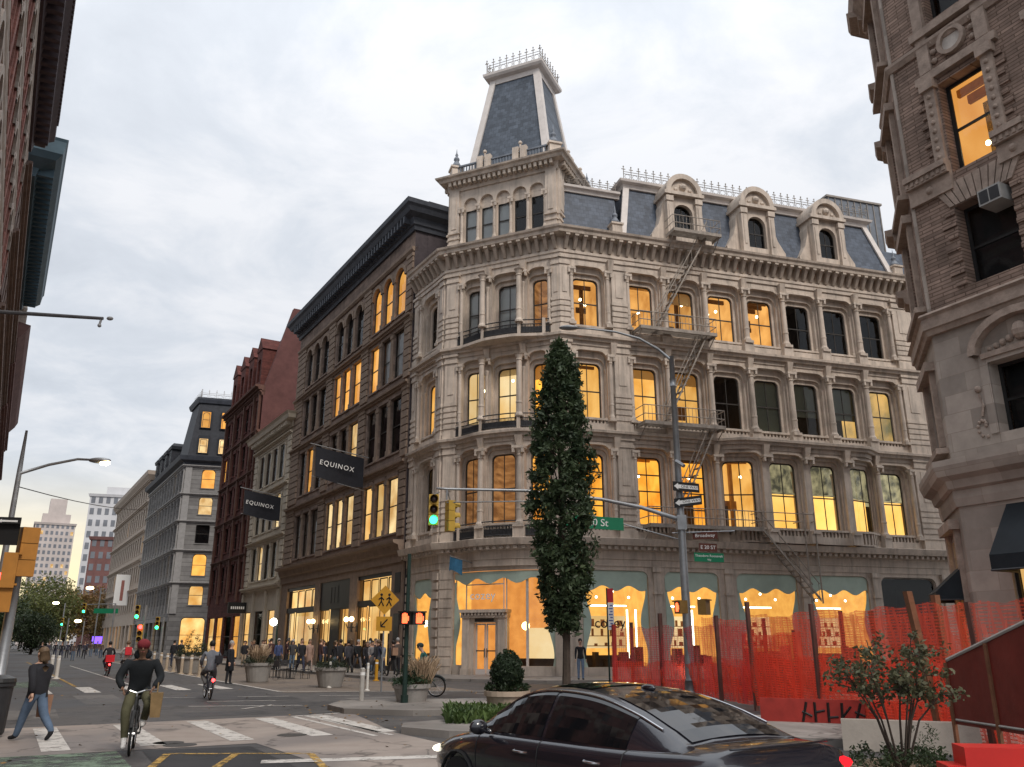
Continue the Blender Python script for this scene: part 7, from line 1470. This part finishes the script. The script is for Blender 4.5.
for px, py, Y, lb in ((90, 588, 130, 'lit street lamp above the autumn trees far down the avenue'), (78, 621, 140, 'low lit street lamp far down the avenue under the trees'), (56, 603, 150, 'lit street lamp among the park trees below the stepped tower')):
    q = at_px(px, py, Y); b = gd(px + 2, Y); root = empty('street_lamp', b, lb, 'street lamp'); mb = MB(); mb.tube([b, Vector((b.x, b.y, q.z))], .1, 6); mb.build('pole', galv, root); mb = MB(); mb.ball(q, .5, 8, (1.2, 1, .5)); mb.build('lamp_lens', emis('far lamp light', (1, .72, .35), 9), root)
# globe lamp post by the cream building
q = at_px(273.5, 622, 56); b = gd(274, 56, .13); root = empty('lamp_post', b, 'dark lamp post with a white globe outside the brownstone shop', 'street lamp'); mb = MB(); mb.tube([b, Vector((b.x, b.y, q.z))], [.09, .05], 8); mb.build('pole', dkgreen, root); mb = MB(); mb.smooth = True; mb.ball(q, .24, 10); mb.build('globe', emis('white globe', (1, .95, .85), 14), root)
# screen far away
q = at_px(97, 640, 140); root = empty('video_screen', (q.x, q.y, 0), 'small bright purple screen far down the avenue', 'screen'); mb = MB(); mb.box(Fr(Vector((q.x, q.y, 0)), 75), -.8, .8, -.2, 0, q.z - .6, q.z + .6); mb.box(Fr(Vector((q.x, q.y, 0)), 75), -.3, .3, -.2, -.05, 0, q.z - .55); mb.build('case', iron, root); mb = MB(); F = Fr(Vector((q.x, q.y, 0)), 75); mb.face([F(-.75, .01, q.z - .55), F(.75, .01, q.z - .55), F(.75, .01, q.z + .55), F(-.75, .01, q.z + .55)]); mb.build('display', emis('purple display', (.22, .10, 1), 1.6), root)
# parking sign by the shop
b = gd(610, 33, .13); root = empty('street_sign', b, 'thin post with a red and white parking sign beside the netting', 'road sign'); mb = MB(); tz = at_px(610, 588, 33).z; mb.tube([b, Vector((b.x, b.y, tz))], .035, 6); mb.build('post', dkgreen, root); F = Fr(Vector((b.x, b.y, 0)), 100); mb = MB(); mb.box(F, .02, .24, .04, .05, tz - 1.55, tz - .55); o = mb.build('sign_plate', swhite, root); mb = MB(); mb.box(F, .02, .24, .038, .052, tz - .54, tz - .02); mb.build('sign_plate', mat('sign red', (.5, .03, .04), .5), root)
mb = MB(); [mb.box(F, .05 + .05 * (k % 2), .2, .051, .053, tz - 1.45 + k * .11, tz - 1.41 + k * .11) for k in range(8)]; mb.build('sign_lines', mat('sign blue', (.06, .1, .35), .5), o)
# banners, flag, blade sign
def onpl(px, py, P, az):
    d = Vector((math.sin(R(az)), math.cos(R(az)), 0)); n = Vector((d.y, -d.x, 0)); r = at_px(px, py, 1) - Vector((0, 0, CAMH)); t = n.dot(Vector((P[0], P[1], 0))) / n.dot(Vector((r.x, r.y, 0))); return Vector((0, 0, CAMH)) + r * t
OUT = Vector((-.857, -.515, 0)); bannerm = mat('black banner cloth', (.014, .015, .02), .85, .15, 3, .2, 8)
def px_of(P):
    p = math.atan(257 / 832); c, s = math.cos(p), math.sin(p); zc = P.y * c + (P.z - CAMH) * s; return 512 + 832 * P.x / zc, 383.5 - 832 * (-P.y * s + (P.z - CAMH) * c) / zc
def hang_banner(pa, pxo, hgt, label, text, fs):
    OUT = Vector((-.857, -.515, 0))
    P = onpl(pa[0], pa[1], C0B, -31); n = 0
    while px_of(P + OUT * n)[0] > pxo and n < 12: n += .05
    OUT = Vector((-.857, -.515, .13))
    root = empty('hanging_banner', P, label, 'banner'); mb = MB(); mb.tube([P, P + OUT * (n + .35)], .035, 6); mb.tube([P - Vector((0, 0, hgt + .3)), P + OUT * (n + .1) - Vector((0, 0, hgt + .1))], .02, 6); mb.build('pole', galv, root)
    mb = MB(); K = 14
    for k in range(K):
        for j in range(4):
            def q(a, b): t = a / K; v = b / 4; return P + OUT * (.35 + (n - .4) * t) + Vector((0, 0, -.12 - hgt * v - .12 * math.sin(math.pi * t) * v)) + BV * (.18 * math.sin(t * 5) * v - .1 * v * v)
            mb.face([q(k, j), q(k + 1, j), q(k + 1, j + 1), q(k, j + 1)])
    mb.smooth = True; o = mb.build('cloth', bannerm, root)
    c = P + OUT * (.35 + (n - .4) * .5) + Vector((0, 0, -.12 - hgt * .5)) - BV * .2 + OUT * .25
    return text_mesh('lettering', text, fs, swhite, o, face_mat(c, -OUT), .004, 1.25)
hang_banner((369, 458), 315, 2.05, 'larger black banner with spaced white lettering on the brownstone, nearer of two', 'EQUINOX', .46)
hang_banner((285, 497), 244, 2.1, 'farther black banner with white lettering, hung before the cream building', 'EQUINOX', .46)
P = onpl(132, 575, C0B, -31); root = empty('hanging_banner', P, 'white vertical banner hanging from the pale tan building', 'banner'); mb = MB()
n = 0
while px_of(P + OUT * n)[0] > 117 and n < 12: n += .05
mb.box(lambda u, v, z: P + OUT * u + BV * v + Vector((0, 0, z)), .2, n, -.05, .05, -5.4, 0); o = mb.build('cloth', swhite, root); mb = MB(); mb.box(lambda u, v, z: P + OUT * u + BV * v + Vector((0, 0, z)), n * .42, n * .62, -.07, -.05, -4.6, -1.0); mb.build('writing', mat('faint red brown', (.3, .12, .1), .7), o)
P = onpl(228, 608, C0B, -31); root = empty('blade_sign', P, 'small black projecting shop sign with pale letters above the pavement by the cream building', 'sign'); n = 0
P = onpl(247, 608, C0B, -31)
while px_of(P + OUT * n)[0] > 228 and n < 12: n += .05
G = lambda u, v, z: P + OUT * u + BV * v + Vector((0, 0, z)); mb = MB(); mb.box(G, .1, n, -.12, .12, -.5, .5); o = mb.build('board', sblack, root); mb = MB()
for k in range(7): u = .3 + (n - .6) * k / 6.4; mb.box(G, u, u + .12, -.14, -.12, -.12, .12)
mb.build('letters', swhite, o)
FLG = FCg(2.3, .1, 5.85); root = empty('flag', FLG, 'small blue flag on a short pole over the corner shop door', 'flag'); fe_ = at_px(450, 556, FLG.y - 1.5); mb = MB(); mb.tube([FLG, fe_], .03, 6); mb.build('pole', galv, root); mb = MB()
for k in range(8):
    q = lambda t, v: FLG.lerp(fe_, .45 + .55 * t) + Vector((.12 * math.sin(t * 6) * v, 0, -.75 * v - .1 * math.sin(t * 7) * v)); mb.face([q(k / 8, 0), q((k + 1) / 8, 0), q((k + 1) / 8, 1), q(k / 8, 1)])
mb.build('cloth', mat('blue flag cloth', (.03, .12, .22), .8, .2, 3), root)
# posts along the plaza
wpost = mat('white plastic post', (.62, .60, .55), .6, .1, 4); gpost = mat('grey post', (.36, .34, .31), .6, .1, 4)
def bollard(px, py, h, r, m, label, group=None):
    b = gp(px, py); root = empty('bollard', b, label, 'bollard', group); mb = MB(); mb.lathe(b, [(r * 2, 0), (r * 2, .04), (r, .06), (r, h), (r * .6, h + .02)], 10); mb.build('post', m, root); mb = MB(); mb.lathe((b.x, b.y, h * .82), [(r * 1.03, 0), (r * 1.03, h * .08)], 10); mb.build('reflective_band', swhite, root); return root
bollard(361, 706, 1.05, .07, gpost, 'thick grey post on the corner of the kerbed island'); bollard(329, 688, 1.0, .05, wpost, 'slim white post in front of the tapered planter'); bollard(367, 691, 1.0, .05, wpost, 'slim white post behind the thick grey post'); bollard(376, 681, .95, .08, yel, 'yellow post near the crossing sign')
b0 = None
for i, (px, py) in enumerate(((166, 671), (173, 672), (181, 674), (190, 675), (199, 677), (204, 678), (160, 669), (153, 667))):
    if b0 is None: b0 = bollard(px, py, 1.05, .09, mat('tan bollard', (.42, .34, .25), .7, .1, 4), 'tan post in the row along the plaza edge beyond the grey cyclist', 'tan posts along the plaza edge')
    else: dup(b0, gp(px, py))
for px, py, lb in ((50, 677, 'white post behind the walking woman, left of two'), (56, 679, 'white post behind the walking woman, right of two')): bollard(px, py, 1.1, .09, wpost, lb)
# bin
b = gp(-14, 738); root = empty('litter_bin', b, 'dark litter bin with a yellow label at the bottom left corner', 'litter bin'); mb = MB(); mb.lathe(b, [(.27, .05), (.30, .1), (.34, .95), (.37, .97), (.37, 1.02), (.3, 1.03)], 18); mb.build('drum', iron, root); mb = MB(); mb.lathe((b.x, b.y, 1.02), [(.36, 0), (.38, .03), (.36, .1), (.2, .16)], 18); mb.build('lid', mat('bin lid', (.03, .03, .03), .4), root); mb = MB(); F = Fr(b, 95); mb.box(F, .08, .27, .27, .345, .8, .88); mb.build('label', yel, root)
# cafe set in front of the shop
for px, Y, lb in ((276, 46, 'black cafe table and chairs by the first plaza planter, left of two'), (290, 44.5, 'black cafe table and chairs on the plaza, right of two')):
    b = gd(px, Y, .01); root = empty('cafe_set', b, lb, 'cafe table'); mb = MB(); mb.lathe(b, [(.25, 0), (.25, .03), (.03, .05), (.03, .7), (.36, .7), (.36, .73)], 14); mb.build('table', iron, root)
    for a in (0, 2.2, 4.1):
        c = b + Vector((math.cos(a) * .75, math.sin(a) * .75, 0)); F = Fr(c, math.degrees(math.pi / 2 - a) + 90); mb = MB(); mb.box(F, -.2, .2, -.2, .2, .44, .47); mb.box(F, -.2, .2, -.2, -.17, .6, .88)
        for x in (-.18, .18): mb.tube([F(x, .18, 0), F(x, .18, .45)], .014, 5); mb.tube([F(x, -.18, 0), F(x, -.2, .88)], .014, 5)
        mb.build('chair', iron, root)

# ------------------------------------------------------------------ construction netting
def net_mat(name, col, dens):
    m = bpy.data.materials.new(name); m.use_nodes = True; t = m.node_tree; b = t.nodes['Principled BSDF']; b.inputs['Base Color'].default_value = (*col, 1); b.inputs['Roughness'].default_value = .6
    tr = t.nodes.new('ShaderNodeBsdfTransparent'); tl = t.nodes.new('ShaderNodeBsdfTranslucent'); tl.inputs[0].default_value = (*col, 1); m1 = t.nodes.new('ShaderNodeMixShader'); m1.inputs[0].default_value = .55; mx = t.nodes.new('ShaderNodeMixShader')
    tcn = t.nodes.new('ShaderNodeTexCoord'); n = t.nodes.new('ShaderNodeTexNoise'); n.inputs['Scale'].default_value = 1.1; n.inputs['Detail'].default_value = 5; mr = t.nodes.new('ShaderNodeMapRange'); mr.inputs[1].default_value = .3; mr.inputs[2].default_value = .7; mr.inputs[3].default_value = dens - .12; mr.inputs[4].default_value = dens + .12
    t.links.new(tcn.outputs['Object'], n.inputs['Vector']); t.links.new(n.outputs[0], mr.inputs[0]); t.links.new(b.outputs[0], m1.inputs[1]); t.links.new(tl.outputs[0], m1.inputs[2]); sp_ = t.nodes.new('ShaderNodeSeparateXYZ'); t.links.new(tcn.outputs['Object'], sp_.inputs[0]); acc = None
    for ax, per in (('X', .075), ('Z', .06)):
        f1 = t.nodes.new('ShaderNodeMath'); f1.operation = 'PINGPONG'; f1.inputs[1].default_value = per / 2; t.links.new(sp_.outputs[ax], f1.inputs[0]); f2 = t.nodes.new('ShaderNodeMath'); f2.operation = 'LESS_THAN'; f2.inputs[1].default_value = per * .17; t.links.new(f1.outputs[0], f2.inputs[0])
        if acc is None: acc = f2
        else: f3 = t.nodes.new('ShaderNodeMath'); f3.operation = 'MAXIMUM'; t.links.new(acc.outputs[0], f3.inputs[0]); t.links.new(f2.outputs[0], f3.inputs[1]); acc = f3
    ad = t.nodes.new('ShaderNodeMath'); ad.operation = 'MULTIPLY_ADD'; ad.inputs[1].default_value = .3; ad.use_clamp = True; t.links.new(acc.outputs[0], ad.inputs[0]); sb = t.nodes.new('ShaderNodeMath'); sb.operation = 'SUBTRACT'; sb.inputs[1].default_value = .1; sb.use_clamp = True; t.links.new(mr.outputs[0], sb.inputs[0]); t.links.new(sb.outputs[0], ad.inputs[2])
    t.links.new(ad.outputs[0], mx.inputs[0]); t.links.new(tr.outputs[0], mx.inputs[1]); t.links.new(m1.outputs[0], mx.inputs[2]); t.links.new(mx.outputs[0], t.nodes['Material Output'].inputs[0]); return m
net1 = net_mat('orange netting', (.95, .13, .075), .38); net2 = net_mat('dense orange netting', (.9, .10, .05), .55); net3 = net_mat('crimson netting', (.78, .10, .10), .34); postm = mat('rough timber', (.17, .075, .04), .9, .3, 3, .4, 20); postd = mat('dark steel post', (.11, .05, .04), .7, .2, 3)
def netting(label, pts, zt, zb, m, posts=(), lower=None, group=None):
    root = empty('safety_netting', pts[0], label, 'netting', group)
    def surf(z0, z1, mm, name):
        mb = MB()
        for a, b in zip(pts, pts[1:]):
            a, b = Vector(a), Vector(b); K = 26; nn = (b - a).normalized(); nn = Vector((nn.y, -nn.x, 0))
            for k in range(K):
                def q(t, v, a=a, b=b, nn=nn): sag = (.08 * math.sin(math.pi * t) + .05 * math.sin(t * 17 + a.x * 3) * math.sin(t * 7)) * (1 if v == 1 else .3); return a.lerp(b, t) + Vector((0, 0, z0 + (z1 - z0) * v - sag)) + nn * (.07 * math.sin(t * 9 + v * 3) + .05 * math.sin(t * 31 + v * 5 + a.y))
                for j in range(3): mb.face([q(k / K, j / 3), q((k + 1) / K, j / 3), q((k + 1) / K, (j + 1) / 3), q(k / K, (j + 1) / 3)])
        mb.build(name, mm, root)
    surf(zb, zt, m, 'net')
    if lower: surf(zb - .02, lower, net2, 'lower_net')
    for p, h, r, pm, ln in posts:
        p = Vector(p); mb = MB(); F = Fr(p, 75); w = r; mb.hexa([F(-w, -w, 0), F(w, -w, 0), F(w, w, 0), F(-w, w, 0), F(-w + ln, -w, h), F(w + ln, -w, h), F(w + ln, w, h), F(-w + ln, w, h)]); mb.build('post', pm, root)
    return root
def gq(px, Y): return gd(px, Y)
A_ = gq(757, 24.5); B_ = gq(944, 16.5); C_ = gq(1075, 13.4)
netting('orange safety netting with leaning timber posts behind the twiggy shrub', [A_, A_.lerp(B_, .5), B_, C_], 2.55, .18, net1, [(A_, 2.9, .05, postd, -.05), (A_.lerp(B_, .45), 2.7, .045, postd, 0), (B_, 2.75, .06, postm, -.34), (B_ + Vector((.45, .3, 0)), 2.7, .06, postm, -.08), (gq(996, 15.2), 2.5, .05, postd, -.08)], 1.5)
netting('reddish netting at the left end near the parking sign', [gq(614, 31), gq(664, 30), gq(716, 28), gq(757, 24.6)], 2.35, .15, net3, [(gq(616, 31), 2.4, .06, mat('red timber', (.35, .04, .03), .9, .2, 3), 0), (gq(664, 30), 2.75, .06, postd, 0), (gq(722, 27), 2.6, .05, postd, 0), (gq(634, 32.5), 2.5, .05, postd, 0), (gq(700, 30), 1.6, .05, postd, 0)], 1.2)
netting('farther orange netting along the work zone in front of the shop windows', [gq(706, 31), gq(780, 30.5), gq(850, 29), gq(925, 25.5), gq(990, 21.5)], 2.65, .15, net1, [(gq(770, 30.4), 2.6, .05, mat('red timber', (.35, .04, .03), .9, .2, 3), 0), (gq(850, 29), 2.8, .05, postd, 0), (gq(886, 27.5), 2.75, .06, postm, -.15), (gq(925, 25.5), 2.9, .08, postm, 0), (gq(800, 29.8), 2.2, .05, postd, 0)], 1.3)
netting('dense dark red sheet of doubled netting between the steel posts', [gq(747, 26.2), gq(806, 24.2)], 2.1, .2, net2, [], 2.05)
# red tarpaulin panel, plastic barrier, concrete barrier
root = empty('tarpaulin_panel', gq(990, 13.6), 'dark red tarpaulin panel with a sloping top edge at the right edge', 'tarpaulin'); a, b = gq(960, 14.6), gq(1060, 12.4); mb = MB(); z = lambda p, y: at_px(p, y, 14).z
K = 10
for k in range(K):
    def q(t, v): p = a.lerp(b, t); zt_ = 1.52 + .62 * t; return p + Vector((0, -.06 * math.sin(t * 11), .55 + (zt_ - .55) * v))
    mb.face([q(k / K, 0), q((k + 1) / K, 0), q((k + 1) / K, 1), q(k / K, 1)])
mb.build('sheet', mat('dark red tarpaulin', (.15, .022, .016), .45, .2, 2, .3, 6), root); mb = MB(); mb.tube([a + Vector((0, -.05, 1.54)), b + Vector((0, -.05, 2.16))], .03, 6); mb.tube([a + Vector((0, -.08, .62)), b + Vector((0, -.08, .62))], .02, 6); mb.build('rail', gpost, root); mb = MB()
for t in (0, .5, 1): p = a.lerp(b, t); mb.tube([p, p + Vector((0, 0, 1.5 + .62 * t))], .045, 6)
mb.build('frame', postm, root)
root = empty('plastic_barrier', gq(1000, 9.2), 'bright red stepped plastic road barrier in the bottom right corner', 'barrier'); F = Fr(gq(951, 9.5), 100); redp_ = mat('red plastic', (.55, .022, .016), .38, .1, 2, spec=.5); mb = MB(); prf = [(0, 0), (0, .62), (.18, .62), (.18, .80), (1.9, .80), (1.9, 0)]
mb.face([F(u, .2, z) for u, z in reversed(prf)]); mb.face([F(u, -.2, z) for u, z in prf]); mb.ring(F, prf, .2, prf, -.2, True); o = mb.build('shell', redp_, root); bv = o.modifiers.new('b', 'BEVEL'); bv.width = .025; bv.segments = 2; mb = MB(); mb.box(F, .3, 1.7, .2, .215, .2, .55); mb.build('painted_recess', mat('red plastic shade', (.45, .02, .014), .4), root)  # raised panel in darker red, shade of a recess put into its colour
root = empty('concrete_barrier', gq(890, 14.5), 'low pale concrete barrier behind the twiggy shrub', 'barrier'); F = Fr(gq(838, 16.2), 112); conc = mat('pale concrete', (.27, .24, .205), .85, .12, 2, .25, 18); mb = MB(); mb.hexa([F(.1, -.28, 0), F(2.3, -.28, 0), F(2.3, .28, 0), F(.1, .28, 0), F(.1, -.12, .5), F(2.3, -.12, .5), F(2.3, .12, .5), F(.1, .12, .5)]); mb.build('block', conc, root)
root = empty('work_board', gq(800, 17.5), 'red board with black scrawled strokes behind the boot of the car', 'board'); F = Fr(gq(762, 20), 115); mb = MB(); mb.box(F, 0, 3.9, -.04, .04, .1, .62); o = mb.build('board', mat('red board', (.30, .03, .022), .7, .2, 3), root); mb = MB()
for k in range(9): u = .9 + k * .27; mb.tube([F(u, .045, .16), F(u + rnd.uniform(-.06, .16), .045, .56)], .028, 4); mb.tube([F(u, .045, rnd.uniform(.2, .5)), F(u + .2, .045, rnd.uniform(.2, .5))], .024, 4)
mb.build('scrawl', sblack, o)
root = empty('work_light', gq(690, 29.5), 'small bright white work light inside the netted zone', 'lamp'); q = at_px(690, 669, 29.5); mb = MB(); mb.tube([gq(690, 29.5), q], .03, 6); mb.build('stand', postd, root); mb = MB(); mb.ball(q, .1, 8); mb.build('lamp', emis('white work light', (1, .97, .9), 16), root)
# trench covers / spoil in the work zone
root = empty('timber_stack', gq(850, 22), 'low stack of pale boards inside the netted work zone', 'boards'); F = Fr(gq(800, 23), 108)
for k in range(4): mb = MB(); mb.box(F, .3 * k, 4 - .2 * k, -.5, .5 - .1 * k, .02 + .13 * k, .13 + .13 * k); mb.build('board', mat('pale board', (.36, .22, .16), .8, .2, 2), root)
# ------------------------------------------------------------------ dark sedan crossing the foreground
paint = mat('dark car paint', (.010, .0095, .014), .25, .1, 1, spec=.5, coat=.8); cglass = mat('tinted car glass', (.006, .006, .007), .04, 0, 1, spec=.9); trimc = mat('chrome trim', (.55, .55, .56), .18, .02, 3, metal=1.); blackp = mat('black plastic', (.012, .012, .012), .6)
CARP = Vector((.95, 9.25, 0)); CARH = -33
CAR = empty('parked_sedan', CARP, 'dark sedan with arched roof crossing the foreground, tail light glowing', 'car', rz=-R(CARH)); CAR.name = 'dark_sedan'; CAR.scale = (.985, .98, .955)
def cat(p0, p1, p2, p3, t): return .5 * ((2 * p1) + (-p0 + p2) * t + (2 * p0 - 5 * p1 + 4 * p2 - p3) * t * t + (-p0 + 3 * p1 - 3 * p2 + p3) * t ** 3)
def interp(tab, y):
    ys = [r[0] for r in tab]; y = max(ys[0], min(ys[-1], y)); k = max(i for i in range(len(ys)) if ys[i] <= y + 1e-9); k = min(k, len(ys) - 2); t = (y - ys[k]) / (ys[k + 1] - ys[k]); g = lambda i: tab[max(0, min(len(tab) - 1, i))][1:]
    return [cat(a, b, c, d, t) for a, b, c, d in zip(g(k - 1), g(k), g(k + 1), g(k + 2))]
#        y     halfw  zlow  belt  top
LOW = [(-2.44, .66, .46, .86, .90), (-2.36, .80, .36, .99, 1.06), (-2.1, .88, .26, 1.02, 1.09), (-1.6, .915, .2, 1.0, 1.07), (-1.0, .925, .19, .985, 1.02), (0, .93, .19, .965, .98), (.8, .93, .19, .945, .97), (1.3, .92, .2, .91, .985), (1.8, .89, .24, .83, .90), (2.2, .80, .30, .73, .78), (2.42, .62, .38, .60, .62)]
ys = [-2.44 + 4.86 * i / 44 for i in range(45)]
def lsec(y):
    w, zl, be, tp_ = interp(LOW, y); h = [(0, zl), (w * .8, zl), (w * .96, zl + .08), (w * .995, zl + .25), (w, .5 * (zl + be)), (w * 1.0, be - .16), (w * .985, be - .07), (w * .95, be - .015), (w * .88, be + .015), (w * .62, tp_ - .01), (w * .3, tp_), (0, tp_ + .004)]
    return h
def loft(secs, ys_, mb):
    n = len(secs[0]); full = []
    for h, y in zip(secs, ys_):
        ring_ = [Vector((x, y, z)) for x, z in h] + [Vector((-x, y, z)) for x, z in reversed(h[1:-1])]; full.append(len(mb.v)); mb.v += ring_
    m = 2 * n - 2
    for a, b in zip(full, full[1:]):
        for q in range(m): w = (q + 1) % m; mb.f.append((a + q, a + w, b + w, b + q)); mb.mi.append(0)
    for a in (full[0], full[-1]): mb.f.append(tuple(a + q for q in range(m))); mb.mi.append(0)
mb = MB(); mb.smooth = True; loft([lsec(y) for y in ys], ys, mb); body = fix_normals(mb.build('body', paint, CAR, org=(0, 0, 0)))
#        y     base halfw, base z, roof halfw, roof z
TOP = [(-1.98, .80, 1.03, .66, 1.065), (-1.7, .82, 1.0, .64, 1.17), (-1.3, .84, .985, .62, 1.31), (-.8, .855, .975, .60, 1.43), (-.3, .86, .965, .59, 1.475), (.2, .86, .96, .58, 1.465), (.6, .855, .955, .575, 1.39), (1.0, .84, .95, .60, 1.20), (1.42, .81, .95, .66, .985)]
def tsec(y):
    w0, z0, w1, z1 = interp(TOP, y); return [(0, z0 - .1), (w0, z0 - .06), (w0 * .995, z0), (w0 + (w1 - w0) * .35, z0 + (z1 - z0) * .42), (w0 + (w1 - w0) * .75, z0 + (z1 - z0) * .8), (w1 * .99, z0 + (z1 - z0) * .93), (w1 * .88, z1 - .012), (w1 * .5, z1 + .012), (0, z1 + .02)]
yt = [-1.98 + 3.4 * i / 34 for i in range(35)]; mb = MB(); mb.smooth = True; loft([tsec(y) for y in yt], yt, mb); cab = fix_normals(mb.build('roof', paint, CAR, org=(0, 0, 0)))
def side_pt(s_, y, t, off=.006):
    h = tsec(y); pts = h[2:6]; L = t * 3; k = min(2, int(L)); f = L - k; x = pts[k][0] + (pts[k + 1][0] - pts[k][0]) * f; z = pts[k][1] + (pts[k + 1][1] - pts[k][1]) * f; return Vector((s_ * (x + off), y, z + off * .4))
def side_glass(s_, y0, y1):
    mb = MB(); mb.smooth = True; K = 14
    for i in range(K):
        a = y0 + (y1 - y0) * i / K; b = y0 + (y1 - y0) * (i + 1) / K
        for j in range(5): mb.face([side_pt(s_, a, .05 + .85 * j / 5), side_pt(s_, b, .05 + .85 * j / 5), side_pt(s_, b, .05 + .85 * (j + 1) / 5), side_pt(s_, a, .05 + .85 * (j + 1) / 5)])
    mb.build('side_window', cglass, CAR, org=(0, 0, 0))
for s_ in (-1, 1):
    side_glass(s_, -1.32, -.12); side_glass(s_, -.06, 1.02)
    mb = MB(); mb.tube([side_pt(s_, y, .93, .012) for y in [-1.62 + 2.72 * i / 20 for i in range(21)]], .011, 5); mb.build('window_trim', trimc, CAR, org=(0, 0, 0))
    for y in (-1.35, -.09, 1.08):                       # shut lines
        mb = MB(); h = lsec(y); mb.tube([Vector((s_ * (x + .002), y, z)) for x, z in h[3:9]], .005, 4); mb.build('shut_line', blackp, CAR, org=(0, 0, 0))
    for y in (-.95, .2):
        mb = MB(); x = lsec(y)[6][0]; z = lsec(y)[6][1] - .05; mb.smooth = True; mb.tube([Vector((s_ * (x + .0), y - .11, z)), Vector((s_ * (x + .035), y - .08, z)), Vector((s_ * (x + .035), y + .08, z)), Vector((s_ * x, y + .11, z))], .014, 6); mb.build('door_handle', trimc, CAR, org=(0, 0, 0))
    mb = MB(); mb.smooth = True; mb.ball((s_ * 1.02, .86, 1.03), .13, 10, (.85, .55, .62)); mb.tube([Vector((s_ * .86, .9, .97)), Vector((s_ * .98, .87, 1.0))], .03, 6); mb.build('door_mirror', paint, CAR, org=(0, 0, 0))
    mb = MB(); mb.smooth = True; mb.ball((s_ * .70, 2.22, .67), .10, 10, (1.5, .9, .5)); mb.build('headlight', emis('car headlight', (1, .93, .75), 1.6), CAR, org=(0, 0, 0))
    mb = MB(); mb.smooth = True; mb.ball((s_ * .68, -2.34, .90), .10, 12, (1.9, .7, .6)); mb.build('tail_light', emis('car tail light', (1, .02, .03), 1.1), CAR, org=(0, 0, 0))
    for y in (-1.45, 1.46):
        mb = MB(); ax = Matrix.Rotation(R(90), 3, 'Y'); mb.lathe((s_ * .82, y, .335), [(.33, -.11), (.335, -.05), (.335, .06), (.31, .11), (.23, .115)], 24, ax); w = mb.build('wheel', tyre_m, CAR, org=(0, 0, 0)); mb = MB(); mb.lathe((s_ * .83, y, .335), [(.23, -.1), (.23, .1), (.2, .09), (.05, .11)] if s_ > 0 else [(.05, -.11), (.2, -.09), (.23, -.1), (.23, .1)], 20, ax); mb.build('rim', trimc, w, org=(0, 0, 0))
        mb = MB(); pts = [Vector((s_ * (.932), y + .39 * math.cos(a), .335 + .39 * math.sin(a))) for a in [R(-10 + 20 * q) for q in range(11)]]; mb.tube(pts, .02, 5); mb.build('wheel_arch', blackp, CAR, org=(0, 0, 0))
def cen_glass(y0, y1, name):
    mb = MB(); mb.smooth = True; K = 12; J = 10
    def q(y, t): h = tsec(y); xs = h[6][0] * .97; x = -xs + 2 * xs * t; ax_ = abs(x) / h[6][0]; z = h[8][1] + (h[6][1] - h[8][1]) * ax_ ** 2 + .008; return Vector((x, y - .004 if y < 0 else y + .004, z))
    for i in range(K):
        for j in range(J): a = y0 + (y1 - y0) * i / K; b = y0 + (y1 - y0) * (i + 1) / K; mb.face([q(a, j / J), q(a, (j + 1) / J), q(b, (j + 1) / J), q(b, j / J)])
    mb.build(name, cglass, CAR, org=(0, 0, 0))
cen_glass(-1.86, -.85, 'rear_window'); cen_glass(.56, 1.34, 'windscreen'); cen_glass(-.45, .3, 'sunroof')
mb = MB(); mb.smooth = True; mb.ball((0, -.72, 1.475), .07, 8, (.5, 1.6, .5)); mb.build('aerial', paint, CAR, org=(0, 0, 0))
mb = MB(); mb.box(WF, -.26, .26, -2.47, -2.44, .66, .78); mb.build('number_plate', swhite, CAR, org=(0, 0, 0))
mb = MB(); mb.tube([Vector((x, -2.30 - .06 * (1 - (x / .75) ** 2), 1.085)) for x in [-.6 + 1.2 * i / 12 for i in range(13)]], .01, 6); mb.build('boot_lip', paint, CAR, org=(0, 0, 0))
